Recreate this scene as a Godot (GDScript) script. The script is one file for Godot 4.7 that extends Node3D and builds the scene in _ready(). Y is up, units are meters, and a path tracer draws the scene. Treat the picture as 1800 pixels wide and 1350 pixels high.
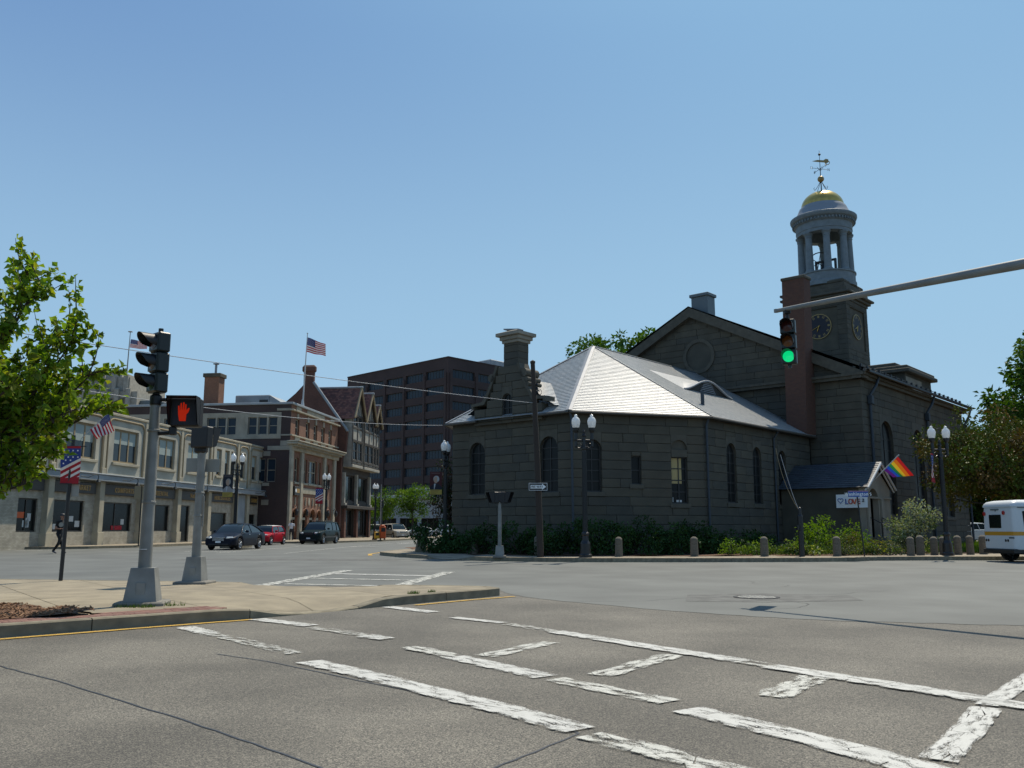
extends Node3D
# An American street crossing on a clear noon: granite church with a gilded lantern, shops on the left, painted crossing in front.

class MB:
	var v := PackedVector3Array()
	var n := PackedVector3Array()
	var t := PackedVector2Array()
	var c := PackedColorArray()
	var col := Color.WHITE
	var tinted := false
	var xf := Transform3D()
	func p(a: Vector3, nn: Vector3, uv := Vector2.ZERO) -> void:
		v.append(xf * a)
		n.append((xf.basis * nn).normalized())
		t.append(uv)
		c.append(col)
	func tri(a: Vector3, b: Vector3, d: Vector3, ua := Vector2.ZERO, ub := Vector2.ZERO, ud := Vector2.ZERO) -> void:
		var nn := (b - a).cross(d - a)
		p(a, nn, ua); p(d, nn, ud); p(b, nn, ub)
	func quad(a: Vector3, b: Vector3, d: Vector3, e: Vector3) -> void:
		var nn := (b - a).cross(e - a)
		if nn.length_squared() < 1e-14: nn = (d - b).cross(e - b)
		p(a, nn, Vector2(0, 1)); p(d, nn, Vector2(1, 0)); p(b, nn, Vector2(1, 1))
		p(a, nn, Vector2(0, 1)); p(e, nn, Vector2(0, 0)); p(d, nn, Vector2(1, 0))
	func bx(lo: Vector3, hi: Vector3) -> void:
		var A := Vector3(lo.x, lo.y, lo.z); var B := Vector3(hi.x, lo.y, lo.z); var C := Vector3(hi.x, hi.y, lo.z); var D := Vector3(lo.x, hi.y, lo.z)
		var E := Vector3(lo.x, lo.y, hi.z); var F := Vector3(hi.x, lo.y, hi.z); var G := Vector3(hi.x, hi.y, hi.z); var H := Vector3(lo.x, hi.y, hi.z)
		quad(E, F, G, H); quad(B, A, D, C); quad(A, E, H, D); quad(F, B, C, G); quad(H, G, C, D); quad(A, B, F, E)
	func cbx(lo: Vector3, hi: Vector3, b: float) -> void:   # box with its four front (z+) edges chamfered
		var z := hi.z - b
		bx5(lo, Vector3(hi.x, hi.y, z))
		var a := [Vector3(lo.x, lo.y, z), Vector3(hi.x, lo.y, z), Vector3(hi.x, hi.y, z), Vector3(lo.x, hi.y, z)]
		var i := [Vector3(lo.x + b, lo.y + b, hi.z), Vector3(hi.x - b, lo.y + b, hi.z), Vector3(hi.x - b, hi.y - b, hi.z), Vector3(lo.x + b, hi.y - b, hi.z)]
		quad(i[0], i[1], i[2], i[3])
		for k in 4: quad(a[k], a[(k + 1) % 4], i[(k + 1) % 4], i[k])
	func bx5(lo: Vector3, hi: Vector3) -> void:   # no front
		quad(Vector3(lo.x, lo.y, lo.z), Vector3(lo.x, lo.y, hi.z), Vector3(lo.x, hi.y, hi.z), Vector3(lo.x, hi.y, lo.z))
		quad(Vector3(hi.x, lo.y, hi.z), Vector3(hi.x, lo.y, lo.z), Vector3(hi.x, hi.y, lo.z), Vector3(hi.x, hi.y, hi.z))
		quad(Vector3(lo.x, hi.y, hi.z), Vector3(hi.x, hi.y, hi.z), Vector3(hi.x, hi.y, lo.z), Vector3(lo.x, hi.y, lo.z))
		quad(Vector3(lo.x, lo.y, lo.z), Vector3(hi.x, lo.y, lo.z), Vector3(hi.x, lo.y, hi.z), Vector3(lo.x, lo.y, hi.z))
		quad(Vector3(hi.x, lo.y, lo.z), Vector3(lo.x, lo.y, lo.z), Vector3(lo.x, hi.y, lo.z), Vector3(hi.x, hi.y, lo.z))
	func rbx(lo: Vector3, hi: Vector3, r: float) -> void:   # box with all twelve edges chamfered
		var m := (lo + hi) / 2; var h := (hi - lo) / 2
		r = minf(r, minf(h.x, minf(h.y, h.z)) * 0.98)
		for ax in 3:
			for s in [-1.0, 1.0]:
				var u := (ax + 1) % 3; var w := (ax + 2) % 3
				var f := []
				for k in [[-1, -1], [1, -1], [1, 1], [-1, 1]]:
					var q := Vector3.ZERO
					q[ax] = s * h[ax]; q[u] = k[0] * (h[u] - r); q[w] = k[1] * (h[w] - r)
					f.append(m + q)
				if s > 0: quad(f[0], f[1], f[2], f[3])
				else: quad(f[3], f[2], f[1], f[0])
				for s2 in [-1.0, 1.0]:   # edges between axis ax and axis u
					var e := []
					for k in [[0, -1], [0, 1], [1, 1], [1, -1]]:
						var q := Vector3.ZERO
						q[ax] = s * (h[ax] - (r if k[0] else 0.0)); q[u] = s2 * (h[u] - (0.0 if k[0] else r)); q[w] = k[1] * (h[w] - r)
						e.append(m + q)
					if s * s2 > 0: quad(e[3], e[2], e[1], e[0])
					else: quad(e[0], e[1], e[2], e[3])
		for sx in [-1.0, 1.0]:
			for sy in [-1.0, 1.0]:
				for sz in [-1.0, 1.0]:
					var a := m + Vector3(sx * h.x, sy * (h.y - r), sz * (h.z - r)); var b := m + Vector3(sx * (h.x - r), sy * h.y, sz * (h.z - r)); var d := m + Vector3(sx * (h.x - r), sy * (h.y - r), sz * h.z)
					if sx * sy * sz > 0: tri(a, b, d)
					else: tri(a, d, b)
	func grid(rows: Array, flip := false, wrap := false) -> void:   # smooth surface through rows of points
		var R := rows.size(); var C: int = rows[0].size()
		var nn := []
		for i in R:
			var line := PackedVector3Array()
			for j in C:
				var i0 := maxi(i - 1, 0); var i1 := mini(i + 1, R - 1)
				var j0 := j - 1; var j1 := j + 1
				if wrap:
					j0 = (C - 2) if j == 0 else j - 1
					j1 = 1 if j == C - 1 else j + 1
				else:
					j0 = maxi(j0, 0); j1 = mini(j1, C - 1)
				var q: Vector3 = (rows[i1][j] - rows[i0][j]).cross(rows[i][j1] - rows[i][j0])
				if q.length_squared() < 1e-16:
					var ii := i + 1 if i == 0 else i - 1
					q = (rows[i1][j] - rows[i0][j]).cross(rows[ii][j1] - rows[ii][j0])
				line.append(-q if flip else q)
			nn.append(line)
		for i in R - 1:
			for j in C - 1:
				var idx := [[i, j], [i + 1, j], [i + 1, j + 1], [i, j + 1]]
				var o := [0, 2, 1, 0, 3, 2] if not flip else [0, 1, 2, 0, 2, 3]
				for k in o:
					var a: int = idx[k][0]; var b: int = idx[k][1]
					p(rows[a][b], nn[a][b], Vector2(float(b) / (C - 1), float(a) / (R - 1)))
	func lathe(prof: Array, seg := 16, at := Vector3.ZERO, cap := true) -> void:   # [radius, y] from the bottom up
		for k in prof.size() - 1:   # band by band, so that creases stay crisp
			var rows := []
			for m in 2:
				var line := PackedVector3Array()
				for j in seg + 1:
					var a := TAU * j / seg
					line.append(at + Vector3(cos(a) * prof[k + m][0], prof[k + m][1], sin(a) * prof[k + m][0]))
				rows.append(line)
			grid(rows, false, true)
		if cap:
			for e in [0, prof.size() - 1]:
				if prof[e][0] > 0.001:
					for j in seg:
						var a := TAU * j / seg; var b := TAU * (j + 1) / seg
						var y: float = prof[e][1]; var r: float = prof[e][0]
						var A := at + Vector3(cos(a) * r, y, sin(a) * r); var B := at + Vector3(cos(b) * r, y, sin(b) * r)
						if e == 0: tri(at + Vector3(0, y, 0), A, B)
						else: tri(at + Vector3(0, y, 0), B, A)
	func smooth_lathe(prof: Array, seg := 16, at := Vector3.ZERO) -> void:
		var rows := []
		for k in prof.size():
			var line := PackedVector3Array()
			for j in seg + 1:
				var a := TAU * j / seg
				line.append(at + Vector3(cos(a) * prof[k][0], prof[k][1], sin(a) * prof[k][0]))
			rows.append(line)
		grid(rows, false, true)
	func tube(pts: Array, rad, seg := 6) -> void:
		var rows := []
		var side := Vector3.ZERO
		for i in pts.size():
			var d: Vector3 = (pts[mini(i + 1, pts.size() - 1)] - pts[maxi(i - 1, 0)]).normalized()
			if side == Vector3.ZERO: side = d.cross(Vector3.UP if absf(d.y) < 0.9 else Vector3.RIGHT).normalized()
			side = (side - d * side.dot(d)).normalized()
			var o := d.cross(side)
			var r: float = rad[i] if rad is Array else rad
			var line := PackedVector3Array()
			for j in seg + 1:
				var a := TAU * j / seg
				line.append(pts[i] + (side * cos(a) + o * sin(a)) * r)
			rows.append(line)
		grid(rows, true, true)
		for e in [0, pts.size() - 1]:
			for j in seg:
				if e == 0: tri(pts[e], rows[e][j + 1], rows[e][j])
				else: tri(pts[e], rows[e][j], rows[e][j + 1])
	func plate(poly: PackedVector2Array, z0: float, z1: float, sides := true) -> void:   # outline in x, y with thickness in z
		var ids := Geometry2D.triangulate_polygon(poly)
		for k in range(0, ids.size(), 3):
			var a := poly[ids[k]]; var b := poly[ids[k + 1]]; var d := poly[ids[k + 2]]
			if (b - a).cross(d - a) < 0:
				var s := b; b = d; d = s
			tri(Vector3(a.x, a.y, z1), Vector3(b.x, b.y, z1), Vector3(d.x, d.y, z1))
			if sides: tri(Vector3(a.x, a.y, z0), Vector3(d.x, d.y, z0), Vector3(b.x, b.y, z0))
		if sides:
			var cw := Geometry2D.is_polygon_clockwise(poly)
			for k in poly.size():
				var a := poly[k]; var b := poly[(k + 1) % poly.size()]
				if cw: wallq(b, a, z0, z1)
				else: wallq(a, b, z0, z1)
	func wallq(a: Vector2, b: Vector2, z0: float, z1: float) -> void:
		quad(Vector3(a.x, a.y, z0), Vector3(b.x, b.y, z0), Vector3(b.x, b.y, z1), Vector3(a.x, a.y, z1))

var M := {}
var used := {}
var rng := RandomNumberGenerator.new()

func numbered(called: String) -> String:
	used[called] = used.get(called, -1) + 1
	return called if used[called] == 0 else "%s_%03d" % [called, used[called]]
func thing(called: String, label: String, category: String, at := Vector3.ZERO, turn := 0.0, group := "") -> Node3D:
	var o := Node3D.new()
	o.name = numbered(called)
	add_child(o)
	o.position = at
	o.rotation.y = turn
	return tag(o, label, category, group)
func tag(o: Node3D, label: String, category: String, group := "") -> Node3D:
	o.set_meta("label", label); o.set_meta("category", category)
	if group: o.set_meta("group", group)
	return o
func mesh_of(mb: MB) -> ArrayMesh:
	var arr := []
	arr.resize(Mesh.ARRAY_MAX)
	arr[Mesh.ARRAY_VERTEX] = mb.v; arr[Mesh.ARRAY_NORMAL] = mb.n; arr[Mesh.ARRAY_TEX_UV] = mb.t
	if mb.tinted: arr[Mesh.ARRAY_COLOR] = mb.c
	var me := ArrayMesh.new()
	me.add_surface_from_arrays(Mesh.PRIMITIVE_TRIANGLES, arr)
	return me
func inst(called: String, me: Mesh, m: Material, parent: Node = self) -> MeshInstance3D:
	var o := MeshInstance3D.new()
	o.name = called if parent != self else numbered(called)
	o.mesh = me
	o.material_override = m
	parent.add_child(o, true)
	return o
func obj(called: String, mb: MB, m: Material, parent: Node = self, stuff := false) -> MeshInstance3D:
	if mb.v.is_empty(): return null
	var o := inst(called, mesh_of(mb), m, parent)
	if stuff: o.set_meta("kind", "stuff")
	return o
func struct(called: String, mb: MB, m: Material) -> MeshInstance3D:
	var o := obj(called, mb, m)
	o.set_meta("kind", "structure")
	return o
func node(called: String, parent: Node) -> Node3D:
	var o := Node3D.new()
	o.name = called
	parent.add_child(o, true)
	return o
func copy(o: Node3D, called: String, at: Vector3, turn: float, label: String) -> Node3D:
	var r: Node3D = o.duplicate()
	r.name = numbered(called)
	add_child(r)
	r.position = at; r.rotation.y = turn
	r.set_meta("label", label)
	return r
func lin(r: float, g: float, b: float, a := 1.0) -> Color:
	var k := Color(r, g, b).linear_to_srgb()
	k.a = a
	return k
func ramp_tex(freq: float, octaves: int, lo: float, hi: float, sd: int, size := 512, tone := Color.WHITE, kind := FastNoiseLite.TYPE_SIMPLEX_SMOOTH, bite := 0.0) -> NoiseTexture2D:
	var f := FastNoiseLite.new()
	f.seed = sd; f.frequency = freq; f.noise_type = kind
	f.fractal_octaves = octaves
	if octaves == 1: f.fractal_type = FastNoiseLite.FRACTAL_NONE
	var g := Gradient.new()
	g.set_color(0, Color(lo, lo, lo)); g.set_color(1, Color(hi, hi, hi) * tone)
	g.set_offset(0, bite); g.set_offset(1, 1.0 - bite)
	var x := NoiseTexture2D.new()
	x.width = size; x.height = size; x.seamless = true
	x.noise = f; x.color_ramp = g
	return x
func mat(key: String, c: Color, rough := 0.8, tex: Texture2D = null, sc := 1.0, blot: Texture2D = null, sc2 := 0.1, metal := 0.0) -> StandardMaterial3D:
	var m := StandardMaterial3D.new()
	m.resource_name = key
	m.albedo_color = c
	m.roughness = rough
	m.metallic = metal
	if tex:
		m.albedo_texture = tex
		m.uv1_triplanar = true
		m.uv1_scale = Vector3.ONE * sc
	if blot:
		m.detail_enabled = true
		m.detail_albedo = blot
		m.detail_blend_mode = BaseMaterial3D.BLEND_MODE_MUL
		m.detail_uv_layer = BaseMaterial3D.DETAIL_UV_2
		m.uv2_triplanar = true
		m.uv2_scale = Vector3.ONE * sc2
	M[key] = m
	return m
func world_mapped(m: StandardMaterial3D) -> StandardMaterial3D:
	m.uv1_world_triplanar = true; m.uv2_world_triplanar = true
	return m
func bump(m: StandardMaterial3D, tex: Texture2D, cm: float) -> StandardMaterial3D:
	m.heightmap_enabled = true
	m.heightmap_texture = tex
	m.heightmap_scale = cm
	return m
func brick_tex(bw: int, bh: int, nx: int, ny: int, joint: Color, a: Color, b: Color, sd: int) -> ImageTexture:
	var r := RandomNumberGenerator.new()
	r.seed = sd
	var im := Image.create(bw * nx, bh * ny, false, Image.FORMAT_RGB8)
	im.fill(joint)
	for j in ny:
		for i in nx + 1:
			var k := a.lerp(b, r.randf())
			if i == nx: k = im.get_pixel(1, j * bh + 1)
			im.fill_rect(Rect2i(i * bw - (bw / 2 if j % 2 else 0), j * bh, bw - 1, bh - 1), k)
	return ImageTexture.create_from_image(im)

# walls with real openings, in a facade's own axes: x to the right, y up, z out of the wall
func holed_wall(mb: MB, x0: float, x1: float, y0: float, y1: float, holes: Array, deep := 0.18, z := 0.0) -> void:
	var xs := [x0, x1]; var ys := [y0, y1]
	for h in holes:
		for k in [h[0], h[2]]:
			if k > x0 and k < x1 and not xs.has(k): xs.append(k)
		for k in [h[1], h[3]]:
			if k > y0 and k < y1 and not ys.has(k): ys.append(k)
	xs.sort(); ys.sort()
	for i in xs.size() - 1:
		for j in ys.size() - 1:
			var mx: float = (xs[i] + xs[i + 1]) / 2; var my: float = (ys[j] + ys[j + 1]) / 2
			var open := false
			for h in holes:
				if mx > h[0] and mx < h[2] and my > h[1] and my < h[3]: open = true
			if not open: mb.quad(Vector3(xs[i], ys[j], z), Vector3(xs[i + 1], ys[j], z), Vector3(xs[i + 1], ys[j + 1], z), Vector3(xs[i], ys[j + 1], z))
	for h in holes:
		var a := Vector3(h[0], h[1], z); var b := Vector3(h[2], h[1], z); var d := Vector3(h[2], h[3], z); var e := Vector3(h[0], h[3], z)
		var k := Vector3(0, 0, -deep)
		mb.quad(a + k, a, e, e + k); mb.quad(b, b + k, d + k, d); mb.quad(a, a + k, b + k, b); mb.quad(e + k, e, d, d + k)
# one window: frame with its panes, set back in its opening. cols and rows of panes
func window(parent: Node3D, x0: float, y0: float, x1: float, y1: float, back: float, frame: Material, glass: Material, cols := 1, rows := 1, bar := 0.06, xf := Transform3D(), blind: Material = null, called := "window") -> Node3D:
	var f := MB.new(); f.xf = xf
	var zf := -back + 0.07
	f.bx(Vector3(x0, y0, -back), Vector3(x0 + bar, y1, zf)); f.bx(Vector3(x1 - bar, y0, -back), Vector3(x1, y1, zf))
	f.bx(Vector3(x0 + bar, y0, -back), Vector3(x1 - bar, y0 + bar, zf)); f.bx(Vector3(x0 + bar, y1 - bar, -back), Vector3(x1 - bar, y1, zf))
	for i in range(1, cols):
		var x := lerpf(x0, x1, float(i) / cols)
		f.bx(Vector3(x - bar / 2, y0 + bar, -back), Vector3(x + bar / 2, y1 - bar, zf - 0.01))
	for j in range(1, rows):
		var y := lerpf(y0, y1, float(j) / rows)
		f.bx(Vector3(x0 + bar, y - bar / 2, -back), Vector3(x1 - bar, y + bar / 2, zf - 0.02))
	var w := obj(called, f, frame, parent)
	for i in cols:
		var g := MB.new(); g.xf = xf
		var a := lerpf(x0, x1, float(i) / cols) + bar / 2; var b := lerpf(x0, x1, float(i + 1) / cols) - bar / 2
		g.bx(Vector3(a, y0 + bar * 0.6, -back - 0.02), Vector3(b, y1 - bar * 0.6, -back + 0.015))
		obj("pane", g, glass, w)
	if blind:
		var g := MB.new(); g.xf = xf
		g.bx(Vector3(x0 + bar, lerpf(y0, y1, rng.randf_range(0.35, 0.6)), -back + 0.017), Vector3(x1 - bar, y1 - bar, -back + 0.03))
		obj("blind", g, blind, w)
	return w
func lettering(text: String, size: float, m: Material, parent: Node, at: Transform3D, called := "lettering", serif := false, depth := 0.02) -> MeshInstance3D:
	var tm := TextMesh.new()
	tm.text = text
	var f := SystemFont.new()
	f.font_names = PackedStringArray(["Droid Serif" if serif else "Droid Sans"])
	f.font_weight = 700
	tm.font = f
	tm.font_size = 32
	tm.pixel_size = size / 24.0
	tm.depth = depth
	tm.curve_step = 4.0
	var o := inst(called, tm, m, parent)
	o.transform = at
	return o
# a flat sheet over a polygon in the ground plane (x, z), cut in cells, at a given height
func sheet(mb: MB, poly: PackedVector2Array, cell: float, height: Callable) -> void:
	var lo := poly[0]; var hi := poly[0]
	for q in poly:
		lo = lo.min(q); hi = hi.max(q)
	var x := floorf(lo.x / cell) * cell
	while x < hi.x:
		var z := floorf(lo.y / cell) * cell
		while z < hi.y:
			var sq := PackedVector2Array([Vector2(x, z), Vector2(x + cell, z), Vector2(x + cell, z + cell), Vector2(x, z + cell)])
			for part in Geometry2D.intersect_polygons(poly, sq):
				flat(mb, part, height)
			z += cell
		x += cell
func flat(mb: MB, poly: PackedVector2Array, height: Callable) -> void:
	var ids := Geometry2D.triangulate_polygon(poly)
	for k in range(0, ids.size(), 3):
		var q := [poly[ids[k]], poly[ids[k + 1]], poly[ids[k + 2]]]
		var w := []
		for e in q: w.append(Vector3(e.x, height.call(e), e.y))
		if (q[1] - q[0]).cross(q[2] - q[0]) > 0: mb.tri(w[0], w[2], w[1])
		else: mb.tri(w[0], w[1], w[2])
func ribbon(mb: MB, pts: Array, wide: float, y: float, uvlen := 1.0) -> void:   # a strip on the ground along a line of [x, z]
	var acc := 0.0
	for k in pts.size() - 1:
		var a := Vector2(pts[k][0], pts[k][1]); var b := Vector2(pts[k + 1][0], pts[k + 1][1])
		var d0 := (b - a).normalized(); var d1 := d0
		if k > 0: d0 = (b - Vector2(pts[k - 1][0], pts[k - 1][1])).normalized()
		if k < pts.size() - 2: d1 = (Vector2(pts[k + 2][0], pts[k + 2][1]) - a).normalized()
		var n0 := Vector2(-d0.y, d0.x) * wide / 2; var n1 := Vector2(-d1.y, d1.x) * wide / 2
		var L := (b - a).length()
		var P := [a - n0, b - n1, b + n1, a + n0]
		var U := [Vector2(acc, 0), Vector2(acc + L, 0), Vector2(acc + L, wide), Vector2(acc, wide)]
		for o in [[0, 1, 2], [0, 2, 3]]:
			for i in o: mb.p(Vector3(P[i].x, y, P[i].y), Vector3.UP, U[i] * uvlen)
		acc += L

func _ready() -> void:
	rng.seed = 20110604
	# ---- camera, sky, sun, exposure
	var cam := Camera3D.new()
	cam.name = "camera"
	add_child(cam)
	cam.position = Vector3(0, 1.2, 0)
	cam.rotation_degrees = Vector3(9.31, 0, 0)
	cam.fov = 47.07
	cam.near = 0.05
	cam.far = 4000.0
	cam.current = true
	var env := Environment.new()
	env.background_mode = Environment.BG_SKY
	var sky := Sky.new()
	var sm := PanoramaSkyMaterial.new()
	sm.panorama = clear_sky(deg_to_rad(58.0), deg_to_rad(29.0))
	sm.filter = true
	sky.sky_material = sm
	env.sky = sky
	env.tonemap_mode = Environment.TONE_MAPPER_LINEAR
	env.tonemap_exposure = 1.0
	env.sdfgi_enabled = true; env.ssao_enabled = true; env.ssil_enabled = true
	var we := WorldEnvironment.new()
	we.name = "environment"
	we.environment = env
	add_child(we)
	var sun := DirectionalLight3D.new()
	sun.name = "sun"
	add_child(sun)
	sun.light_energy = 1.6
	sun.light_color = Color(1.0, 0.955, 0.88)
	sun.light_angular_distance = 0.5
	sun.shadow_enabled = true
	var el := deg_to_rad(58.0); var az := deg_to_rad(29.0)
	sun.look_at_from_position(Vector3(sin(az) * cos(el), sin(el), -cos(az) * cos(el)) * 50.0, Vector3.ZERO)
	make_materials()
	build_ground()
	build_markings()
	build_church()
	build_shops()
	build_far_buildings()
	build_planting()
	build_trees()
	build_street_furniture()
	build_vehicles()
	build_people()
	build_flags_and_wires()

# a clear sky: paler towards the horizon and round the sun
func clear_sky(el: float, az: float) -> ImageTexture:
	var w := 512; var h := 256
	var im := Image.create(w, h, false, Image.FORMAT_RGBF)
	var to_sun := Vector3(sin(az) * cos(el), sin(el), -cos(az) * cos(el))
	var steps := [[0.0, Vector3(0.425, 0.635, 0.80)], [0.225, Vector3(0.318, 0.522, 0.735)], [0.515, Vector3(0.158, 0.295, 0.555)], [1.0, Vector3(0.09, 0.185, 0.44)]]
	for y in h:
		var up := PI / 2 - PI * (y + 0.5) / h
		var s := sin(up)
		var c := Vector3(0.16, 0.165, 0.16)
		if s >= 0:
			for k in 3:
				if s <= steps[k + 1][0]:
					c = steps[k][1].lerp(steps[k + 1][1], smoothstep(0.0, 1.0, (s - steps[k][0]) / (steps[k + 1][0] - steps[k][0])) * 0.35 + 0.65 * (s - steps[k][0]) / (steps[k + 1][0] - steps[k][0]))
					break
		for x in w:
			var a := TAU * (x + 0.5) / w
			var d := Vector3(sin(a) * cos(up), s, -cos(a) * cos(up))
			var g := 0.0
			if s >= 0: g = exp(-pow(rad_to_deg(d.angle_to(to_sun)) / 30.0, 2.0))
			im.set_pixel(x, y, Color(c.x + 0.24 * g, c.y + 0.40 * g, c.z + 0.36 * g))
	return ImageTexture.create_from_image(im)
func make_materials() -> void:
	var grain := ramp_tex(0.22, 2, 0.82, 1.0, 3)
	var sand := ramp_tex(0.4, 2, 0.80, 1.0, 15, 1024, Color(1.0, 0.98, 0.94), FastNoiseLite.TYPE_VALUE)
	var blot := ramp_tex(0.012, 4, 0.82, 1.0, 7)
	var blot2 := ramp_tex(0.02, 5, 0.76, 1.0, 11, 512, Color.WHITE, FastNoiseLite.TYPE_SIMPLEX_SMOOTH, 0.1)
	var speck := ramp_tex(0.42, 2, 0.30, 1.0, 13, 1024, Color(1.0, 0.965, 0.90), FastNoiseLite.TYPE_VALUE, 0.12)
	M.grain_tex = grain; M.blot_tex = blot; M.blot2_tex = blot2
	world_mapped(mat("old asphalt", lin(0.372, 0.366, 0.332), 0.88, speck, 0.42, ramp_tex(0.01, 5, 0.80, 1.0, 91, 512, Color.WHITE, FastNoiseLite.TYPE_SIMPLEX_SMOOTH, 0.18), 0.07))
	world_mapped(mat("new asphalt", lin(0.170, 0.184, 0.176), 0.80, sand, 0.8, blot, 0.06))
	world_mapped(mat("patch asphalt", lin(0.165, 0.172, 0.165), 0.85, sand, 0.8, blot2, 0.2))
	world_mapped(mat("earth", lin(0.09, 0.075, 0.05), 0.95, grain, 0.8, blot, 0.05))
	world_mapped(mat("tar", lin(0.035, 0.038, 0.045), 0.5, grain, 2.0))
	for k in 3:
		world_mapped(mat("slab%d" % k, lin([0.40, 0.372, 0.41][k], [0.35, 0.325, 0.357][k], [0.25, 0.235, 0.255][k]), 0.9, sand, 0.5, blot, 0.22))
	world_mapped(mat("pavement", lin(0.42, 0.365, 0.275), 0.9, sand, 0.8, blot2, 0.12))
	for k in 3:
		world_mapped(mat("kerb%d" % k, lin([0.34, 0.37, 0.31][k], [0.30, 0.33, 0.28][k], [0.215, 0.235, 0.205][k]), 0.9, sand, 1.2, blot2, 0.4))
	world_mapped(mat("mulch", lin(0.20, 0.105, 0.055), 1.0, grain, 3.0, blot2, 0.8))
	mat("chip", lin(1, 1, 1), 1.0).vertex_color_use_as_albedo = true
	for k in 4:
		mat("paver%d" % k, lin([0.34, 0.29, 0.37, 0.31][k], [0.17, 0.14, 0.20, 0.165][k], [0.12, 0.105, 0.15, 0.13][k]), 0.9, grain, 3.0, blot2, 1.0)
	# granite in four tones; the blocks differ from one another
	for k in 5:
		var t: Array = [[0.118, 0.108, 0.078], [0.106, 0.099, 0.074], [0.126, 0.114, 0.081], [0.098, 0.093, 0.072], [0.119, 0.105, 0.074]][k]
		mat("granite%d" % k, lin(t[0], t[1], t[2]), 0.9, grain, 1.4, blot, 0.12)
	mat("mortar", lin(0.055, 0.052, 0.044), 0.95, grain, 1.0)
	mat("dressed", lin(0.130, 0.118, 0.086), 0.85, grain, 1.6, blot, 0.3)
	mat("slate", lin(1, 1, 1), 0.36)
	M.slate.vertex_color_use_as_albedo = true
	M.slate.metallic_specular = 0.62
	mat("dark slate", lin(0.045, 0.055, 0.065), 0.5, grain, 1.2, blot2, 0.3)
	mat("lead", lin(0.27, 0.30, 0.33), 0.6, grain, 0.8)
	mat("copper", lin(0.14, 0.17, 0.18), 0.5, grain, 0.8, null, 0.1, 0.2)
	mat("gutter", lin(0.085, 0.075, 0.06), 0.6, grain, 0.8)
	mat("downpipe", lin(0.032, 0.044, 0.056), 0.6)
	mat("lantern paint", lin(0.27, 0.325, 0.345), 0.75, grain, 0.9, blot, 0.25)
	mat("gold", lin(0.92, 0.60, 0.16), 0.28, blot, 0.35, grain, 0.9, 1.0)
	mat("dull gold", lin(0.40, 0.29, 0.12), 0.5, grain, 2.0, null, 0.1, 0.6)
	mat("clock face", lin(0.018, 0.02, 0.028), 0.7)
	mat("black iron", lin(0.014, 0.015, 0.017), 0.45, grain, 3.0)
	mat("church glass", lin(0.012, 0.014, 0.014), 0.35).metallic_specular = 0.3
	mat("glass", lin(0.022, 0.03, 0.036), 0.08).metallic_specular = 0.4
	mat("blue glass", lin(0.018, 0.03, 0.045), 0.2).metallic_specular = 0.3
	mat("shop glass", lin(0.010, 0.012, 0.011), 0.15).metallic_specular = 0.3
	mat("clear glass", Color(0.92, 0.96, 0.95, 0.12), 0.03)
	M["clear glass"].transparency = BaseMaterial3D.TRANSPARENCY_ALPHA
	mat("church frame", lin(0.03, 0.03, 0.028), 0.6)
	mat("blind", lin(0.42, 0.33, 0.15), 0.85)
	mat("shade", lin(0.30, 0.36, 0.34), 0.85)
	mat("chimney brick", lin(0.72, 0.72, 0.72), 0.9, brick_tex(12, 5, 14, 34, lin(0.13, 0.10, 0.08), lin(0.155, 0.062, 0.036), lin(0.11, 0.045, 0.03), 2), 0.42)
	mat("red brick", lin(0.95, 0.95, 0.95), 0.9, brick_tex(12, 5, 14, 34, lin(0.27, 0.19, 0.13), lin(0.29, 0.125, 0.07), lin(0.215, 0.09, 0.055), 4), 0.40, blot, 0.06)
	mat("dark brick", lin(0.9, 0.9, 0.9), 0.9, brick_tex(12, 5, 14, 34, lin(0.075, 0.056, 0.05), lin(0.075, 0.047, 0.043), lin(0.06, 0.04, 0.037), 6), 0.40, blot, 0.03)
	mat("tudor brick", lin(0.95, 0.95, 0.95), 0.9, brick_tex(12, 5, 14, 34, lin(0.16, 0.11, 0.085), lin(0.18, 0.07, 0.045), lin(0.12, 0.05, 0.035), 8), 0.40, blot, 0.06)
	mat("cream brick", lin(0.98, 0.98, 0.98), 0.9, brick_tex(20, 6, 10, 30, lin(0.30, 0.27, 0.21), lin(0.52, 0.485, 0.39), lin(0.42, 0.385, 0.30), 10), 0.42, blot, 0.2)
	mat("cream render", lin(0.58, 0.56, 0.46), 0.9, grain, 0.8, blot, 0.08)
	mat("cream trim", lin(0.55, 0.50, 0.37), 0.85, grain, 0.9, blot, 0.1)
	mat("tan trim", lin(0.33, 0.26, 0.155), 0.8, grain, 1.0)
	mat("ledge", lin(0.40, 0.45, 0.48), 0.7, grain, 0.9, blot, 0.1)
	mat("limestone", lin(0.50, 0.46, 0.355), 0.9, grain, 0.8, blot, 0.12)
	mat("grey stone", lin(0.40, 0.37, 0.295), 0.9, grain, 0.8, blot, 0.1)
	mat("white trim", lin(0.62, 0.64, 0.62), 0.7, grain, 1.0)
	mat("sign board", lin(0.025, 0.022, 0.018), 0.5)
	mat("sign gold", lin(0.36, 0.22, 0.06), 0.5)
	mat("tile roof", lin(1, 1, 1), 0.8, grain, 1.5); M["tile roof"].vertex_color_use_as_albedo = true
	mat("timber", lin(0.055, 0.045, 0.036), 0.8, grain, 1.2)
	mat("stucco", lin(0.48, 0.455, 0.38), 0.9, grain, 0.8, blot, 0.2)
	mat("concrete", lin(0.30, 0.29, 0.26), 0.9, sand, 0.9, blot, 0.5)
	mat("galvanised", lin(0.33, 0.335, 0.31), 0.6, grain, 1.6, blot, 0.4, 0.2)
	mat("signal green", lin(0.010, 0.016, 0.014), 0.42, grain, 4.0)
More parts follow.
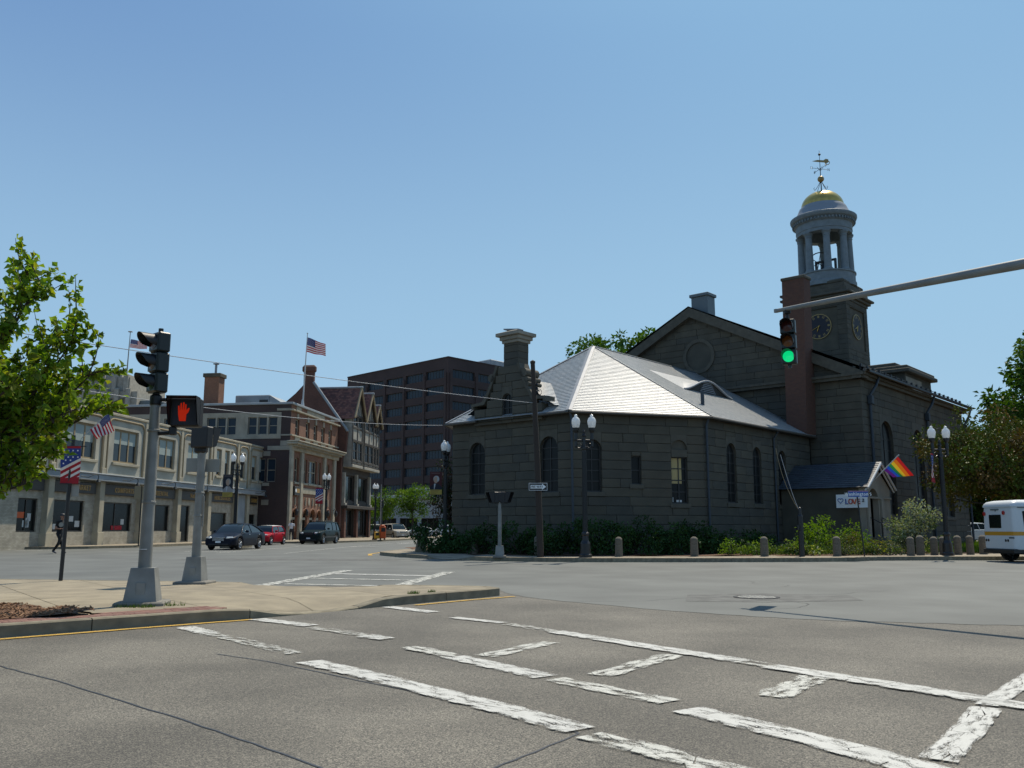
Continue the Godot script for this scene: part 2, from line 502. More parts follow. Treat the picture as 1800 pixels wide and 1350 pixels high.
	mat("signal black", lin(0.008, 0.008, 0.009), 0.5, grain, 4.0)
	mat("pole black", lin(0.013, 0.014, 0.015), 0.4, grain, 3.0)
	mat("pole brown", lin(0.05, 0.036, 0.026), 0.85, grain, 1.6)
	mat("red lens", lin(0.06, 0.012, 0.008), 0.25); mat("amber lens", lin(0.17, 0.055, 0.008), 0.25); mat("green lens off", lin(0.012, 0.04, 0.02), 0.25)
	mat("globe", lin(0.80, 0.82, 0.80), 0.22); M.globe.subsurf_scatter_enabled = false; M.globe.backlight_enabled = true; M.globe.backlight = Color(0.85, 0.85, 0.85)
	mat("sign back", lin(0.32, 0.33, 0.31), 0.5, grain, 2.0, null, 0.1, 0.4)
	mat("white paint", lin(0.74, 0.76, 0.75), 0.4, grain, 1.5)
	mat("rust stripe", lin(0.55, 0.26, 0.02), 0.45)
	mat("black paint", lin(0.012, 0.012, 0.012), 0.5)
	mat("blue sign", lin(0.03, 0.09, 0.32), 0.45)
	mat("white mark", lin(0.78, 0.80, 0.79), 0.5)
	mat("orange", lin(0.72, 0.11, 0.012), 0.5, grain, 2.0)
	mat("yellow", lin(0.68, 0.36, 0.02), 0.5)
	mat("rubber", lin(0.012, 0.012, 0.012), 0.85)
	mat("alloy", lin(0.46, 0.47, 0.48), 0.3, null, 1, null, 1, 0.8)
	mat("chrome", lin(0.62, 0.63, 0.65), 0.14, null, 1, null, 1, 1.0)
	mat("car glass", lin(0.018, 0.028, 0.034), 0.03)
	for k in [["car navy", 0.008, 0.012, 0.022], ["car red", 0.34, 0.012, 0.022], ["car green", 0.010, 0.020, 0.020], ["car silver", 0.40, 0.37, 0.31], ["car pale", 0.42, 0.47, 0.50], ["car tan", 0.34, 0.34, 0.28]]:
		var m := mat(k[0], lin(k[1], k[2], k[3]), 0.35)
		m.metallic_specular = 0.2
		m.clearcoat_enabled = true; m.clearcoat = 0.10; m.clearcoat_roughness = 0.04
	mat("lamp lens", lin(0.70, 0.70, 0.66), 0.08, null, 1, null, 1, 0.4)
	mat("amber", lin(0.7, 0.25, 0.03), 0.2)
	mat("tail red", lin(0.35, 0.015, 0.012), 0.2)
	mat("bark", lin(0.085, 0.066, 0.048), 0.95, grain, 2.2, blot2, 0.8)
	for k in [["leaf bright", 0.95], ["leaf mid", 0.8], ["leaf dark", 0.5]]:
		var m := mat(k[0], lin(1, 1, 1), 0.6)
		m.metallic_specular = 0.3
		m.vertex_color_use_as_albedo = true
		m.backlight_enabled = true
		m.backlight = Color(k[1], k[1], k[1] * 0.4)
	mat("cloth", lin(1, 1, 1), 0.9).vertex_color_use_as_albedo = true
	mat("bollard stone", lin(0.21, 0.185, 0.14), 0.9, grain, 2.0, blot2, 1.2)
	mat("wire", lin(0.10, 0.10, 0.10), 0.6)
	mat("pale wire", lin(0.42, 0.42, 0.42), 0.4)

# ---------------------------------------------------------------- ground
const NEAR := [[-14.0, -2.6], [-9.0, -6.9], [-5.85, -9.97], [-4.96, -10.87], [-4.08, -11.70], [-3.46, -12.28], [-3.07, -12.72], [-2.41, -13.55], [-1.80, -14.34], [-1.15, -15.20], [-0.47, -15.98], [-0.22, -16.30], [-0.24, -16.62], [-0.52, -16.88], [-1.10, -17.04], [-1.72, -17.16], [-3.0, -17.45], [-4.1, -17.80], [-5.0, -18.12], [-6.06, -18.22], [-7.82, -18.58], [-9.55, -18.95], [-11.3, -19.25], [-16.0, -19.9]]
func seg_dist(p: Vector2, a: Vector2, b: Vector2) -> float:
	return p.distance_to(Geometry2D.get_closest_point_to_segment(p, a, b))
func island_h(p: Vector2) -> float:
	var d := minf(seg_dist(p, Vector2(-3.0, -12.8), Vector2(-2.48, -13.46)) / 1.05, seg_dist(p, Vector2(-3.2, -17.5), Vector2(-4.7, -18.02)) / 0.9)
	return 0.012 + 0.13 * smoothstep(0.0, 1.0, d)
func pts2(a: Array) -> PackedVector2Array:
	var r := PackedVector2Array()
	for q in a: r.append(Vector2(q[0], q[1]))
	return r
func kerb_line(pts: Array, wide: float, top: Callable, parent: Node3D, long := 1.7, foot := -0.05) -> void:
	# granite kerb stones laid end to end; the road side is on the left of the line's direction, the stones lie to its right
	var line := Curve2D.new()
	for q in pts: line.add_point(Vector2(q[0], q[1]))
	line.bake_interval = 0.1
	var L := line.get_baked_length(); var s := 0.0; var k := 0
	while s < L - 0.05:
		var e := minf(s + long * rng.randf_range(0.8, 1.2), L)
		var mb := MB.new()
		var n := maxi(1, int((e - s) / 0.4))
		for i in n:
			var q := []
			for j in 2:
				var at := lerpf(s + 0.006, e - 0.006, float(i + j) / n)
				var a := line.sample_baked(at); var b := line.sample_baked(minf(at + 0.05, L)) - line.sample_baked(maxf(at - 0.05, 0))
				var side := Vector2(b.y, -b.x).normalized() * wide
				q.append(a); q.append(a + side)
			var y := []
			for w in q: y.append(top.call(w))
			var A := Vector3(q[0].x, foot, q[0].y); var B := Vector3(q[2].x, foot, q[2].y)
			var o := Vector3(q[1].x - q[0].x, 0, q[1].y - q[0].y) * 0.14
			var A1 := Vector3(q[0].x, y[0] - 0.016, q[0].y); var B1 := Vector3(q[2].x, y[2] - 0.016, q[2].y)
			var A2 := A1 + o + Vector3(0, 0.016, 0); var B2 := B1 + o + Vector3(0, 0.016, 0)
			var A3 := Vector3(q[1].x, y[1], q[1].y); var B3 := Vector3(q[3].x, y[3], q[3].y)
			mb.quad(A, B, B1, A1); mb.quad(A1, B1, B2, A2); mb.quad(A2, B2, B3, A3)
			if i == 0: mb.quad(A, A2, A3, Vector3(A3.x, foot, A3.z))
			if i == n - 1: mb.quad(B, Vector3(B3.x, foot, B3.z), B3, B2)
		obj("kerb_stone", mb, M["kerb%d" % (k * 7 % 3)], parent)
		s = e; k += 1
func structure_node(called: String) -> Node3D:
	var o := Node3D.new()
	o.name = numbered(called)
	o.set_meta("kind", "structure")
	add_child(o)
	return o

func build_ground() -> void:
	var mb := MB.new()
	mb.quad(Vector3(-1500, -0.03, 300), Vector3(1500, -0.03, 300), Vector3(1500, -0.03, -2500), Vector3(-1500, -0.03, -2500))
	struct("ground", mb, M.earth)
	mb = MB.new()
	mb.quad(Vector3(-140, 0, 40), Vector3(140, 0, 40), Vector3(140, 0, -260), Vector3(-140, 0, -260))
	struct("road", mb, M["old asphalt"])
	# the crossing street beyond was resurfaced: a smoother, bluer sheet with a ragged seam
	mb = MB.new()
	var seam := [[60.0, -10.6]]
	for q in [[20.0, -10.9], [12.0, -11.1], [6.40, -11.37], [4.48, -11.91], [3.35, -12.44], [1.98, -13.74], [1.2, -14.7], [0.49, -15.60], [0.0, -16.6], [-0.3, -18.2], [-2.5, -19.3], [-5.3, -19.0], [-11.0, -19.8], [-60.0, -24.0]]:
		var last: Array = seam[-1]
		var n := clampi(int(Vector2(q[0] - last[0], q[1] - last[1]).length() / 0.25), 1, 40)
		for i in n:
			var f := (i + 1.0) / n
			seam.append([lerpf(last[0], q[0], f) + rng.randf_range(-0.025, 0.025), lerpf(last[1], q[1], f) + rng.randf_range(-0.05, 0.05)])
	flat(mb, pts2(seam + [[-60.0, -200.0], [60.0, -200.0]]), func(_p): return 0.004)
	struct("resurfaced_road", mb, M["new asphalt"])
	mb = MB.new()
	flat(mb, pts2([[2.9, -15.1], [4.2, -14.85], [5.9, -15.2], [6.1, -16.4], [4.6, -16.9], [3.2, -16.5]]), func(_p): return 0.007)
	struct("road_patch", mb, M["patch asphalt"])
	mb = MB.new()
	flat(mb, pts2([[-13.0, -34.8], [-8.2, -34.2], [-4.4, -34.0], [-4.2, -35.4], [-8.5, -36.2], [-12.8, -36.5]]), func(_p): return 0.007)
	struct("road_patch", mb, M["patch asphalt"])
	# sealed cracks
	for c in [[[-6.4, -9.4], [-4.50, -8.06], [-4.21, -7.81], [-3.63, -7.32], [-2.85, -6.58], [-2.10, -5.88], [-1.57, -5.34], [-1.02, -4.79], [-0.70, -4.43], [-0.2, -3.9]], [[-2.86, -8.84], [-2.23, -8.36], [-1.40, -7.51], [-0.40, -6.50], [0.11, -5.85], [0.40, -5.49]], [[0.40, -5.49], [0.16, -5.11], [-0.09, -4.73], [-0.4, -4.3]]]:
		var w := []
		for k in c.size() - 1:
			for i in 5:
				var f := i / 5.0
				w.append([lerpf(c[k][0], c[k + 1][0], f) + rng.randf_range(-0.008, 0.008), lerpf(c[k][1], c[k + 1][1], f) + rng.randf_range(-0.008, 0.008)])
		w.append(c[-1])
		mb = MB.new()
		ribbon(mb, w, 0.016, 0.0035)
		struct("sealed_crack", mb, M.tar)
	for c in [[4.1, -15.2, 0.3, 22], [4.8, -16.2, -0.5, 24], [3.3, -15.8, 3.0, 20], [-8.0, -24.0, 0.1, 40], [2.0, -22.0, 0.25, 46], [-6.0, -30.0, -0.1, 50]]:
		var w := []
		var q := Vector2(c[0], c[1]); var a: float = c[2]
		for i in c[3]:
			w.append([q.x, q.y])
			a += rng.randf_range(-0.5, 0.5)
			q += Vector2(cos(a), sin(a) * 0.8) * 0.08 * (1.0 - c[1] / 20.0)
		mb = MB.new()
		ribbon(mb, w, 0.012, 0.0075)
		struct("road_crack", mb, M.tar)
	build_island()
	# pavement round the church
	var edge := [[-4.2, -75.0], [-4.75, -55.0], [-5.35, -47.5], [-6.0, -43.6], [-6.15, -41.8], [-5.85, -40.3], [-5.2, -38.9], [-3.9, -36.6], [-2.5, -34.9], [-1.0, -33.6], [0.8, -32.75], [3.0, -32.35], [7.0, -32.3], [11.0, -32.6], [12.6, -33.0], [13.6, -33.9], [15.5, -34.15], [24.0, -34.4], [60.0, -36.5]]
	var slab_h := func(_p): return 0.15
	mb = MB.new()
	var low := func(p): return 0.152 - 0.125 * (1.0 - smoothstep(0.5, 1.6, Vector2(p).distance_to(Vector2(-2.6, -35.0))))
	sheet(mb, pts2(edge + [[60.0, -120.0], [0.0, -120.0]]), 1.0, func(p): return low.call(p) - 0.003)
	struct("pavement", mb, M.pavement)
	kerb_line(edge, 0.15, low, structure_node("kerb"), 2.2)
	# earth bed at the foot of the church
	mb = MB.new()
	sheet(mb, pts2([[-3.9, -40.6], [-3.2, -38.4], [-1.0, -35.9], [1.5, -34.6], [5.0, -34.3], [10.0, -34.6], [14.6, -35.4], [15.6, -37.5], [24.0, -39.0], [40.0, -42.0], [44.0, -62.0], [24.0, -70.0], [5.0, -60.0], [-6.0, -50.0]]), 1.5, func(p): return 0.162 + 0.05 * sin(p.x * 2.1) * sin(p.y * 1.7))
	struct("planting_bed", mb, M.mulch)
	# pavement of the shopping street on the left, with its wide corner
	var left := [[-70.0, -47.0], [-34.0, -50.5], [-28.5, -51.5], [-25.3, -53.5], [-23.9, -57.0], [-22.9, -66.0], [-22.2, -71.0], [-20.6, -72.6], [-17.6, -73.0], [-15.4, -74.6], [-13.7, -79.0], [-11.9, -86.5], [-9.2, -104.0], [-6.0, -130.0]]
	mb = MB.new()
	flat(mb, pts2(left + [[-6.0, -230.0], [-120.0, -230.0], [-120.0, -47.0]]), slab_h)
	struct("pavement", mb, M.pavement)
	kerb_line(left, 0.15, slab_h, structure_node("kerb"), 2.4)
	var refuge := [[-18.0, -55.2], [-16.9, -55.0], [-16.6, -56.6], [-16.7, -57.8], [-17.7, -58.0], [-18.1, -56.6], [-18.0, -55.2]]
	refuge.reverse()
	mb = MB.new()
	flat(mb, pts2(refuge.slice(0, 6)), func(_p): return 0.14)
	struct("traffic_island", mb, M.pavement)
	refuge.reverse()
	kerb_line(refuge, 0.14, slab_h, structure_node("kerb"), 1.2)
	# far side of the crossing street, beyond the left street's mouth: grass square
	mb = MB.new()
	flat(mb, pts2([[-2.0, -120.0], [60.0, -110.0], [120.0, -200.0], [-10.0, -200.0]]), func(_p): return 0.155)
	struct("lawn", mb, M.earth)

func build_island() -> void:
	var k := structure_node("traffic_island")
	var outline := pts2(NEAR)
	var under := MB.new()
	var inner: PackedVector2Array = Geometry2D.offset_polygon(outline, -0.07)[0]
	sheet(under, inner, 0.6, func(p): return island_h(p) - 0.022)
	obj("base", under, M.pavement, k)
	inner = Geometry2D.offset_polygon(outline, -0.16)[0]
	var kerb := node("kerb", k)
	kerb_line(NEAR, 0.15, func(p): return island_h(p) + 0.002, kerb, 1.9, -0.02)
	var bed := pts2([[-10.5, -13.6], [-6.99, -12.42], [-6.43, -12.22], [-5.84, -11.96], [-5.42, -11.66], [-5.22, -11.32], [-5.40, -11.05], [-5.75, -10.86], [-9.7, -7.2], [-13.0, -9.0]])
	# brick strip between the bed and the kerb
	var d := Vector2(0.722, -0.692); var nn := Vector2(-0.692, -0.722)
	var o := Vector2(-5.85, -9.97)
	var strip := PackedVector2Array([o + d * -4.0 + nn * 0.16, o + d * 2.75 + nn * 0.16, o + d * 2.75 + nn * 0.72, o + d * -4.0 + nn * 0.72])
	var bricks := node("brick_strip", k)
	var shapes := []
	for i in 4:
		var mb := MB.new()
		mb.rbx(Vector3(-0.098, -0.03, -0.048), Vector3(0.098, 0.0, 0.048), 0.004)
		shapes.append(mesh_of(mb))
	for r in 5:
		for c in 34:
			var q := o + d * (-3.9 + c * 0.204 + (0.1 if r % 2 else 0.0)) + nn * (0.225 + r * 0.104)
			if Geometry2D.is_point_in_polygon(q, bed): continue
			var b := inst("brick", shapes[c % 4], M["paver%d" % (rng.randi() % 4)], bricks)
			b.position = Vector3(q.x, island_h(q) + 0.004 + rng.randf_range(-0.003, 0.003), q.y)
			b.rotation.y = atan2(-d.y, d.x) + rng.randf_range(-0.02, 0.02)
	# concrete slabs cut by the island's outline
	var lat := Vector2(0.80, -0.60); var lan := Vector2(-0.60, -0.80)
	var base := Vector2(-2.9, -13.2)
	var count := 0
	for i in range(-7, 7):
		for j in range(-2, 8):
			var w := 1.55
			var c0 := base + lat * (i * w) + lan * (j * w)
			var g := 0.006
			var cell := PackedVector2Array([c0 + lat * g + lan * g, c0 + lat * (w - g) + lan * g, c0 + lat * (w - g) + lan * (w - g), c0 + lat * g + lan * (w - g)])
			for a in Geometry2D.intersect_polygons(inner, cell):
				var left := [a]
				for hole in [bed, strip]:
					var nxt := []
					for e in left:
						for f in Geometry2D.clip_polygons(e, hole):
							if not Geometry2D.is_polygon_clockwise(f) == not Geometry2D.is_polygon_clockwise(e): nxt.append(f)
					left = nxt
				var mb := MB.new()
				for e in left: sheet(mb, e, 0.4, func(p): return island_h(p))
				if mb.v.size() > 0:
					obj("slab", mb, M["slab%d" % (rng.randi() % 3)], k)
					count += 1
	# shredded bark in the bed
	var mb := MB.new()
	sheet(mb, bed, 0.25, func(p): return 0.15 + 0.035 * sin(p.x * 5.1 + p.y * 3.0) * sin(p.y * 4.3) + 0.02)
	obj("mulch_bed", mb, M.mulch, k)
	mb = MB.new(); mb.tinted = true
	for i in 5000:
		var q := Vector2(rng.randf_range(-9.5, -5.2), rng.randf_range(-13.0, -8.8))
		if not Geometry2D.is_point_in_polygon(q, bed): continue
		var y := 0.155 + 0.035 * sin(q.x * 5.1 + q.y * 3.0) * sin(q.y * 4.3) + 0.025
		var s := rng.randf_range(0.7, 1.3)
		mb.col = Color(0.19 * s, 0.10 * s, 0.052 * s).lerp(Color(0.30, 0.20, 0.12), rng.randf() * 0.35)
		mb.xf = Transform3D(Basis.from_euler(Vector3(rng.randf_range(-0.6, 0.6), rng.randf() * TAU, rng.randf_range(-0.6, 0.6))), Vector3(q.x, y, q.y))
		var l := rng.randf_range(0.015, 0.05)
		mb.bx(Vector3(-l, -0.004, -0.008), Vector3(l, 0.004, 0.008))
	obj("bark_chips", mb, M.chip, k, true)
	# moss and weeds at the joints
	mb = MB.new(); mb.tinted = true
	for c in [[-5.15, -12.35, 0.28, 200], [-1.62, -14.85, 0.10, 120], [-1.35, -15.2, 0.07, 60], [-4.75, -12.6, 0.2, 90]]:
		for i in c[3]:
			var a := rng.randf() * TAU; var r: float = c[2] * sqrt(rng.randf())
			var q := Vector3(c[0] + cos(a) * r, 0.14, c[1] + sin(a) * r * 0.5)
			mb.col = Color(0.07, 0.13, 0.025) * rng.randf_range(0.7, 1.3)
			var t := Vector3(rng.randf_range(-0.03, 0.03), rng.randf_range(0.015, 0.07), rng.randf_range(-0.03, 0.03))
			var s := Vector3(rng.randf_range(-1, 1), 0, rng.randf_range(-1, 1)).normalized() * 0.006
			mb.tri(q - s, q + s, q + t)
	obj("weeds", mb, M["leaf mid"], k, true)

func paint_image(sd: int, worn: float, c: Color) -> ImageTexture:
	var f := FastNoiseLite.new(); f.seed = sd; f.frequency = 0.012; f.fractal_octaves = 5; f.fractal_gain = 0.62
	var g := FastNoiseLite.new(); g.seed = sd + 9; g.frequency = 0.3; g.fractal_type = FastNoiseLite.FRACTAL_NONE
	var h := FastNoiseLite.new(); h.seed = sd + 5; h.noise_type = FastNoiseLite.TYPE_CELLULAR; h.frequency = 0.016; h.cellular_return_type = FastNoiseLite.RETURN_DISTANCE2_SUB; h.fractal_type = FastNoiseLite.FRACTAL_NONE; h.cellular_jitter = 1.0
	var im := Image.create(512, 192, false, Image.FORMAT_RGBA8)
	for y in 192:
		for x in 512:
			var e := minf(y, 191 - y) / 96.0
			var v := f.get_noise_2d(x, y) * 1.15 + g.get_noise_2d(x * 0.8, y * 3.0) * 0.55 + g.get_noise_2d(x * 0.1 + 77, y * 0.9) * 0.2
			var a := v + minf(e * 2.2, 0.7) - worn
			var crack := h.get_noise_2d(x * 1.2, y * 0.8)   # hairline cracks, only where the paint is thick and old
			if crack < -0.965 and f.get_noise_2d(x * 0.6 + 900, y * 0.6) > -0.05: a = -1.0
			var t := 1.0 - 0.16 * clampf(g.get_noise_2d(x * 2.0, y * 2.0) + 0.3, 0, 1) - 0.10 * clampf(f.get_noise_2d(x + 400, y), 0, 1)
			im.set_pixel(x, y, Color(c.r * t, c.g * t, c.b * t, 1.0 if a > 0.0 else 0.0))
	return ImageTexture.create_from_image(im)
func paint(key: String, sd: int, worn: float, c: Color) -> void:
	var m := mat(key, Color.WHITE, 0.75)
	m.albedo_texture = paint_image(sd, worn, c)
	m.transparency = BaseMaterial3D.TRANSPARENCY_ALPHA_SCISSOR
	m.alpha_scissor_threshold = 0.5
	m.texture_repeat = true

func build_markings() -> void:
	paint("fresh paint", 21, 0.27, lin(0.56, 0.56, 0.515))
	paint("worn paint", 33, 0.55, lin(0.56, 0.56, 0.50))
	paint("faint paint", 45, 0.80, lin(0.50, 0.50, 0.45))
	paint("yellow paint", 57, 0.05, lin(0.60, 0.36, 0.045))
	var W := 0.27
	var list := [
		["fresh paint", [[-4.02, -11.17], [-3.46, -10.47]], 0.26], ["faint paint", [[-3.46, -10.47], [-2.09, -8.84]], W],
		["fresh paint", [[-1.85, -8.32], [-1.16, -7.53], [-0.59, -6.83], [0.0, -6.11], [0.41, -5.56]], W], ["worn paint", [[0.45, -5.42], [0.77, -5.03], [1.03, -4.71], [1.5, -4.1], [2.1, -3.3]], W],
		["fresh paint", [[-3.40, -12.10], [-2.49, -11.30]], 0.27], ["faint paint", [[-2.45, -11.10], [-1.38, -10.04]], 0.26], ["fresh paint", [[-1.66, -10.24], [-1.36, -9.96]], 0.26],
		["worn paint", [[-1.05, -9.30], [-0.55, -8.63]], W], ["fresh paint", [[-0.55, -8.63], [0.28, -7.49]], W], ["worn paint", [[0.34, -7.38], [1.09, -6.42]], W],
		["fresh paint", [[1.17, -6.17], [1.66, -5.42], [1.96, -4.90], [2.24, -4.32], [2.7, -3.4]], 0.29],
		["fresh paint", [[-1.93, -14.0], [-1.13, -13.10]], 0.26], ["fresh paint", [[-0.80, -12.33], [-0.11, -11.63]], 0.2], ["faint paint", [[-0.05, -11.5], [0.50, -10.7]], 0.26],
		["fresh paint", [[0.50, -10.67], [1.67, -8.94], [2.11, -8.31]], 0.27], ["faint paint", [[2.11, -8.31], [2.26, -8.02]], 0.27], ["fresh paint", [[2.26, -8.02], [3.01, -6.97], [3.56, -6.15], [4.4, -4.9]], 0.28],
		["worn paint", [[-0.26, -8.66], [0.41, -9.70]], 0.28], ["worn paint", [[0.72, -7.55], [1.55, -8.75]], 0.28], ["worn paint", [[1.86, -6.62], [2.48, -7.48]], 0.3],
		["fresh paint", [[2.22, -4.86], [2.70, -5.50], [3.20, -6.22]], 0.20], ["fresh paint", [[3.24, -6.30], [3.62, -6.75], [4.35, -7.62], [5.2, -8.65]], 0.17],
		["worn paint", [[-5.30, -19.11], [-4.74, -26.01]], 0.42], ["worn paint", [[-2.40, -18.92], [-1.74, -25.0]], 0.42],
		["fresh paint", [[-4.72, -24.0], [-2.05, -22.95]], 0.36], ["worn paint", [[-4.85, -21.85], [-2.25, -20.96]], 0.32], ["worn paint", [[-4.95, -19.75], [-2.5, -18.95]], 0.3],
		["yellow paint", [[-9.1, -6.6], [-5.70, -9.85], [-4.06, -11.50], [-3.44, -12.08]], 0.11], ["yellow paint", [[-1.53, -14.28], [-0.72, -15.3], [0.05, -16.1]], 0.10],
		["yellow paint", [[-6.35, -40.2], [-6.75, -42.64], [-6.55, -46.0], [-5.95, -50.0]], 0.2],
		["worn paint", [[-11.05, -43.60], [-10.9, -54.0], [-10.5, -66.06], [-8.6, -87.0]], 0.16], ["fresh paint", [[-10.6, -59.0], [-9.4, -61.5]], 0.3], ["fresh paint", [[-8.9, -70.0], [-8.3, -75.0]], 0.3],
		["fresh paint", [[-27.4, -49.5], [-25.4, -50.2]], 0.3], ["fresh paint", [[-20.85, -46.4], [-19.11, -46.4]], 0.3], ["fresh paint", [[-17.4, -47.6], [-14.9, -47.8]], 0.3], ["fresh paint", [[-7.6, -95.0], [-6.6, -110.0]], 0.2],
		["worn paint", [[-14.5, -44.0], [-14.3, -60.0]], 0.15],
	]
	var lay := 0
	for q in list:
		var mb := MB.new()
		var c: Array = q[1]
		lay += 1
		ribbon(mb, c, q[2], 0.009 + 0.0006 * (lay % 9))
		for k in mb.t.size(): mb.t[k] = Vector2(mb.t[k].x * 0.5 + c[0][0] * 3.1, mb.t[k].y / q[2])
		var o := obj("road_marking", mb, M[q[0]])
		o.set_meta("kind", "structure")
	# manhole
	var mh := thing("manhole_cover", "round iron manhole cover in the road before the church", "manhole cover", Vector3(4.3, 0.004, -15.9))
	var mb := MB.new()
	mb.lathe([[0.40, 0.0], [0.40, 0.014], [0.335, 0.014], [0.335, 0.008]], 28, Vector3.ZERO, false)
	obj("ring", mb, M["black iron"], mh)
	mb = MB.new()
	mb.lathe([[0.33, 0.0], [0.33, 0.012]], 28)
	for i in 5:
		for j in 5:
			if Vector2(i - 2, j - 2).length() < 2.6: mb.rbx(Vector3(i * 0.11 - 0.255, 0.012, j * 0.11 - 0.255), Vector3(i * 0.11 - 0.185, 0.017, j * 0.11 - 0.185), 0.003)
	obj("lid", mb, M.galvanised, mh)

# ---------------------------------------------------------------- church (x: along the gable front, y up, z: out of the gable towards the crossing)
const L0 := 7.825
const CU := 6.08
const CV := 3.726
const HE := 6.40
const WC := -3.91
const UA := 7.25
const HA := 10.96
const UG := 18.0
const WG := 6.73
const HG := 9.72
const HP := 15.1
const UE := 38.6
func cp(w: float, u: float, h: float) -> Vector3:
	return Vector3(w, h, -u)
var block_cache := {}
func block_mesh(l: float, h: float, deep: float) -> ArrayMesh:
	var key := "%d_%d_%d" % [roundi(l * 50), roundi(h * 100), roundi(deep * 100)]
	if not block_cache.has(key):
		var mb := MB.new()
		mb.cbx(Vector3(0, 0, -deep), Vector3(roundi(l * 50) / 50.0, h, 0), 0.016)
		block_cache[key] = mesh_of(mb)
	return block_cache[key]
# courses of ashlar: into single blocks (parent) or, where they are too many, joined per tone (bulk)
func ashlar(parent: Node3D, bulk: Array, xf: Transform3D, x0: Callable, x1: Callable, y0: float, y1: float, course: float, holes: Array, deep := 0.3) -> void:
	var rows := roundi((y1 - y0) / course)
	var ch := (y1 - y0) / rows
	var jt := 0.012
	for r in rows:
		var a := y0 + r * ch; var b := a + ch
		var free := [[x0.call(b - 0.02), x1.call(b - 0.02)]]
		for h in holes:
			if h[1] < b - 0.06 and h[3] > a + 0.06:
				var nxt := []
				for f in free:
					if h[0] > f[0] and h[0] < f[1]: nxt.append([f[0], minf(h[0], f[1])])
					if h[2] < f[1] and h[2] > f[0]: nxt.append([maxf(h[2], f[0]), f[1]])
					if h[2] <= f[0] or h[0] >= f[1]: nxt.append(f)
				free = nxt
		for h in holes:
			if h[1] < b - 0.06 and h[3] > a + 0.06:
				for q in [[h[3], b], [a, h[1]]]:
					if q[1] - q[0] > 0.03 and q[0] >= a - 0.001 and q[1] <= b + 0.001:
						var tone := rng.randi() % 5
						if parent:
							var o := inst("stone_block", block_mesh(h[2] - h[0] - jt, q[1] - q[0] - 0.008, deep), M["granite%d" % tone], parent)
							o.transform = xf * Transform3D(Basis(), Vector3(h[0] + jt / 2, q[0] + 0.004, 0))
						else:
							bulk[tone].xf = xf
							bulk[tone].cbx(Vector3(h[0] + jt / 2, q[0] + 0.004, -deep), Vector3(h[2] - jt / 2, q[1] - 0.004, 0), 0.016)
		for f in free:
			var x: float = f[0]
			var first := true
			while x < f[1] - 0.05:
				var l := rng.randf_range(1.0, 2.1)
				if first and r % 2: l *= 0.55
				first = false
				if f[1] - x - l < 0.55: l = f[1] - x
				var tone := rng.randi() % 5
				var lift := rng.randf_range(-0.006, 0.008)
				if parent:
					var m := block_mesh(maxf(l - jt, 0.06), ch - jt, deep)
					var o := inst("stone_block", m, M["granite%d" % tone], parent)
					o.transform = xf * Transform3D(Basis(), Vector3(x + jt / 2, a + jt / 2, lift))
				else:
					var mb: MB = bulk[tone]
					mb.xf = xf
					mb.cbx(Vector3(x + jt / 2, a + jt / 2, -deep), Vector3(x + l - jt / 2, b - jt / 2, lift), 0.016)
				x += l
func arch_poly(x0: float, x1: float, spring: float, top: float, pad: float) -> PackedVector2Array:
	# stone with a half-round soffit: fills the corners over an arched window
	var r := (x1 - x0) / 2; var m := (x0 + x1) / 2
	var q := PackedVector2Array([Vector2(x0 - pad, spring), Vector2(x0, spring)])
	for i in range(1, 12):
		var a := PI - PI * i / 12.0
		q.append(Vector2(m + cos(a) * r, spring + sin(a) * r))
	q.append(Vector2(x1, spring)); q.append(Vector2(x1 + pad, spring)); q.append(Vector2(x1 + pad, top)); q.append(Vector2(x0 - pad, top))
	return q
func arched_window(parent: Node3D, xf: Transform3D, x0: float, x1: float, y0: float, spring: float, back: float, rows := 4, top := -1.0) -> void:
	var r := (x1 - x0) / 2; var m := (x0 + x1) / 2
	if top < 0: top = spring + r + 0.3
	var mb := MB.new(); mb.xf = xf
	mb.plate(arch_poly(x0, x1, spring, top, 0.0), -0.3, 0.006)
	obj("arch_stone", mb, M.dressed, parent)
	mb = MB.new(); mb.xf = xf   # sill
	mb.cbx(Vector3(x0 - 0.12, y0 - 0.2, -0.3), Vector3(x1 + 0.12, y0, 0.05), 0.012)
	obj("sill", mb, M.dressed, parent)
	var w := MB.new(); w.xf = xf
	var t := 0.06
	w.bx(Vector3(x0, y0, -back), Vector3(x0 + t, spring, -back + 0.06)); w.bx(Vector3(x1 - t, y0, -back), Vector3(x1, spring, -back + 0.06))
	w.bx(Vector3(x0 + t, y0, -back), Vector3(x1 - t, y0 + t, -back + 0.06))
	w.bx(Vector3(m - 0.02, y0 + t, -back), Vector3(m + 0.02, spring + r - 0.02, -back + 0.045))
	for i in range(1, rows + 1):
		var y := lerpf(y0, spring, float(i) / rows)
		w.bx(Vector3(x0 + t, y - 0.02, -back), Vector3(x1 - t, y + 0.02, -back + 0.04))
	var arc := []
	for i in 13:
		var a := PI - PI * i / 12.0
		arc.append(Vector3(m + cos(a) * (r - 0.025), spring + sin(a) * (r - 0.025), -back + 0.03))
	w.tube(arc, 0.035, 5)
	var o := obj("window", w, M["church frame"], parent)
	var g := MB.new(); g.xf = xf
	var p := PackedVector2Array([Vector2(x0, y0), Vector2(x1, y0), Vector2(x1, spring)])
	for i in range(1, 12):
		var a := PI * i / 12.0
		p.append(Vector2(m + cos(a) * r, spring + sin(a) * r))
	p.append(Vector2(x0, spring))
	g.plate(p, -back - 0.02, -back + 0.01)
	obj("pane", g, M["church glass"], o)
func quoin_line(mb: MB, a: Vector3, b: Vector3, wide: float) -> void:
	mb.tube([a, b], wide, 6)
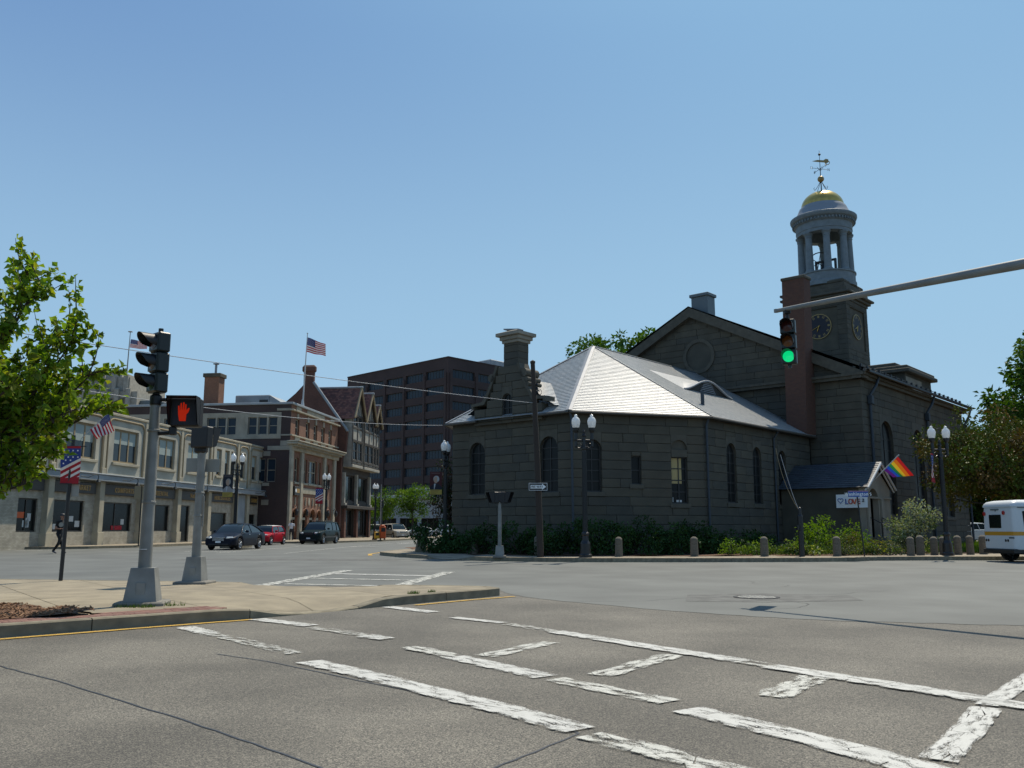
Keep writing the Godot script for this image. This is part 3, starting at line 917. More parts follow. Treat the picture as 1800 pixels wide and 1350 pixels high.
# slates laid in rows over a planar roof face; poly begins with its two eave corners
func slates(mb: MB, poly: Array, tones: Array, row := 0.20, wide := 0.34, lift := 0.0) -> void:
	var a: Vector3 = poly[0]; var b: Vector3 = poly[1]
	var ex := (b - a).normalized()
	var nn := (b - a).cross(poly[2] - a).normalized()
	if nn.y < 0: nn = -nn
	var ey := nn.cross(ex).normalized()
	if ey.y < 0: ey = -ey
	var pl := PackedVector2Array()
	var top := 0.0
	for q in poly:
		var d: Vector3 = q - a
		pl.append(Vector2(d.dot(ex), d.dot(ey)))
		top = maxf(top, d.dot(ey))
	var y := 0.0; var r := 0
	mb.tinted = true
	while y < top:
		var ends := []
		for yy in [y + 0.01, minf(y + row, top - 0.005)]:
			var xs := []
			for k in pl.size():
				var p := pl[k]; var q := pl[(k + 1) % pl.size()]
				if (p.y <= yy) != (q.y <= yy): xs.append(lerpf(p.x, q.x, (yy - p.y) / (q.y - p.y)))
			xs.sort()
			ends.append(xs)
		if ends[0].size() >= 2 and ends[1].size() >= 2:
			var lo: float = ends[0][0]; var hi: float = ends[0][-1]
			var lo2: float = ends[1][0]; var hi2: float = ends[1][-1]
			var x := lo - (wide / 2 if r % 2 else 0.0)
			while x < hi:
				var x0 := maxf(x + 0.004, lo); var x1 := minf(x + wide - 0.004, hi)
				if x1 - x0 > 0.02:
					var u0 := clampf(x0, lo2, hi2) if hi2 > lo2 else lo2; var u1 := clampf(x1, lo2, hi2) if hi2 > lo2 else lo2
					var h := 0.022 + rng.randf() * 0.002
					var base := a + nn * lift
					var A := base + ex * x0 + ey * y + nn * h; var B := base + ex * x1 + ey * y + nn * h
					var C := base + ex * u1 + ey * (y + row) + nn * 0.002; var D := base + ex * u0 + ey * (y + row) + nn * 0.002
					var t: Array = tones[rng.randi() % tones.size()]
					var s := rng.randf_range(0.95, 1.05)
					mb.col = Color(t[0] * s, t[1] * s, t[2] * s)
					if ex.cross(ey).dot(nn) > 0:
						mb.quad(A, B, C, D); mb.quad(A - nn * 0.024, B - nn * 0.024, B, A)
					else:
						mb.quad(B, A, D, C); mb.quad(B - nn * 0.024, A - nn * 0.024, A, B)
				x += wide
		y += row; r += 1
func slab_face(mb: MB, poly: Array) -> void:
	for k in range(1, poly.size() - 1):
		var n: Vector3 = (poly[k] - poly[0]).cross(poly[k + 1] - poly[0])
		if n.y >= 0: mb.tri(poly[0], poly[k], poly[k + 1])
		else: mb.tri(poly[0], poly[k + 1], poly[k])
func round_ring(mb: MB, c: Vector3, r: float, wide: float, deep: float, seg := 28, squash := 1.0) -> void:   # ring in the x-y plane
	for i in seg:
		var a := TAU * i / seg; var b := TAU * (i + 1) / seg
		var A := Vector3(cos(a), sin(a) * squash, 0); var B := Vector3(cos(b), sin(b) * squash, 0)
		var f := Vector3(0, 0, deep)
		mb.quad(c + A * (r - wide) + f, c + A * r + f, c + B * r + f, c + B * (r - wide) + f)
		mb.quad(c + A * r, c + B * r, c + B * r + f, c + A * r + f)
		mb.quad(c + B * (r - wide), c + A * (r - wide), c + A * (r - wide) + f, c + B * (r - wide) + f)

func build_church() -> void:
	var ch := thing("church", "grey granite church with columned lantern tower, gold dome and low slate-roofed annex", "church", Vector3(2.369, 0.077, -36.5), -deg_to_rad(41.346))
	ch.scale = Vector3.ONE * 0.936
	var bulk := []
	for k in 5: bulk.append(MB.new())
	var A := cp(-0.15, 0.35, 0); var B := cp(CV - 0.35, CU - 0.15, 0)
	var f_end := Transform3D(Basis(), cp(-L0 + 0.15, 0.35, 0))
	var cx := (B - A).normalized()
	var f_ch := Transform3D(Basis(cx, Vector3.UP, cx.cross(Vector3.UP)), A)
	var f_rt := Transform3D(Basis(Vector3(0, 0, -1), Vector3.UP, Vector3(1, 0, 0)), B)
	var f_gb := Transform3D(Basis(), cp(0, 18.3, 0))
	var f_sd := Transform3D(Basis(Vector3(0, 0, -1), Vector3.UP, Vector3(1, 0, 0)), cp(6.4, 18.3, 0))
	var clen := (B - A).length()
	# backing walls, 0.3 m behind the face, closed behind
	var core := MB.new()
	var annex := [[-L0 + 0.45, 0.65], [-0.3, 0.65], [CV - 0.62, CU - 0.05], [CV - 0.65, 18.6], [-L0 - CV + 0.35, 18.6], [-L0 - CV + 0.35, CU]]
	for k in annex.size():
		var p: Array = annex[k]; var q: Array = annex[(k + 1) % annex.size()]
		core.quad(cp(p[0], p[1], 0), cp(q[0], q[1], 0), cp(q[0], q[1], HE + 0.1), cp(p[0], p[1], HE + 0.1))
	core.bx(cp(-14.2, UE - 0.3, 0), cp(6.1, 18.6, HG))
	core.bx(cp(-10.6, 43.4, 0), cp(2.7, UE - 0.3, 12.6))
	obj("wall_core", core, M.mortar, ch)
	# openings: x0, y0, x1, y1 as left free by the blocks
	var e_w := [[1.19, 2.23], [5.70, 6.74]]
	var r_w := [[2.19, 3.17], [4.98, 5.94], [7.95, 8.92]]
	var s_w := [[2.67, 4.80], [8.45, 10.5], [14.3, 16.35]]
	var he := []
	for w in e_w: he.append([w[0], 2.62, w[1], 5.67])
	var hc := [[0.60, 2.62, 1.45, 5.50], [2.91, 2.98, 3.39, 4.47], [4.91, 2.13, 5.72, 5.50]]
	var hr := []
	for w in r_w: hr.append([w[0], 2.23, w[1], 5.67])
	var hs := []
	for w in s_w: hs.append([w[0], 1.76, w[1], 7.77])
	var wall := node("annex_wall", ch)
	var L_end := L0 - 0.3
	ashlar(wall, [], f_end, func(_y): return 0.0, func(_y): return L_end, 0.15, 6.30, 0.41, he)
	ashlar(wall, [], f_ch, func(_y): return 0.0, func(_y): return clen, 0.15, 6.30, 0.41, hc)
	ashlar(wall, [], f_rt, func(_y): return 0.0, func(_y): return 12.2, 0.15, 6.30, 0.41, hr)
	for w in e_w: arched_window(wall, f_end, w[0], w[1], 2.82, 4.85, 0.2, 4, 5.67)
	arched_window(wall, f_ch, 0.60, 1.45, 2.82, 4.75, 0.2, 4, 5.50)
	for w in r_w: arched_window(wall, f_rt, w[0], w[1], 2.43, 4.86, 0.16, 5, 5.67)
	# small square-headed window and the taller one under a blind arch
	window(wall, 2.91, 3.18, 3.39, 4.47, 0.2, M["church frame"], M["church glass"], 1, 2, 0.05, f_ch)
	var pb := MB.new(); pb.xf = f_ch
	pb.cbx(Vector3(2.80, 2.98, -0.3), Vector3(3.50, 3.18, 0.05), 0.012)
	obj("sill", pb, M.dressed, wall)
	pb = MB.new(); pb.xf = f_ch
	pb.cbx(Vector3(4.80, 2.13, -0.3), Vector3(5.83, 2.33, 0.05), 0.012)
	obj("sill", pb, M.dressed, wall)
	var big := window(wall, 4.91, 2.33, 5.72, 4.47, 0.2, M["church frame"], M["church glass"], 2, 4, 0.05, f_ch)
	pb = MB.new(); pb.xf = f_ch
	pb.bx(Vector3(4.97, 3.25, -0.183), Vector3(5.48, 4.42, -0.165))
	obj("blind", pb, M.blind, big)
	pb = MB.new(); pb.xf = f_ch
	pb.bx(Vector3(5.18, 2.40, -0.182), Vector3(5.45, 2.5, -0.14)); pb.bx(Vector3(4.99, 2.40, -0.182), Vector3(5.02, 2.62, -0.14))
	obj("sill_clutter", pb, M["white trim"], big)
	pb = MB.new(); pb.xf = f_ch
	pb.plate(arch_poly(4.91, 5.72, 4.86, 5.5, 0.0), -0.3, 0.006)
	pb.bx(Vector3(4.91, 4.47, -0.3), Vector3(5.72, 4.80, 0.01))
	pb.bx(Vector3(4.91, 4.80, -0.3), Vector3(5.72, 5.35, -0.10))
	obj("blind_arch", pb, M.dressed, wall)
	# plinth course under the annex, the strip of wall below the eaves
	for f in [[f_end, L_end], [f_ch, clen], [f_rt, 12.2]]:
		for y in [[6.29, 6.42, 0.06, "eaves_course"], [0.0, 0.55, 0.045, "plinth"]]:
			var tr := MB.new()
			tr.xf = f[0]
			tr.bx(Vector3(-0.02, y[0], -0.3), Vector3(f[1] + 0.02, y[1], y[2]))
			obj(y[3], tr, M.dressed, wall)
	build_annex_roof(ch)
	build_gablet(ch, f_end)
	build_main_body(ch, bulk, f_gb, f_sd, s_w, hs)
	build_tower(ch, bulk)
	for k in 5:
		bulk[k].xf = Transform3D()
		obj("ashlar_courses", bulk[k], M["granite%d" % k], ch, true)

func build_annex_roof(ch: Node3D) -> void:
	var E0 := cp(-L0, 0, HE); var E1 := cp(0, 0, HE); var E2 := cp(CV, CU, HE); var E3 := cp(CV, UG + 0.2, HE)
	var F1 := cp(-L0 - CV, CU, HE); var F2 := cp(-L0 - CV, UG + 0.2, HE)
	var P := cp(WC, UA, HA); var R := cp(WC, UG + 0.3, HA)
	var roof := node("annex_roof", ch)
	var deck := MB.new()
	for q in [[E0, E1, P], [E1, E2, P], [E2, E3, R, P], [F1, E0, P], [F2, F1, P, R]]:
		slab_face(deck, q)
	for q in [[E0, E1], [E1, E2], [E2, E3], [F1, E0]]:   # soffit
		var m := Vector3(0, -0.1, 0)
		var c := cp(WC, 9.0, HE)
		var i0: Vector3 = q[0] + (c - q[0]).normalized() * 0.6; var i1: Vector3 = q[1] + (c - q[1]).normalized() * 0.6
		deck.quad(q[0] + m, i0 + m, i1 + m, q[1] + m)
	obj("deck", deck, M["dark slate"], roof)
	var tones := [[0.44, 0.455, 0.46], [0.50, 0.50, 0.485], [0.40, 0.42, 0.43], [0.47, 0.465, 0.44]]
	var grey := [[0.295, 0.318, 0.322], [0.318, 0.337, 0.34], [0.275, 0.30, 0.308], [0.332, 0.347, 0.342]]
	var mb := MB.new()
	slates(mb, [E1, E2, P], grey, 0.185, 0.33, 0.01)
	obj("slates", mb, M.slate, roof, true)
	mb = MB.new()
	slates(mb, [E2, E3, R, P], grey, 0.185, 0.33, 0.01)
	slates(mb, [E0, E1, P], grey, 0.185, 0.33, 0.01)
	slates(mb, [F1, E0, P], grey, 0.185, 0.33, 0.01)
	obj("slates", mb, M.slate, roof, true)
	# hip flashings
	mb = MB.new()
	for q in [[E1, P, 0.15], [E0, P, 0.15]]:
		var d: Vector3 = (q[1] - q[0]).normalized()
		var s := d.cross(Vector3.UP).normalized()
		var up := s.cross(d)
		var w: float = q[2]
		for k in 9:
			var a: Vector3 = q[0].lerp(q[1], k / 9.0); var b: Vector3 = q[0].lerp(q[1], (k + 0.985) / 9.0)
			for sg in [-1.0, 1.0]:
				var o: Vector3 = s * sg * w - up * 0.02
				if sg > 0: mb.quad(a + up * 0.06, a + o + up * 0.045, b + o + up * 0.045, b + up * 0.06)
				else: mb.quad(a + o + up * 0.045, a + up * 0.06, b + up * 0.06, b + o + up * 0.045)
	obj("hip_flashing", mb, M.lead, roof)
	mb = MB.new()
	mb.tube([E2 + Vector3(0, 0.03, 0), P + Vector3(0, 0.03, 0)], 0.04, 6)
	mb.tube([P + Vector3(0, 0.03, 0), R + Vector3(0, 0.03, 0)], 0.05, 6)
	mb.tube([F1 + Vector3(0, 0.03, 0), P + Vector3(0, 0.03, 0)], 0.04, 6)
	obj("ridge_roll", mb, M.copper, roof)
	mb = MB.new()
	for q in [[E1, E2], [E2, E3], [F1, E0], [cp(-L0, 0, HE), cp(-5.7, 0, HE)], [cp(-2.1, 0, HE), E1]]:
		var d: Vector3 = (q[1] - q[0]).normalized()
		var o := d.cross(Vector3.UP) * 0.02
		mb = MB.new()
		mb.tube([q[0] + o + Vector3(0, -0.06, 0), q[1] + o + Vector3(0, -0.06, 0)], 0.065, 8)
		obj("gutter", mb, M.gutter, roof)
	# eyebrow louvre on the right slope
	var slope := (HA - HE) / (CV - WC)
	var ey := node("eyebrow_dormer", roof)
	mb = MB.new()
	var rows := []
	for i in 13:
		var s := i / 12.0
		var line := PackedVector3Array()
		var u := lerpf(9.6, 14.9, s)
		var bump_h := 0.70 * pow(sin(PI * s), 1.7)
		var h0 := HE + slope * (CV - 0.28)
		for j in 9:
			var f := j / 8.0
			var w := lerpf(0.28, -1.9, f)
			var plane := HE + slope * (CV - w) + 0.035
			line.append(cp(w, u, lerpf(maxf(plane, h0 + 0.05 + bump_h), plane, smoothstep(0.0, 1.0, f)) if bump_h > 0.01 else plane))
		rows.append(line)
	mb.grid(rows, true)
	mb.tinted = true
	for k in mb.c.size(): mb.c[k] = Color(0.50, 0.505, 0.49)
	obj("shell", mb, M.slate, ey)
	mb = MB.new()
	var edge := []; var foot := []
	for i in 13:
		edge.append(rows[i][0] + Vector3(0.04, 0, 0))
		foot.append(cp(0.24, lerpf(9.6, 14.9, i / 12.0), HE + slope * (CV - 0.24)))
	mb.tube(edge, 0.055, 6)
	obj("rim", mb, M.lead, ey)
	mb = MB.new()
	for i in 12: mb.quad(foot[i] + Vector3(-0.06, 0, 0), foot[i + 1] + Vector3(-0.06, 0, 0), edge[i + 1] + Vector3(-0.1, 0, 0), edge[i] + Vector3(-0.1, 0, 0))
	obj("face", mb, M["church frame"], ey)
	mb = MB.new()
	for k in 6:
		var y: float = foot[6].y + 0.1 + k * 0.1
		var half := 0.85 - k * 0.09
		mb.bx(cp(0.20, 12.25 + half, y), cp(0.26, 12.25 - half, y + 0.045))
	obj("louvre", mb, M.lead, ey)
	mb = MB.new()
	mb.lathe([[0.09, 0.0], [0.09, 0.8]], 10, cp(2.30, 7.9, 7.15))
	obj("vent_pipe", mb, M.downpipe, roof)
	# downpipes
	mb = MB.new()
	for q in [[cp(0.02, 0.05, 6.3), cp(0.0, 0.18, 6.1), cp(0.02, 0.22, 0.2)], [cp(CV - 0.1, CU - 0.05, 6.3), cp(CV - 0.25, CU - 0.02, 6.0), cp(CV - 0.25, CU, 0.2)], [cp(CV, 13.3, 6.3), cp(CV - 0.28, 13.3, 5.9), cp(CV - 0.28, 13.3, 0.2)]]:
		mb = MB.new()
		mb.tube(q, 0.055, 8)
		obj("downpipe", mb, M.downpipe, roof)

func build_gablet(ch: Node3D, f_end: Transform3D) -> void:
	# shouldered gable over the end wall, carrying the stone chimney
	var g := node("chimney_gable", ch)
	var bulk := []
	for k in 5: bulk.append(MB.new())
	var outline := [[6.0, -5.95, -1.65], [7.0, -5.95, -1.65], [7.02, -5.3, -2.1], [7.6, -4.95, -2.35], [8.3, -4.62, -2.75], [8.9, -4.4, -3.0]]
	var edge := func(y: float, side: int) -> float:
		for k in outline.size() - 1:
			if y <= outline[k + 1][0]: return lerpf(outline[k][side], outline[k + 1][side], clampf((y - outline[k][0]) / (outline[k + 1][0] - outline[k][0]), 0, 1))
		return outline[-1][side]
	var xf := Transform3D(Basis(), cp(0, 0.12, 0))
	var hole := [[-4.12, 6.35, -3.48, 7.9]]
	for tone in 1:
		ashlar(g, [], xf, func(y): return edge.call(y, 1), func(y): return edge.call(y, 2), 6.15, 8.9, 0.39, hole, 0.5)
	arched_window(g, xf, -4.12, -3.48, 6.5, 7.25, 0.15, 2, 7.9)
	# flat pier of the chimney breast below
	var mb := MB.new()
	# kneelers, copings
	var poly := PackedVector2Array([Vector2(-5.95, 6.98), Vector2(-5.95, 7.1), Vector2(-5.25, 7.14), Vector2(-4.9, 7.68), Vector2(-4.57, 8.38), Vector2(-4.35, 8.95), Vector2(-4.5, 8.95), Vector2(-4.72, 8.4), Vector2(-5.05, 7.75), Vector2(-5.4, 7.28), Vector2(-6.1, 7.22), Vector2(-6.1, 6.98)])
	mb.xf = Transform3D(Basis(), cp(0, 0, 0))
	mb.plate(poly, -0.75, -0.05)
	obj("coping", mb, M.dressed, g)
	mb = MB.new()
	var right := PackedVector2Array()
	for q in poly: right.append(Vector2(-7.5 - q.x + 0.02, q.y))
	mb.plate(right, -0.75, -0.05)
	obj("coping", mb, M.dressed, g)
	mb = MB.new()
	for q in [[-2.72, 8.45, 0.22], [-2.55, 8.12, 0.13], [-2.46, 7.9, 0.1], [-4.78, 8.4, 0.2]]: mb.tube([cp(q[0], 0.05, q[1]), cp(q[0], 1.0, q[1])], q[2], 12)
	obj("scroll", mb, M.dressed, g)
	# little roof running back from the gable into the main slope
	var deck := MB.new()
	var sl := MB.new()
	var tones := [[0.34, 0.36, 0.37], [0.38, 0.39, 0.38], [0.30, 0.33, 0.34]]
	for s in [-1.0, 1.0]:
		var x := func(d): return -3.75 + s * d
		var a := cp(x.call(2.75), 0.25, 6.75); var b := cp(x.call(0.2), 0.6, 8.35); var c := cp(x.call(0.2), 3.35, 8.4); var d := cp(x.call(2.75), 0.75, 6.78)
		slab_face(deck, [a, d, c, b])
		if s > 0: slates(sl, [a, d, c, b], tones, 0.185, 0.33, 0.01)
		else: slates(sl, [d, a, b, c], tones, 0.185, 0.33, 0.01)
	obj("deck", deck, M["dark slate"], g)
	obj("slates", sl, M.slate, g, true)
	# chimney shaft, corbels and cap
	var st := node("stone_chimney", ch)
	for f in [[Transform3D(Basis(), cp(-4.18, 0.30, 0)), 0.94], [Transform3D(Basis(Vector3(0, 0, -1), Vector3.UP, Vector3(1, 0, 0)), cp(-3.24, 0.30, 0)), 0.78]]:
		var lx: float = f[1]
		ashlar(st, [], f[0], func(_y): return 0.0, func(_y): return lx, 8.6, 10.25, 0.36, [], 0.28)
	mb = MB.new()
	mb.bx(cp(-4.17, 1.07, 7.6), cp(-3.26, 0.42, 10.25))
	obj("core", mb, M.granite3, st)
	mb = MB.new()
	mb.rbx(cp(-4.25, 1.16, 10.05), cp(-3.18, 0.24, 10.2), 0.02); mb.rbx(cp(-4.33, 1.24, 10.2), cp(-3.1, 0.15, 10.38), 0.02)
	var lo := 10.38; var x0 := -4.46; var x1 := -2.98; var u0 := 0.0; var u1 := 1.36
	mb.rbx(cp(x0, u1, lo), cp(x1, u0, lo + 0.16), 0.02)
	var ap := cp((x0 + x1) / 2 - 0.1, (u0 + u1) / 2, lo + 0.42)
	var c4 := [cp(x0, u0, lo + 0.16), cp(x1, u0, lo + 0.16), cp(x1, u1, lo + 0.16), cp(x0, u1, lo + 0.16)]
	var t4 := []
	for q in c4: t4.append(q.lerp(ap, 0.55))
	for k in 4: mb.quad(c4[k], c4[(k + 1) % 4], t4[(k + 1) % 4], t4[k])
	mb.quad(t4[0], t4[1], t4[2], t4[3])
	obj("cap", mb, M["grey stone"], st)
	mb = MB.new()
	mb.xf = Transform3D(Basis.from_euler(Vector3(0.1, 0.3, -0.08)), cp(-3.85, 0.72, 10.78))
	mb.bx(Vector3(-0.45, -0.03, -0.3), Vector3(0.35, 0.03, 0.3))
	mb.bx(Vector3(-0.3, -0.12, -0.2), Vector3(0.2, -0.03, 0.2))
	obj("flue_cover", mb, M.lead, st)

func build_main_body(ch: Node3D, bulk: Array, f_gb: Transform3D, f_sd: Transform3D, s_w: Array, hs: Array) -> void:
	var wl := -14.5
	var mid := (wl + 6.4) / 2
	# gable: the part right of the annex, then the pediment
	ashlar(null, bulk, f_gb, func(_y): return CV - 0.4, func(_y): return 6.4, 0.15, 9.45, 0.42, [])
	ashlar(null, bulk, f_gb, func(_y): return wl, func(_y): return CV - 0.4, 6.5, 9.45, 0.42, [])
	var rake := func(y): return (HP - 0.35 - y) / (HP - 0.35 - 9.7) * 10.3
	var ring := [[-4.62, 11.05, -2.62, 13.0]]
	ashlar(null, bulk, f_gb, func(y): return mid - rake.call(y) + 0.1, func(y): return mid + rake.call(y) - 0.1, 9.75, 14.6, 0.40, ring)
	ashlar(null, bulk, f_sd, func(_y): return 0.0, func(_y): return UE - 18.6, 0.15, 9.45, 0.42, hs)
	var wn := node("nave_wall", ch)
	var mb := MB.new()
	mb.plate(PackedVector2Array([Vector2(wl, 9.5), Vector2(6.35, 9.5), Vector2(mid, HP - 0.3)]), -18.75, -18.34)
	obj("tympanum", mb, M.granite1, wn)
	for w in s_w: arched_window(wn, f_sd, w[0], w[1], 1.96, 6.35, 0.22, 7, 7.77)
	# cornices
	mb = MB.new()
	mb.bx(cp(wl - 0.35, 18.6, 9.45), cp(6.75, 17.95, 9.62)); mb.bx(cp(wl - 0.45, 18.6, 9.62), cp(6.85, 17.85, 9.76))
	obj("cornice", mb, M.dressed, wn)
	mb = MB.new()
	for s in [-1.0, 1.0]:
		var e := Vector2(mid + s * 10.95, 9.72); var t := Vector2(mid, HP + 0.12)
		var d := (t - e).normalized(); var o = Vector2(-d.y, d.x) * -s
		if o.y > 0: o = -o
		var q := PackedVector2Array([e, t, t + Vector2(0, -0.62), e + Vector2(-s * 1.25, 0.0)])
		mb.plate(q, -18.6, -17.95)
	obj("raking_cornice", mb, M.dressed, wn)
	mb = MB.new()
	mb.xf = Transform3D(Basis(Vector3(0, 0, -1), Vector3.UP, Vector3(1, 0, 0)), cp(6.4, 18.3, 0))
	mb.bx(Vector3(-0.45, 9.45, -0.3), Vector3(UE - 18.1, 9.62, 0.22)); mb.bx(Vector3(-0.5, 9.62, -0.3), Vector3(UE - 18.0, 9.76, 0.36))
	obj("side_cornice", mb, M.dressed, wn)
	mb = MB.new()
	mb.tube([cp(WG + 0.12, 17.8, 9.86), cp(WG + 0.12, UE + 0.4, 9.86)], 0.1, 8)
	obj("gutter", mb, M.gutter, wn)
	# round window with its stone ring
	mb = MB.new(); mb.xf = f_gb
	round_ring(mb, Vector3(-3.62, 12.02, -0.3), 1.12, 0.22, 0.36, 32)
	obj("oculus_ring", mb, M.dressed, wn)
	mb = MB.new(); mb.xf = f_gb
	var disc := PackedVector2Array()
	for i in 32: disc.append(Vector2(-3.62 + cos(TAU * i / 32) * 0.92, 12.02 + sin(TAU * i / 32) * 0.92))
	mb.plate(disc, -0.2, -0.12)
	var o2 := obj("oculus", mb, M.copper, wn)
	mb = MB.new(); mb.xf = f_gb
	var fill := PackedVector2Array([Vector2(-4.62, 11.05), Vector2(-2.62, 11.05), Vector2(-2.62, 13.0), Vector2(-4.62, 13.0)])
	mb.plate(fill, -0.3, -0.02)
	obj("oculus_backing", mb, M.granite1, wn)
	# roof
	var roof := node("nave_roof", ch)
	mb = MB.new()
	for s in [-1.0, 1.0]:
		var e0 := cp(mid + s * 11.15, 17.9, 9.85); var e1 := cp(mid + s * 11.15, UE + 0.3, 9.85)
		slab_face(mb, [e0, e1, cp(mid, UE + 0.3, HP + 0.2), cp(mid, 17.9, HP + 0.2)])
		if s < 0: mb.quad(e0, e1, e1 + Vector3(0, -0.12, 0), e0 + Vector3(0, -0.12, 0))
		else: mb.quad(e1, e0, e0 + Vector3(0, -0.12, 0), e1 + Vector3(0, -0.12, 0))
	obj("covering", mb, M["dark slate"], roof)
	mb = MB.new()
	for k in 21:
		var u := 18.6 + k * 0.98
		mb.bx(cp(WG - 0.42, u + 0.06, 10.02), cp(WG - 0.30, u - 0.06, 10.36))
	for y in [10.16, 10.30]: mb.tube([cp(WG - 0.36, 18.4, y), cp(WG - 0.36, UE, y)], 0.018, 5)
	obj("snow_guard", mb, M["black iron"], roof)
	mb = MB.new()
	mb.cbx(cp(-4.12, 19.4, 14.4), cp(-2.95, 18.45, 15.95), 0.01); mb.rbx(cp(-4.22, 19.5, 15.95), cp(-2.85, 18.35, 16.16), 0.03)
	obj("metal_chimney", mb, M.copper, roof)
	# brick chimney on the gable
	var bc := node("brick_chimney", ch)
	mb = MB.new()
	var lo := [cp(2.55, 18.4, 6.45), cp(2.55, 17.0, 6.45), cp(3.72, 17.0, 6.45), cp(3.72, 18.4, 6.45)]
	var hi := [cp(2.66, 18.0, 15.5), cp(2.66, 17.1, 15.5), cp(3.98, 17.1, 15.5), cp(3.98, 18.0, 15.5)]
	for k in 4: mb.quad(lo[k], lo[(k + 1) % 4], hi[(k + 1) % 4], hi[k])
	obj("stack", mb, M["chimney brick"], bc)
	mb = MB.new()
	mb.rbx(cp(2.60, 18.06, 15.5), cp(4.04, 17.04, 15.68), 0.03)
	obj("cap", mb, M.granite2, bc)
	mb = MB.new()
	for y in [14.6, 14.3]: mb.bx(cp(2.40, 17.6, y), cp(2.68, 17.3, y + 0.12))
	obj("bracket", mb, M["black iron"], bc)
	# downpipes with hoppers
	for u in [19.3, 29.6, 38.3]:
		mb = MB.new()
		mb.tube([cp(WG + 0.05, u + 0.9, 9.75), cp(6.75, u + 0.45, 9.2), cp(6.52, u, 8.6), cp(6.52, u, 0.2)], 0.085, 8)
		mb.rbx(cp(6.42, u + 0.16, 8.1), cp(6.70, u - 0.16, 8.6), 0.03)
		obj("downpipe", mb, M.downpipe, wn)
	# front block and attic behind, carrying the tower
	var fb := node("front_block", ch)
	mb = MB.new()
	mb.bx(cp(-10.8, 43.6, 0.1), cp(2.98, 37.3, 12.75))
	obj("attic", mb, M.granite1, fb)
	mb = MB.new()
	mb.rbx(cp(-11.2, 44.0, 12.75), cp(3.42, 36.9, 13.05), 0.05); mb.rbx(cp(-11.05, 43.8, 13.05), cp(3.25, 37.1, 13.3), 0.05)
	mb.rbx(cp(-10.2, 43.2, 13.3), cp(2.3, 37.5, 13.62), 0.05)
	obj("attic_cornice", mb, M.dressed, fb)
	mb = MB.new()
	mb.cbx(cp(2.9, 41.2, 10.6), cp(2.99, 37.5, 12.5), 0.005)
	obj("attic_panel", mb, M["grey stone"], fb)
	# porch in the corner
	var p := node("porch", ch)
	var pu := 15.8
	mb = MB.new()
	var fx := Transform3D(Basis(Vector3(0, 0, -1), Vector3.UP, Vector3(1, 0, 0)), cp(7.8, 14.0, 0))
	mb.xf = fx
	var poly := PackedVector2Array([Vector2(0, 0.1), Vector2(0.45, 0.1), Vector2(0.45, 2.6)])
	for i in range(1, 10):
		var a := PI - PI * i / 10.0
		poly.append(Vector2(1.15 + cos(a) * 0.7, 2.6 + sin(a) * 0.62))
	for q in [Vector2(1.85, 2.6), Vector2(1.85, 0.1), Vector2(3.6, 0.1), Vector2(3.6, 3.3), Vector2(1.8, 4.3), Vector2(0, 3.3)]: poly.append(q)
	mb.plate(poly, -0.3, 0.0)
	obj("gable_wall", mb, M["grey stone"], p)
	mb = MB.new()
	mb.bx(cp(3.4, 14.3, 0.1), cp(7.5, 14.0, 3.3)); mb.bx(cp(3.4, 17.6, 0.1), cp(7.5, 17.3, 3.3)); mb.bx(cp(7.0, 16.6, 0.1), cp(7.1, 14.3, 3.2))
	obj("side_wall", mb, M.granite0, p)
	mb = MB.new()
	mb.rbx(cp(7.05, 15.6, 0.75), cp(7.18, 14.6, 2.55), 0.02)
	obj("door", mb, M.lead, p)
	mb = MB.new()
	mb.xf = fx
	mb.rbx(Vector3(2.0, 0.1, 0.0), Vector3(2.35, 2.7, 0.12), 0.02); mb.rbx(Vector3(0.05, 0.1, 0.0), Vector3(0.35, 2.7, 0.12), 0.02); mb.rbx(Vector3(0.0, 2.7, 0.0), Vector3(3.6, 2.8, 0.08), 0.01)
	obj("pilaster", mb, M["grey stone"], p)
	var deck := MB.new()
	for s in [-1.0, 1.0]:
		slab_face(deck, [cp(3.3, pu + s * 2.05, 3.22), cp(8.05, pu + s * 2.05, 3.22), cp(8.05, pu, 4.5), cp(3.3, pu, 4.5)])
	obj("roof", deck, M["dark slate"], p)
	var sl := MB.new()
	slates(sl, [cp(3.3, pu - 2.05, 3.22), cp(8.05, pu - 2.05, 3.22), cp(8.05, pu, 4.5), cp(3.3, pu, 4.5)], [[0.05, 0.065, 0.08], [0.06, 0.072, 0.085], [0.045, 0.056, 0.07]], 0.2, 0.34, 0.02)
	obj("slates", sl, M.slate, p, true)
	mb = MB.new()
	for s in [-1.0, 1.0]:
		var e := cp(8.05, pu + s * 2.05, 3.2); var t := cp(8.05, pu, 4.52)
		mb.tube([e, t], 0.075, 4)
		mb.tube([e + Vector3(-0.12, -0.1, 0), t + Vector3(-0.12, -0.1, 0)], 0.06, 4)
	obj("bargeboard", mb, M["white trim"], p)
	mb = MB.new()
	for k in 5: mb.bx(cp(7.8 + k * 0.3, 15.9, 0.05), cp(8.1 + k * 0.3, 14.2, 0.78 - k * 0.15))
	obj("step", mb, M.dressed, p)
	mb = MB.new()
	for u in [14.2, 15.9]: mb.tube([cp(7.9, u, 0.8), cp(7.9, u, 1.75), cp(9.3, u, 1.0), cp(9.3, u, 0.1)], 0.025, 6)
	obj("handrail", mb, M["black iron"], p)

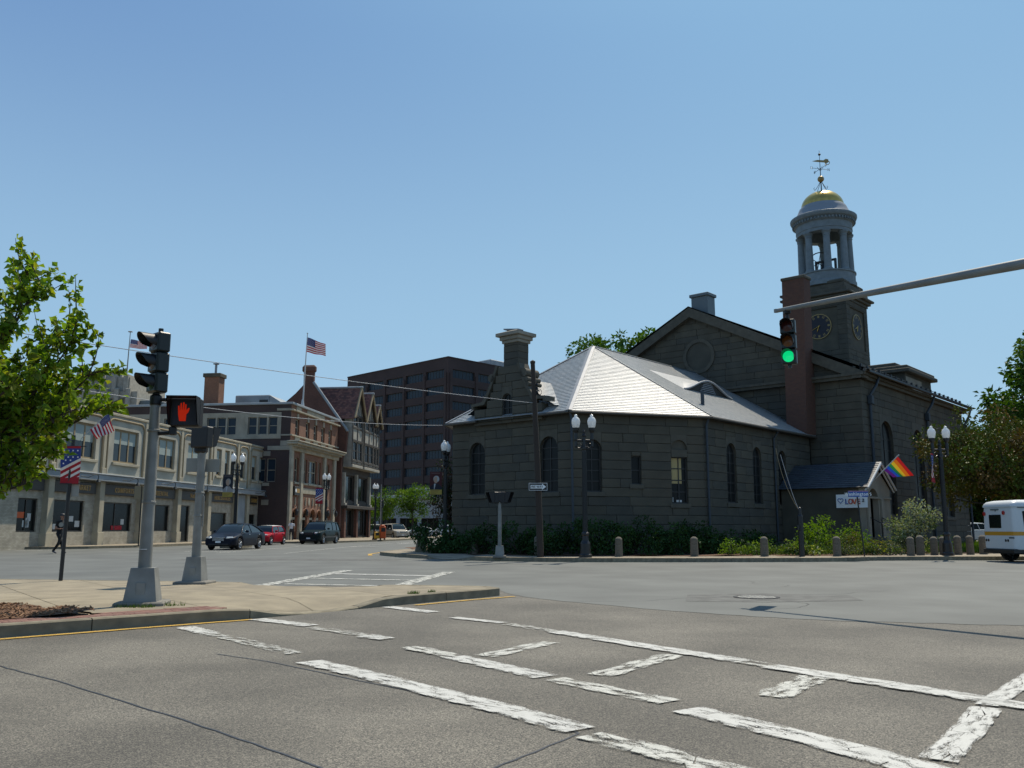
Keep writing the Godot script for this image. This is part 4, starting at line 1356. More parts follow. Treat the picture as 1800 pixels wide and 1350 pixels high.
func build_tower(ch: Node3D, bulk: Array) -> void:
	var t := node("bell_tower", ch)
	var cw := -3.72; var cu2 := 40.55; var hf := 2.33
	var mb := MB.new()
	mb.bx(cp(cw - hf + 0.3, cu2 + hf - 0.3, 12.5), cp(cw + hf - 0.3, cu2 - hf + 0.3, 19.6))
	obj("core", mb, M.granite3, t)
	var fr := [Transform3D(Basis(), cp(cw - hf, cu2 - hf, 0)), Transform3D(Basis(Vector3(0, 0, -1), Vector3.UP, Vector3(1, 0, 0)), cp(cw + hf, cu2 - hf, 0))]
	for f in fr:
		ashlar(null, bulk, f, func(_y): return 0.0, func(_y): return hf * 2, 13.3, 19.4, 0.42, [[0.75, 15.6, hf * 2 - 0.75, 18.9]])
		mb = MB.new(); mb.xf = f
		mb.bx(Vector3(0.75, 15.6, -0.4), Vector3(hf * 2 - 0.75, 18.9, -0.12))
		obj("clock_panel", mb, M.granite2, t)
		var c := Vector3(hf, 17.45, -0.12)
		mb = MB.new(); mb.xf = f
		var disc := PackedVector2Array()
		for i in 40: disc.append(Vector2(c.x + cos(TAU * i / 40) * 1.0, c.y + sin(TAU * i / 40) * 1.0))
		mb.plate(disc, -0.12, -0.06)
		var cf := obj("clock", mb, M["clock face"], t)
		mb = MB.new(); mb.xf = f
		round_ring(mb, c + Vector3(0, 0, 0.02), 1.04, 0.06, 0.07, 40)
		for i in 12:
			var a := TAU * i / 12.0
			var d := Vector3(sin(a), cos(a), 0); var s := Vector3(cos(a), -sin(a), 0)
			for k in [-1, 0, 1]:
				if k == 0 and i % 3: continue
				var b: Vector3 = c + s * k * 0.055 + Vector3(0, 0, 0.075)
				mb.quad(b + d * 0.72 + s * 0.02, b + d * 0.92 + s * 0.02, b + d * 0.92 - s * 0.02, b + d * 0.72 - s * 0.02)
		obj("numerals", mb, M["dull gold"], cf)
		mb = MB.new(); mb.xf = f
		for h in [[0.62, 247.0, 0.035], [0.5, 200.0, 0.045]]:
			var a := deg_to_rad(h[1])
			var d := Vector3(sin(a), cos(a), 0)
			mb.tube([c + Vector3(0, 0, 0.1) - d * 0.12, c + Vector3(0, 0, 0.1) + d * h[0] * 0.6, c + Vector3(0, 0, 0.1) + d * h[0]], [0.02, h[2], 0.008], 4)
		mb.lathe([[0.05, 0], [0.05, 0.02]], 8, c + Vector3(0, 0, 0.1))
		obj("clock_hands", mb, M.gold, cf)
	mb = MB.new()
	var z := func(h0, h1, o, r): mb.rbx(cp(cw - hf - o, cu2 + hf + o, h0), cp(cw + hf + o, cu2 - hf - o, h1), r)
	z.call(19.4, 19.62, 0.08, 0.02); z.call(19.62, 19.85, 0.28, 0.04); z.call(19.85, 20.05, 0.5, 0.05)
	z.call(20.05, 20.45, 0.12, 0.03); z.call(20.45, 20.85, -0.05, 0.03)
	obj("cornice", mb, M.dressed, t)
	mb = MB.new()
	mb.rbx(cp(cw - hf - 0.12, cu2 + hf + 0.12, 13.1), cp(cw + hf + 0.12, cu2 - hf - 0.12, 13.35), 0.03)
	obj("base_course", mb, M.dressed, t)
	mb = MB.new()
	mb.rbx(cp(cw - 2.2, cu2 + 2.2, 20.85), cp(cw + 2.2, cu2 - 2.2, 21.2), 0.1)
	obj("stepped_base", mb, M.granite2, t)
	var c := cp(cw, cu2, 0)
	mb = MB.new()
	mb.lathe([[2.36, 21.0], [2.36, 21.35], [2.28, 21.4], [2.28, 22.05], [2.36, 22.1], [2.36, 22.2]], 40, c)
	obj("drum", mb, M["lantern paint"], t)
	for i in 8:
		var a := TAU * (i + 0.42) / 8
		var at := c + Vector3(cos(a) * 1.93, 0, sin(a) * 1.93)
		mb = MB.new()
		mb.lathe([[0.40, 22.2], [0.40, 22.32], [0.34, 22.38], [0.31, 22.45], [0.265, 25.15], [0.30, 25.2], [0.30, 25.26], [0.28, 25.3], [0.36, 25.46], [0.40, 25.5], [0.40, 25.62]], 14, at)
		obj("column", mb, M["lantern paint"], t)
	mb = MB.new()
	mb.lathe([[1.55, 25.6], [2.24, 25.6], [2.24, 25.85], [2.28, 25.88], [2.28, 26.45], [2.40, 26.52], [2.40, 26.7], [2.62, 26.85], [2.70, 27.02], [2.70, 27.15], [2.42, 27.28], [2.30, 27.32]], 48, c, false)
	mb.lathe([[1.55, 26.5], [1.55, 25.6]], 40, c, false)
	mb.lathe([[0.01, 26.5], [1.55, 26.5]], 40, c, false)
	obj("entablature", mb, M["lantern paint"], t)
	mb = MB.new()
	for i in 56:
		var a := TAU * i / 56
		mb.xf = Transform3D(Basis(Vector3.UP, -a), c)
		mb.bx(Vector3(2.38, 26.55, -0.05), Vector3(2.56, 26.72, 0.05))
	obj("dentils", mb, M["lantern paint"], t, true)
	mb = MB.new()
	mb.smooth_lathe([[2.34, 27.30], [2.16, 27.55], [2.02, 27.85], [1.92, 28.1], [1.76, 28.26]], 48, c)
	obj("dome_skirt", mb, M["lead"], t)
	mb = MB.new()
	var prof := []
	for i in 11:
		var a := PI / 2 * i / 10
		prof.append([cos(a) * 1.74, 28.24 + sin(a) * 1.42])
	mb.smooth_lathe(prof, 48, c)
	obj("gilded_dome", mb, M.gold, t)
	# finial and weathervane
	mb = MB.new()
	mb.lathe([[0.42, 29.58], [0.3, 29.68], [0.1, 29.72]], 16, c)
	for i in 4:
		var a := TAU * i / 4 + 0.5
		var d := Vector3(cos(a), 0, sin(a))
		mb.tube([c + Vector3(0, 29.7, 0) + d * 0.72, c + Vector3(0, 29.78, 0) + d * 0.6, c + Vector3(0, 30.2, 0) + d * 0.3, c + Vector3(0, 30.6, 0) + d * 0.06], 0.022, 5)
		mb.tube([c + Vector3(0, 29.7, 0) + d * 0.72, c + Vector3(0, 29.85, 0) + d * 0.8, c + Vector3(0, 29.95, 0) + d * 0.7], 0.02, 5)
	mb.tube([c + Vector3(0, 29.6, 0), c + Vector3(0, 33.4, 0)], [0.05, 0.015], 6)
	for i in 4:
		var a := TAU * i / 4 + 0.6
		var d := Vector3(cos(a), 0, sin(a))
		mb.tube([c + Vector3(0, 31.75, 0), c + Vector3(0, 31.75, 0) + d * 0.75], 0.018, 5)
		mb.tube([c + Vector3(0, 31.55, 0), c + Vector3(0, 31.9, 0) + d * 0.3], 0.014, 5)
		mb.tube([c + Vector3(0, 31.65, 0) + d * 0.75, c + Vector3(0, 31.88, 0) + d * 0.75, c + Vector3(0, 31.65, 0) + d * 0.9, c + Vector3(0, 31.88, 0) + d * 0.9], 0.02, 4)
	mb.smooth_lathe([[0.0, 32.95], [0.09, 32.99], [0.12, 33.06], [0.09, 33.13], [0.0, 33.17]], 10, c)
	var wv := obj("weathervane", mb, M["black iron"], t)
	mb = MB.new()
	mb.smooth_lathe([[0.0, 30.55], [0.14, 30.58], [0.24, 30.68], [0.28, 30.82], [0.24, 30.96], [0.14, 31.06], [0.0, 31.09]], 18, c)
	obj("ball", mb, M["dull gold"], wv)
	mb = MB.new()
	mb.xf = Transform3D(Basis(Vector3.UP, 0.5), c)
	mb.plate(PackedVector2Array([Vector2(-0.62, 32.5), Vector2(-0.3, 32.42), Vector2(0.35, 32.3), Vector2(0.55, 32.2), Vector2(0.72, 32.3), Vector2(0.7, 32.55), Vector2(0.5, 32.62), Vector2(0.3, 32.5), Vector2(-0.2, 32.58)]), -0.015, 0.015)
	round_ring(mb, Vector3(0.62, 32.25, -0.015), 0.2, 0.05, 0.03, 12)
	obj("vane", mb, M["dull gold"], wv)
	# bell and its wheel in the lantern
	mb = MB.new()
	mb.smooth_lathe([[0.62, 22.5], [0.5, 22.65], [0.4, 23.0], [0.34, 23.3], [0.2, 23.42], [0.0, 23.45]], 16, c)
	mb.bx(c + Vector3(-0.9, 22.2, -0.12), c + Vector3(-0.75, 23.6, 0.12)); mb.bx(c + Vector3(0.75, 22.2, -0.12), c + Vector3(0.9, 23.6, 0.12)); mb.bx(c + Vector3(-0.9, 23.45, -0.1), c + Vector3(0.9, 23.6, 0.1))
	var bell := obj("bell", mb, M["black iron"], t)
	mb = MB.new()
	var wc := c + Vector3(-0.45, 23.3, 0.4)
	var arc := []
	for i in 25: arc.append(wc + Vector3(cos(TAU * i / 24), sin(TAU * i / 24), 0) * 0.95)
	mb.tube(arc, 0.05, 5)
	for i in 6: mb.tube([wc, wc + Vector3(cos(TAU * i / 6 + 0.3), sin(TAU * i / 6 + 0.3), 0) * 0.95], 0.03, 4)
	obj("bell_wheel", mb, M["black iron"], bell)

# ---------------------------------------------------------------- shops on the left; each facade has x along the street, y up, z out
func ring_arch(x0: float, x1: float, y0: float, y1: float, r: float) -> PackedVector2Array:   # outline with rounded upper corners
	var q := PackedVector2Array([Vector2(x0, y0), Vector2(x1, y0)])
	for i in 9: q.append(Vector2(x1 - r + cos(PI / 2 * i / 8) * r, y1 - r + sin(PI / 2 * i / 8) * r))
	for i in 9: q.append(Vector2(x0 + r + cos(PI / 2 + PI / 2 * i / 8) * r, y1 - r + sin(PI / 2 + PI / 2 * i / 8) * r))
	return q
func build_shops() -> void:
	build_cream()
	build_brick()
	build_tudor()

func build_cream() -> void:
	var b := thing("shop_building", "long two-storey cream building with dark shopfronts and rounded upper bays", "building", Vector3(-27.1, 0.0, -58.0), PI / 2 - atan(0.123))
	var pil := [-15.6, -10.2, -4.85, 0.42, 5.5, 10.78, 15.9, 21.1, 23.55, 28.45]
	var holes := []
	var up := []   # upper windows: x0, x1, columns
	var low := []
	for k in pil.size() - 1:
		var a: float = pil[k] + 0.3; var c: float = pil[k + 1] - 0.3
		if k < 7:
			if k == 6: up.append([a + 0.7, a + 1.65, 1]); up.append([a + 2.3, a + 3.2, 1]); up.append([a + 3.5, a + 4.3, 1])
			else: up.append([a + 0.78, c - 0.66, 3])
		elif k == 8:
			up.append([a + 0.35, a + 1.45, 1]); up.append([a + 2.05, a + 3.1, 1])
		else: up.append([a + 0.25, a + 1.35, 1])
		low.append([a, c])
	for w in up: holes.append([w[0], 5.62, w[1], 7.9])
	var shop := []
	var sh := [[1.2, 0.75], [2.65, 0.34], [0.55, 1.04], [0.16, 0.5], [0.5, 0.5], [0.8, 0.7], [0.3, 0.4], [0.2, 0.3], [0.6, 2.2]]
	for k in low.size():
		var y0 := 1.0
		if k == 5: shop.append([low[k][0] + 0.1, 0.16, low[k][0] + 2.1, 3.0]); continue
		if k == 6: shop.append([low[k][0] + 0.5, 0.16, low[k][1] - 0.9, 2.55]); continue
		if k == 7: continue
		shop.append([low[k][0] + sh[k][0], y0 if k < 8 else 0.16, low[k][1] - sh[k][1], 2.95 if k < 8 else 2.5])
	var mb := MB.new()
	holed_wall(mb, -15.8, 28.5, 4.7, 8.75, holes, 0.25)
	obj("upper_wall", mb, M["cream render"], b)
	mb = MB.new()
	holed_wall(mb, -15.8, 28.5, 0.0, 4.25, shop, 0.2, -0.25)
	obj("lower_wall", mb, M["cream brick"], b)
	mb = MB.new()   # body behind, roof and end walls
	mb.bx(Vector3(-15.8, 0.0, -16.0), Vector3(28.5, 8.6, -0.52))
	mb.bx(Vector3(-15.8, 4.5, -0.62), Vector3(-15.72, 8.75, -0.001)); mb.bx(Vector3(28.42, 0.1, -0.62), Vector3(28.5, 8.75, -0.002))
	obj("body", mb, M["cream render"], b)
	mb = MB.new()
	mb.rbx(Vector3(-15.95, 8.75, -0.55), Vector3(28.65, 8.93, 0.1), 0.03)
	obj("parapet", mb, M["cream trim"], b)
	# ledge over the shops
	mb = MB.new()
	mb.rbx(Vector3(-15.9, 4.26, -0.2), Vector3(28.7, 4.66, 0.42), 0.03); mb.rbx(Vector3(-15.9, 4.66, -0.1), Vector3(28.75, 4.74, 0.5), 0.02)
	obj("ledge", mb, M.ledge, b)
	for k in pil.size():
		var x: float = pil[k]
		mb = MB.new()
		mb.cbx(Vector3(x - 0.17, 5.15, 0.0), Vector3(x + 0.17, 8.75, 0.07), 0.02)
		mb.cbx(Vector3(x - 0.24, 4.75, 0.0), Vector3(x + 0.24, 5.15, 0.12), 0.02)
		obj("upper_pilaster", mb, M["cream trim"], b)
		mb = MB.new()
		mb.cbx(Vector3(x - 0.27, 0.95, -0.25), Vector3(x + 0.27, 4.26, 0.12), 0.02)
		mb.cbx(Vector3(x - 0.34, 0.1, -0.25), Vector3(x + 0.34, 0.95, 0.2), 0.02)
		obj("pier", mb, M["cream trim"], b)
	for k in pil.size() - 1:   # raised rounded frames round each upper bay
		var a: float = pil[k] + 0.2; var c: float = pil[k + 1] - 0.2
		mb = MB.new()
		var line := []
		for q in ring_arch(a + 0.1, c - 0.1, 4.8, 8.52, 0.55): line.append(Vector3(q.x, q.y, 0.03))
		line.append(line[0])
		mb.tube(line.slice(1), 0.075, 6)
		obj("bay_moulding", mb, M["tan trim"], b)
	for w in up:
		var o := window(b, w[0], 5.62, w[1], 7.9, 0.2, M["tan trim"], M.glass, w[2], 1, 0.13, Transform3D(), M.shade)
		mb = MB.new()
		mb.cbx(Vector3(w[0] - 0.15, 5.44, 0.0), Vector3(w[1] + 0.15, 5.62, 0.14), 0.015)
		obj("sill", mb, M["cream trim"], o)
	# sign boards with raised letters and goose-neck lamps
	var words := ["", "STABLES", "C   MARKET", "COMFORTS", "ORIENTAL", "Nail's", "HERCOUTALES", "", "COINS"]
	var k := 0
	for l in low:
		if words[k] != "":
			mb = MB.new()
			var sx: float = l[0] + 0.25; var ex: float = l[1] - 0.15
			if k == 8: sx = l[0] + 0.5; ex = l[0] + 2.1
			mb.cbx(Vector3(sx, 3.42, -0.25), Vector3(ex, 4.12, -0.06), 0.02)
			var s := obj("shop_sign", mb, M["sign board"], b)
			lettering(words[k], 0.34 if k != 8 else 0.36, M["sign gold"], s, Transform3D(Basis(), Vector3((sx + ex) / 2 + 0.3 * (1 if k in [2, 3] else 0), 3.77, -0.05)), "lettering", k == 5)
			for g in ([0.5] if k != 2 else [0.62]):
				var lx := lerpf(sx, ex, g)
				mb = MB.new()
				mb.tube([Vector3(lx - 0.9, 4.45, 0.44), Vector3(lx - 0.6, 4.38, 0.75), Vector3(lx - 0.2, 4.62, 1.0), Vector3(lx, 4.5, 1.05), Vector3(lx, 4.3, 1.05)], 0.025, 6)
				mb.lathe([[0.05, 4.3], [0.08, 4.25], [0.16, 4.1]], 10, Vector3(lx, 0, 1.05), false)
				obj("sign_lamp", mb, M["signal green"], b)
		k += 1
	k = 0
	for s in shop:
		var door: bool = s[1] < 0.5
		var w := window(b, s[0], s[1], s[2], s[3], 0.42, M["sign board"], M["shop glass"], 1 if door else 2, 1, 0.09, Transform3D(), null, "shop_door" if door else "shop_window")
		if not door:
			mb = MB.new()   # notices stuck inside the glass
			for i in 4 if k in [1, 2] else 1:
				var x := lerpf(s[0] + 0.1, s[2] - 0.6, rng.randf()); var y := rng.randf_range(1.15, 1.7)
				mb.bx(Vector3(x, y, -0.403), Vector3(x + rng.randf_range(0.25, 0.5), y + rng.randf_range(0.3, 0.5), -0.398))
			obj("notice", mb, M["white trim"], w)
			if k == 1 or k == 2:
				mb = MB.new()
				mb.bx(Vector3(s[0] + (0.15 if k == 1 else 1.35), 1.8 if k == 1 else 1.9, -0.403), Vector3(s[0] + (0.8 if k == 1 else 1.55), 2.15 if k == 1 else 2.8, -0.398))
				obj("notice", mb, M.orange, w)
			if k == 3:
				mb = MB.new()
				mb.tube([Vector3(s[0] + 2.0, 1.12, -0.40), Vector3(s[0] + 2.2, 1.35, -0.40), Vector3(s[0] + 2.5, 1.3, -0.40)], 0.06, 6)
				mb.rbx(Vector3(s[0] + 1.6, 1.1, -0.403), Vector3(s[0] + 2.9, 1.4, -0.37), 0.012)
				obj("display", mb, M["car red"], w)
		k += 1
	mb = MB.new()   # cloth-hung panels in the last bays
	mb.cbx(Vector3(21.4, 0.15, -0.25), Vector3(23.3, 4.2, -0.08), 0.02)
	obj("panel", mb, M.ledge, b)

func build_brick() -> void:
	var b := thing("brick_building", "three-storey red brick corner block with pale pilasters, arched doors and flat roof", "building", Vector3(-21.2, 0.0, -84.0), PI / 2 - atan(0.13))
	var Wd := 13.9
	# facade
	var holes := []
	var top := [1.2, 4.05, 6.3, 8.6, 10.9]
	for x in top: holes.append([x, 10.15, x + 1.05, 11.75])
	var mid := [[1.45, 2.45], [4.0, 4.8], [5.2, 7.6], [8.0, 8.8], [10.55, 11.5]]
	for m in mid: holes.append([m[0], 5.65, m[1], 8.0])
	var doors := [[1.1, 2.5], [3.9, 5.3], [5.9, 7.3], [7.85, 9.1], [10.5, 12.0]]
	for d in doors: holes.append([d[0], 0.16, d[1], 3.0])
	var mb := MB.new()
	holed_wall(mb, 0.0, Wd, 0.0, 13.0, holes, 0.3)
	obj("front_wall", mb, M["red brick"], b)
	for x in top:
		var o := window(b, x, 10.15, x + 1.05, 11.75, 0.25, M.limestone, M.glass, 1, 2, 0.12)
		mb = MB.new()
		mb.cbx(Vector3(x - 0.15, 9.55, 0.0), Vector3(x + 1.2, 10.0, 0.08), 0.02)
		obj("apron", mb, M.limestone, o)
		mb = MB.new()
		mb.cbx(Vector3(x + 0.35, 11.75, 0.0), Vector3(x + 0.7, 12.3, 0.09), 0.02)
		obj("keystone", mb, M.limestone, o)
	for m in mid:
		var o := window(b, m[0], 5.65, m[1], 8.0, 0.25, M.limestone, M.glass, 3 if m[1] - m[0] > 1.5 else 1, 2, 0.1)
		mb = MB.new()
		mb.cbx(Vector3(m[0] - 0.12, 5.45, 0.0), Vector3(m[1] + 0.12, 5.65, 0.12), 0.02)
		obj("sill", mb, M.limestone, o)
	for d in doors:
		var c: float = (d[0] + d[1]) / 2; var r: float = (d[1] - d[0]) / 2
		mb = MB.new()
		mb.plate(arch_poly(d[0], d[1], 2.35, 3.0, 0.0) if r < 0.66 else arch_poly(d[0], d[1], 2.3, 3.02, 0.0), -0.3, 0.003)
		obj("door_arch", mb, M["red brick"], b)
		var o := window(b, d[0], 0.16, d[1], 3.0, 0.28, M["timber"], M["shop glass"], 2, 1, 0.1, Transform3D(), null, "shop_door")
		mb = MB.new()
		mb.bx(Vector3(d[0] + 0.1, 2.05, -0.2), Vector3(d[1] - 0.1, 2.28, -0.16))
		obj("transom", mb, M.limestone, o)
		mb = MB.new()
		var arc := []
		for i in 11: arc.append(Vector3(c + cos(PI * i / 10) * (r + 0.12), 2.32 + sin(PI * i / 10) * (r + 0.12), 0.04))
		mb.tube(arc, 0.09, 6)
		obj("arch_moulding", mb, M["red brick"], o)
	mb = MB.new()
	for x in [1.8, 4.6, 6.6, 8.5, 11.2]:
		mb = MB.new()
		mb.cbx(Vector3(x - 0.08, 3.45, 0.0), Vector3(x + 0.08, 4.2, 0.1), 0.02)
		obj("keystone", mb, M.limestone, b)
	for x in [5.6, 7.55]:
		mb = MB.new()
		round_ring(mb, Vector3(x, 3.85, 0.0), 0.24, 0.235, 0.06, 14, 1.6)
		obj("oval_medallion", mb, M.limestone, b)
	for x in [0.3, 3.05, 9.65, 12.85]:
		mb = MB.new()
		mb.cbx(Vector3(x - 0.34, 0.9, 0.0), Vector3(x + 0.34, 8.6, 0.22), 0.03); mb.cbx(Vector3(x - 0.42, 0.1, 0.0), Vector3(x + 0.42, 0.9, 0.3), 0.03)
		obj("pilaster", mb, M.limestone, b)
	mb = MB.new()
	mb.cbx(Vector3(3.45, 4.6, 0.0), Vector3(9.2, 5.15, 0.08), 0.02)
	obj("name_band", mb, M.limestone, b)
	mb = MB.new()
	mb.cbx(Vector3(-0.05, 8.6, 0.0), Vector3(Wd, 9.15, 0.26), 0.03)
	mb.rbx(Vector3(-0.35, 9.15, -0.2), Vector3(Wd + 0.1, 9.38, 0.95), 0.05); mb.rbx(Vector3(-0.4, 9.38, -0.2), Vector3(Wd + 0.1, 9.5, 1.1), 0.03)
	mb.rbx(Vector3(-0.05, 9.98, -0.1), Vector3(Wd, 10.12, 0.16), 0.02)
	for i in 34: mb.bx(Vector3(0.05 + i * 0.405, 8.95, 0.26), Vector3(0.25 + i * 0.405, 9.15, 0.7))
	obj("cornice", mb, M.limestone, b)
	mb = MB.new()
	mb.rbx(Vector3(-0.1, 12.4, -0.1), Vector3(Wd + 0.05, 12.55, 0.28), 0.02)
	for q in [[1.3, 2.6], [4.2, 9.4], [11.3, 12.5]]: mb.cbx(Vector3(q[0], 12.62, 0.0), Vector3(q[1], 12.98, 0.05), 0.01)
	obj("parapet_band", mb, M.limestone, b)
	mb = MB.new()
	mb.rbx(Vector3(-0.15, 13.0, -0.4), Vector3(Wd + 0.1, 13.22, 0.22), 0.03); mb.rbx(Vector3(-0.15, 13.0, -20.0), Vector3(0.4, 13.22, -0.4), 0.03)
	obj("coping", mb, M.ledge, b)
	mb = MB.new()
	mb.cbx(Vector3(0.95, 4.35, 0.02), Vector3(2.35, 5.2, 0.3), 0.03)
	var sg := obj("wall_sign", mb, M["sign board"], b)
	mb = MB.new()
	mb.bx(Vector3(1.45, 4.6, 0.3), Vector3(2.2, 5.0, 0.32)); 
	obj("sign_face", mb, M["sign gold"], sg)
	mb = MB.new()
	round_ring(mb, Vector3(1.25, 4.8, 0.3), 0.18, 0.17, 0.02, 14)
	obj("emblem", mb, M["white mark"], sg)
	for x in [0.95, 3.7, 9.95, 12.5]:
		mb = MB.new()
		mb.tube([Vector3(x, 3.1, 0.22), Vector3(x, 3.3, 0.5), Vector3(x, 3.0, 0.55)], 0.03, 5)
		mb.lathe([[0.05, 2.4], [0.16, 2.5], [0.18, 2.85], [0.08, 3.05]], 8, Vector3(x, 0, 0.55))
		obj("wall_lantern", mb, M["black iron"], b)
	# long end wall that faces the crossing: x runs from the back to the street corner
	var E := Transform3D(Basis(Vector3(0, 0, 1), Vector3.UP, Vector3(-1, 0, 0)), Vector3(0, 0, 0))
	var eh := []
	var groups := [-8.57, -4.4, -13.0, -17.2]
	for g in groups:
		for i in 3: eh.append([g + 0.12 + i * 1.04, 10.12, g + 0.98 + i * 1.04, 11.8])
	for g in groups:
		for i in 3: eh.append([g + 0.12 + i * 1.04, 5.6, g + 0.98 + i * 1.04, 7.8])
	mb = MB.new(); mb.xf = E
	holed_wall(mb, -20.0, 0.0, 0.0, 13.0, eh, 0.2)
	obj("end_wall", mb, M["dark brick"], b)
	for g in groups:
		mb = MB.new(); mb.xf = E
		var segs := [[g - 0.25, g + 0.12], [g + 0.98, g + 1.16], [g + 2.02, g + 2.2], [g + 3.06, g + 3.45]]
		for q in segs: mb.bx(Vector3(q[0], 9.7, 0.0), Vector3(q[1], 12.25, 0.06))
		for i in 3:
			mb.bx(Vector3(g + 0.12 + i * 1.04, 9.7, 0.0), Vector3(g + 0.98 + i * 1.04, 10.12, 0.06))
			mb.bx(Vector3(g + 0.12 + i * 1.04, 11.8, 0.0), Vector3(g + 0.98 + i * 1.04, 12.25, 0.06))
		obj("window_surround", mb, M["grey stone"], b)
	var bands := [[-5.14, 9.7, -4.66, 12.25, 0.055], [-9.57, 9.7, -8.83, 12.25, 0.055], [-14.12, 9.7, -13.26, 12.25, 0.055], [-0.95, 9.02, 0.0, 9.5, 0.06], [-2.2, 8.6, 0.0, 9.0, 0.07], [-1.4, 12.4, 0.0, 12.62, 0.08], [-0.94, 9.98, 0.0, 10.12, 0.06], [-2.6, 3.4, -1.9, 3.9, 0.05], [-2.6, 5.2, -1.9, 5.5, 0.05], [-2.6, 8.05, -1.9, 8.5, 0.05]]
	for q in bands:
		mb = MB.new(); mb.xf = E
		mb.bx(Vector3(q[0], q[1], 0.0), Vector3(q[2], q[3], q[4]))
		obj("stone_band", mb, M["grey stone"], b)
	for h in eh: window(b, h[0], h[1], h[2], h[3], 0.15, M["grey stone"], M["blue glass"], 1, 2, 0.06, E)
	mb = MB.new()
	mb.bx(Vector3(0.02, 12.55, -20.0), Vector3(Wd - 0.05, 12.8, -0.3))
	mb.quad(Vector3(Wd, 0, 0), Vector3(Wd, 0, -20), Vector3(Wd, 13, -20), Vector3(Wd, 13, 0)); mb.quad(Vector3(Wd, 0, -20), Vector3(0, 0, -20), Vector3(0, 13, -20), Vector3(Wd, 13, -20))
	obj("roof", mb, M.concrete, b)
	mb = MB.new()
	mb.bx(Vector3(1.5, 12.8, -9.75), Vector3(2.7, 16.1, -8.2))
	var st := obj("chimney", mb, M["red brick"], b)
	mb = MB.new()
	mb.rbx(Vector3(1.38, 16.1, -9.9), Vector3(2.82, 16.5, -8.05), 0.04)
	obj("chimney_cap", mb, M.granite4, st)
	mb = MB.new()
	mb.lathe([[0.12, 16.5], [0.12, 17.5], [0.3, 17.5], [0.3, 17.58]], 10, Vector3(2.1, 0, -8.9))
	obj("flue", mb, M.lead, st)
	mb = MB.new()
	mb.rbx(Vector3(4.0, 12.8, -7.6), Vector3(8.0, 14.6, -3.9), 0.08)
	mb.quad(Vector3(4.0, 14.55, -3.9), Vector3(4.0, 12.9, -1.2), Vector3(8.0, 12.9, -1.2), Vector3(8.0, 14.55, -3.9))
	mb.tri(Vector3(4.0, 12.8, -3.9), Vector3(4.0, 12.9, -1.2), Vector3(4.0, 14.55, -3.9))
	var ru := obj("rooftop_unit", mb, M.ledge, b)
	mb = MB.new()
	mb.bx(Vector3(3.97, 13.2, -6.9), Vector3(3.995, 13.7, -5.6)); mb.bx(Vector3(3.97, 13.15, -5.0), Vector3(3.995, 14.1, -4.1))
	obj("vent", mb, M["black iron"], ru)
	mb = MB.new()
	mb.rbx(Vector3(3.0, 12.8, -14.8), Vector3(6.0, 13.75, -12.0), 0.05)
	obj("rooftop_unit", mb, M.copper, b)

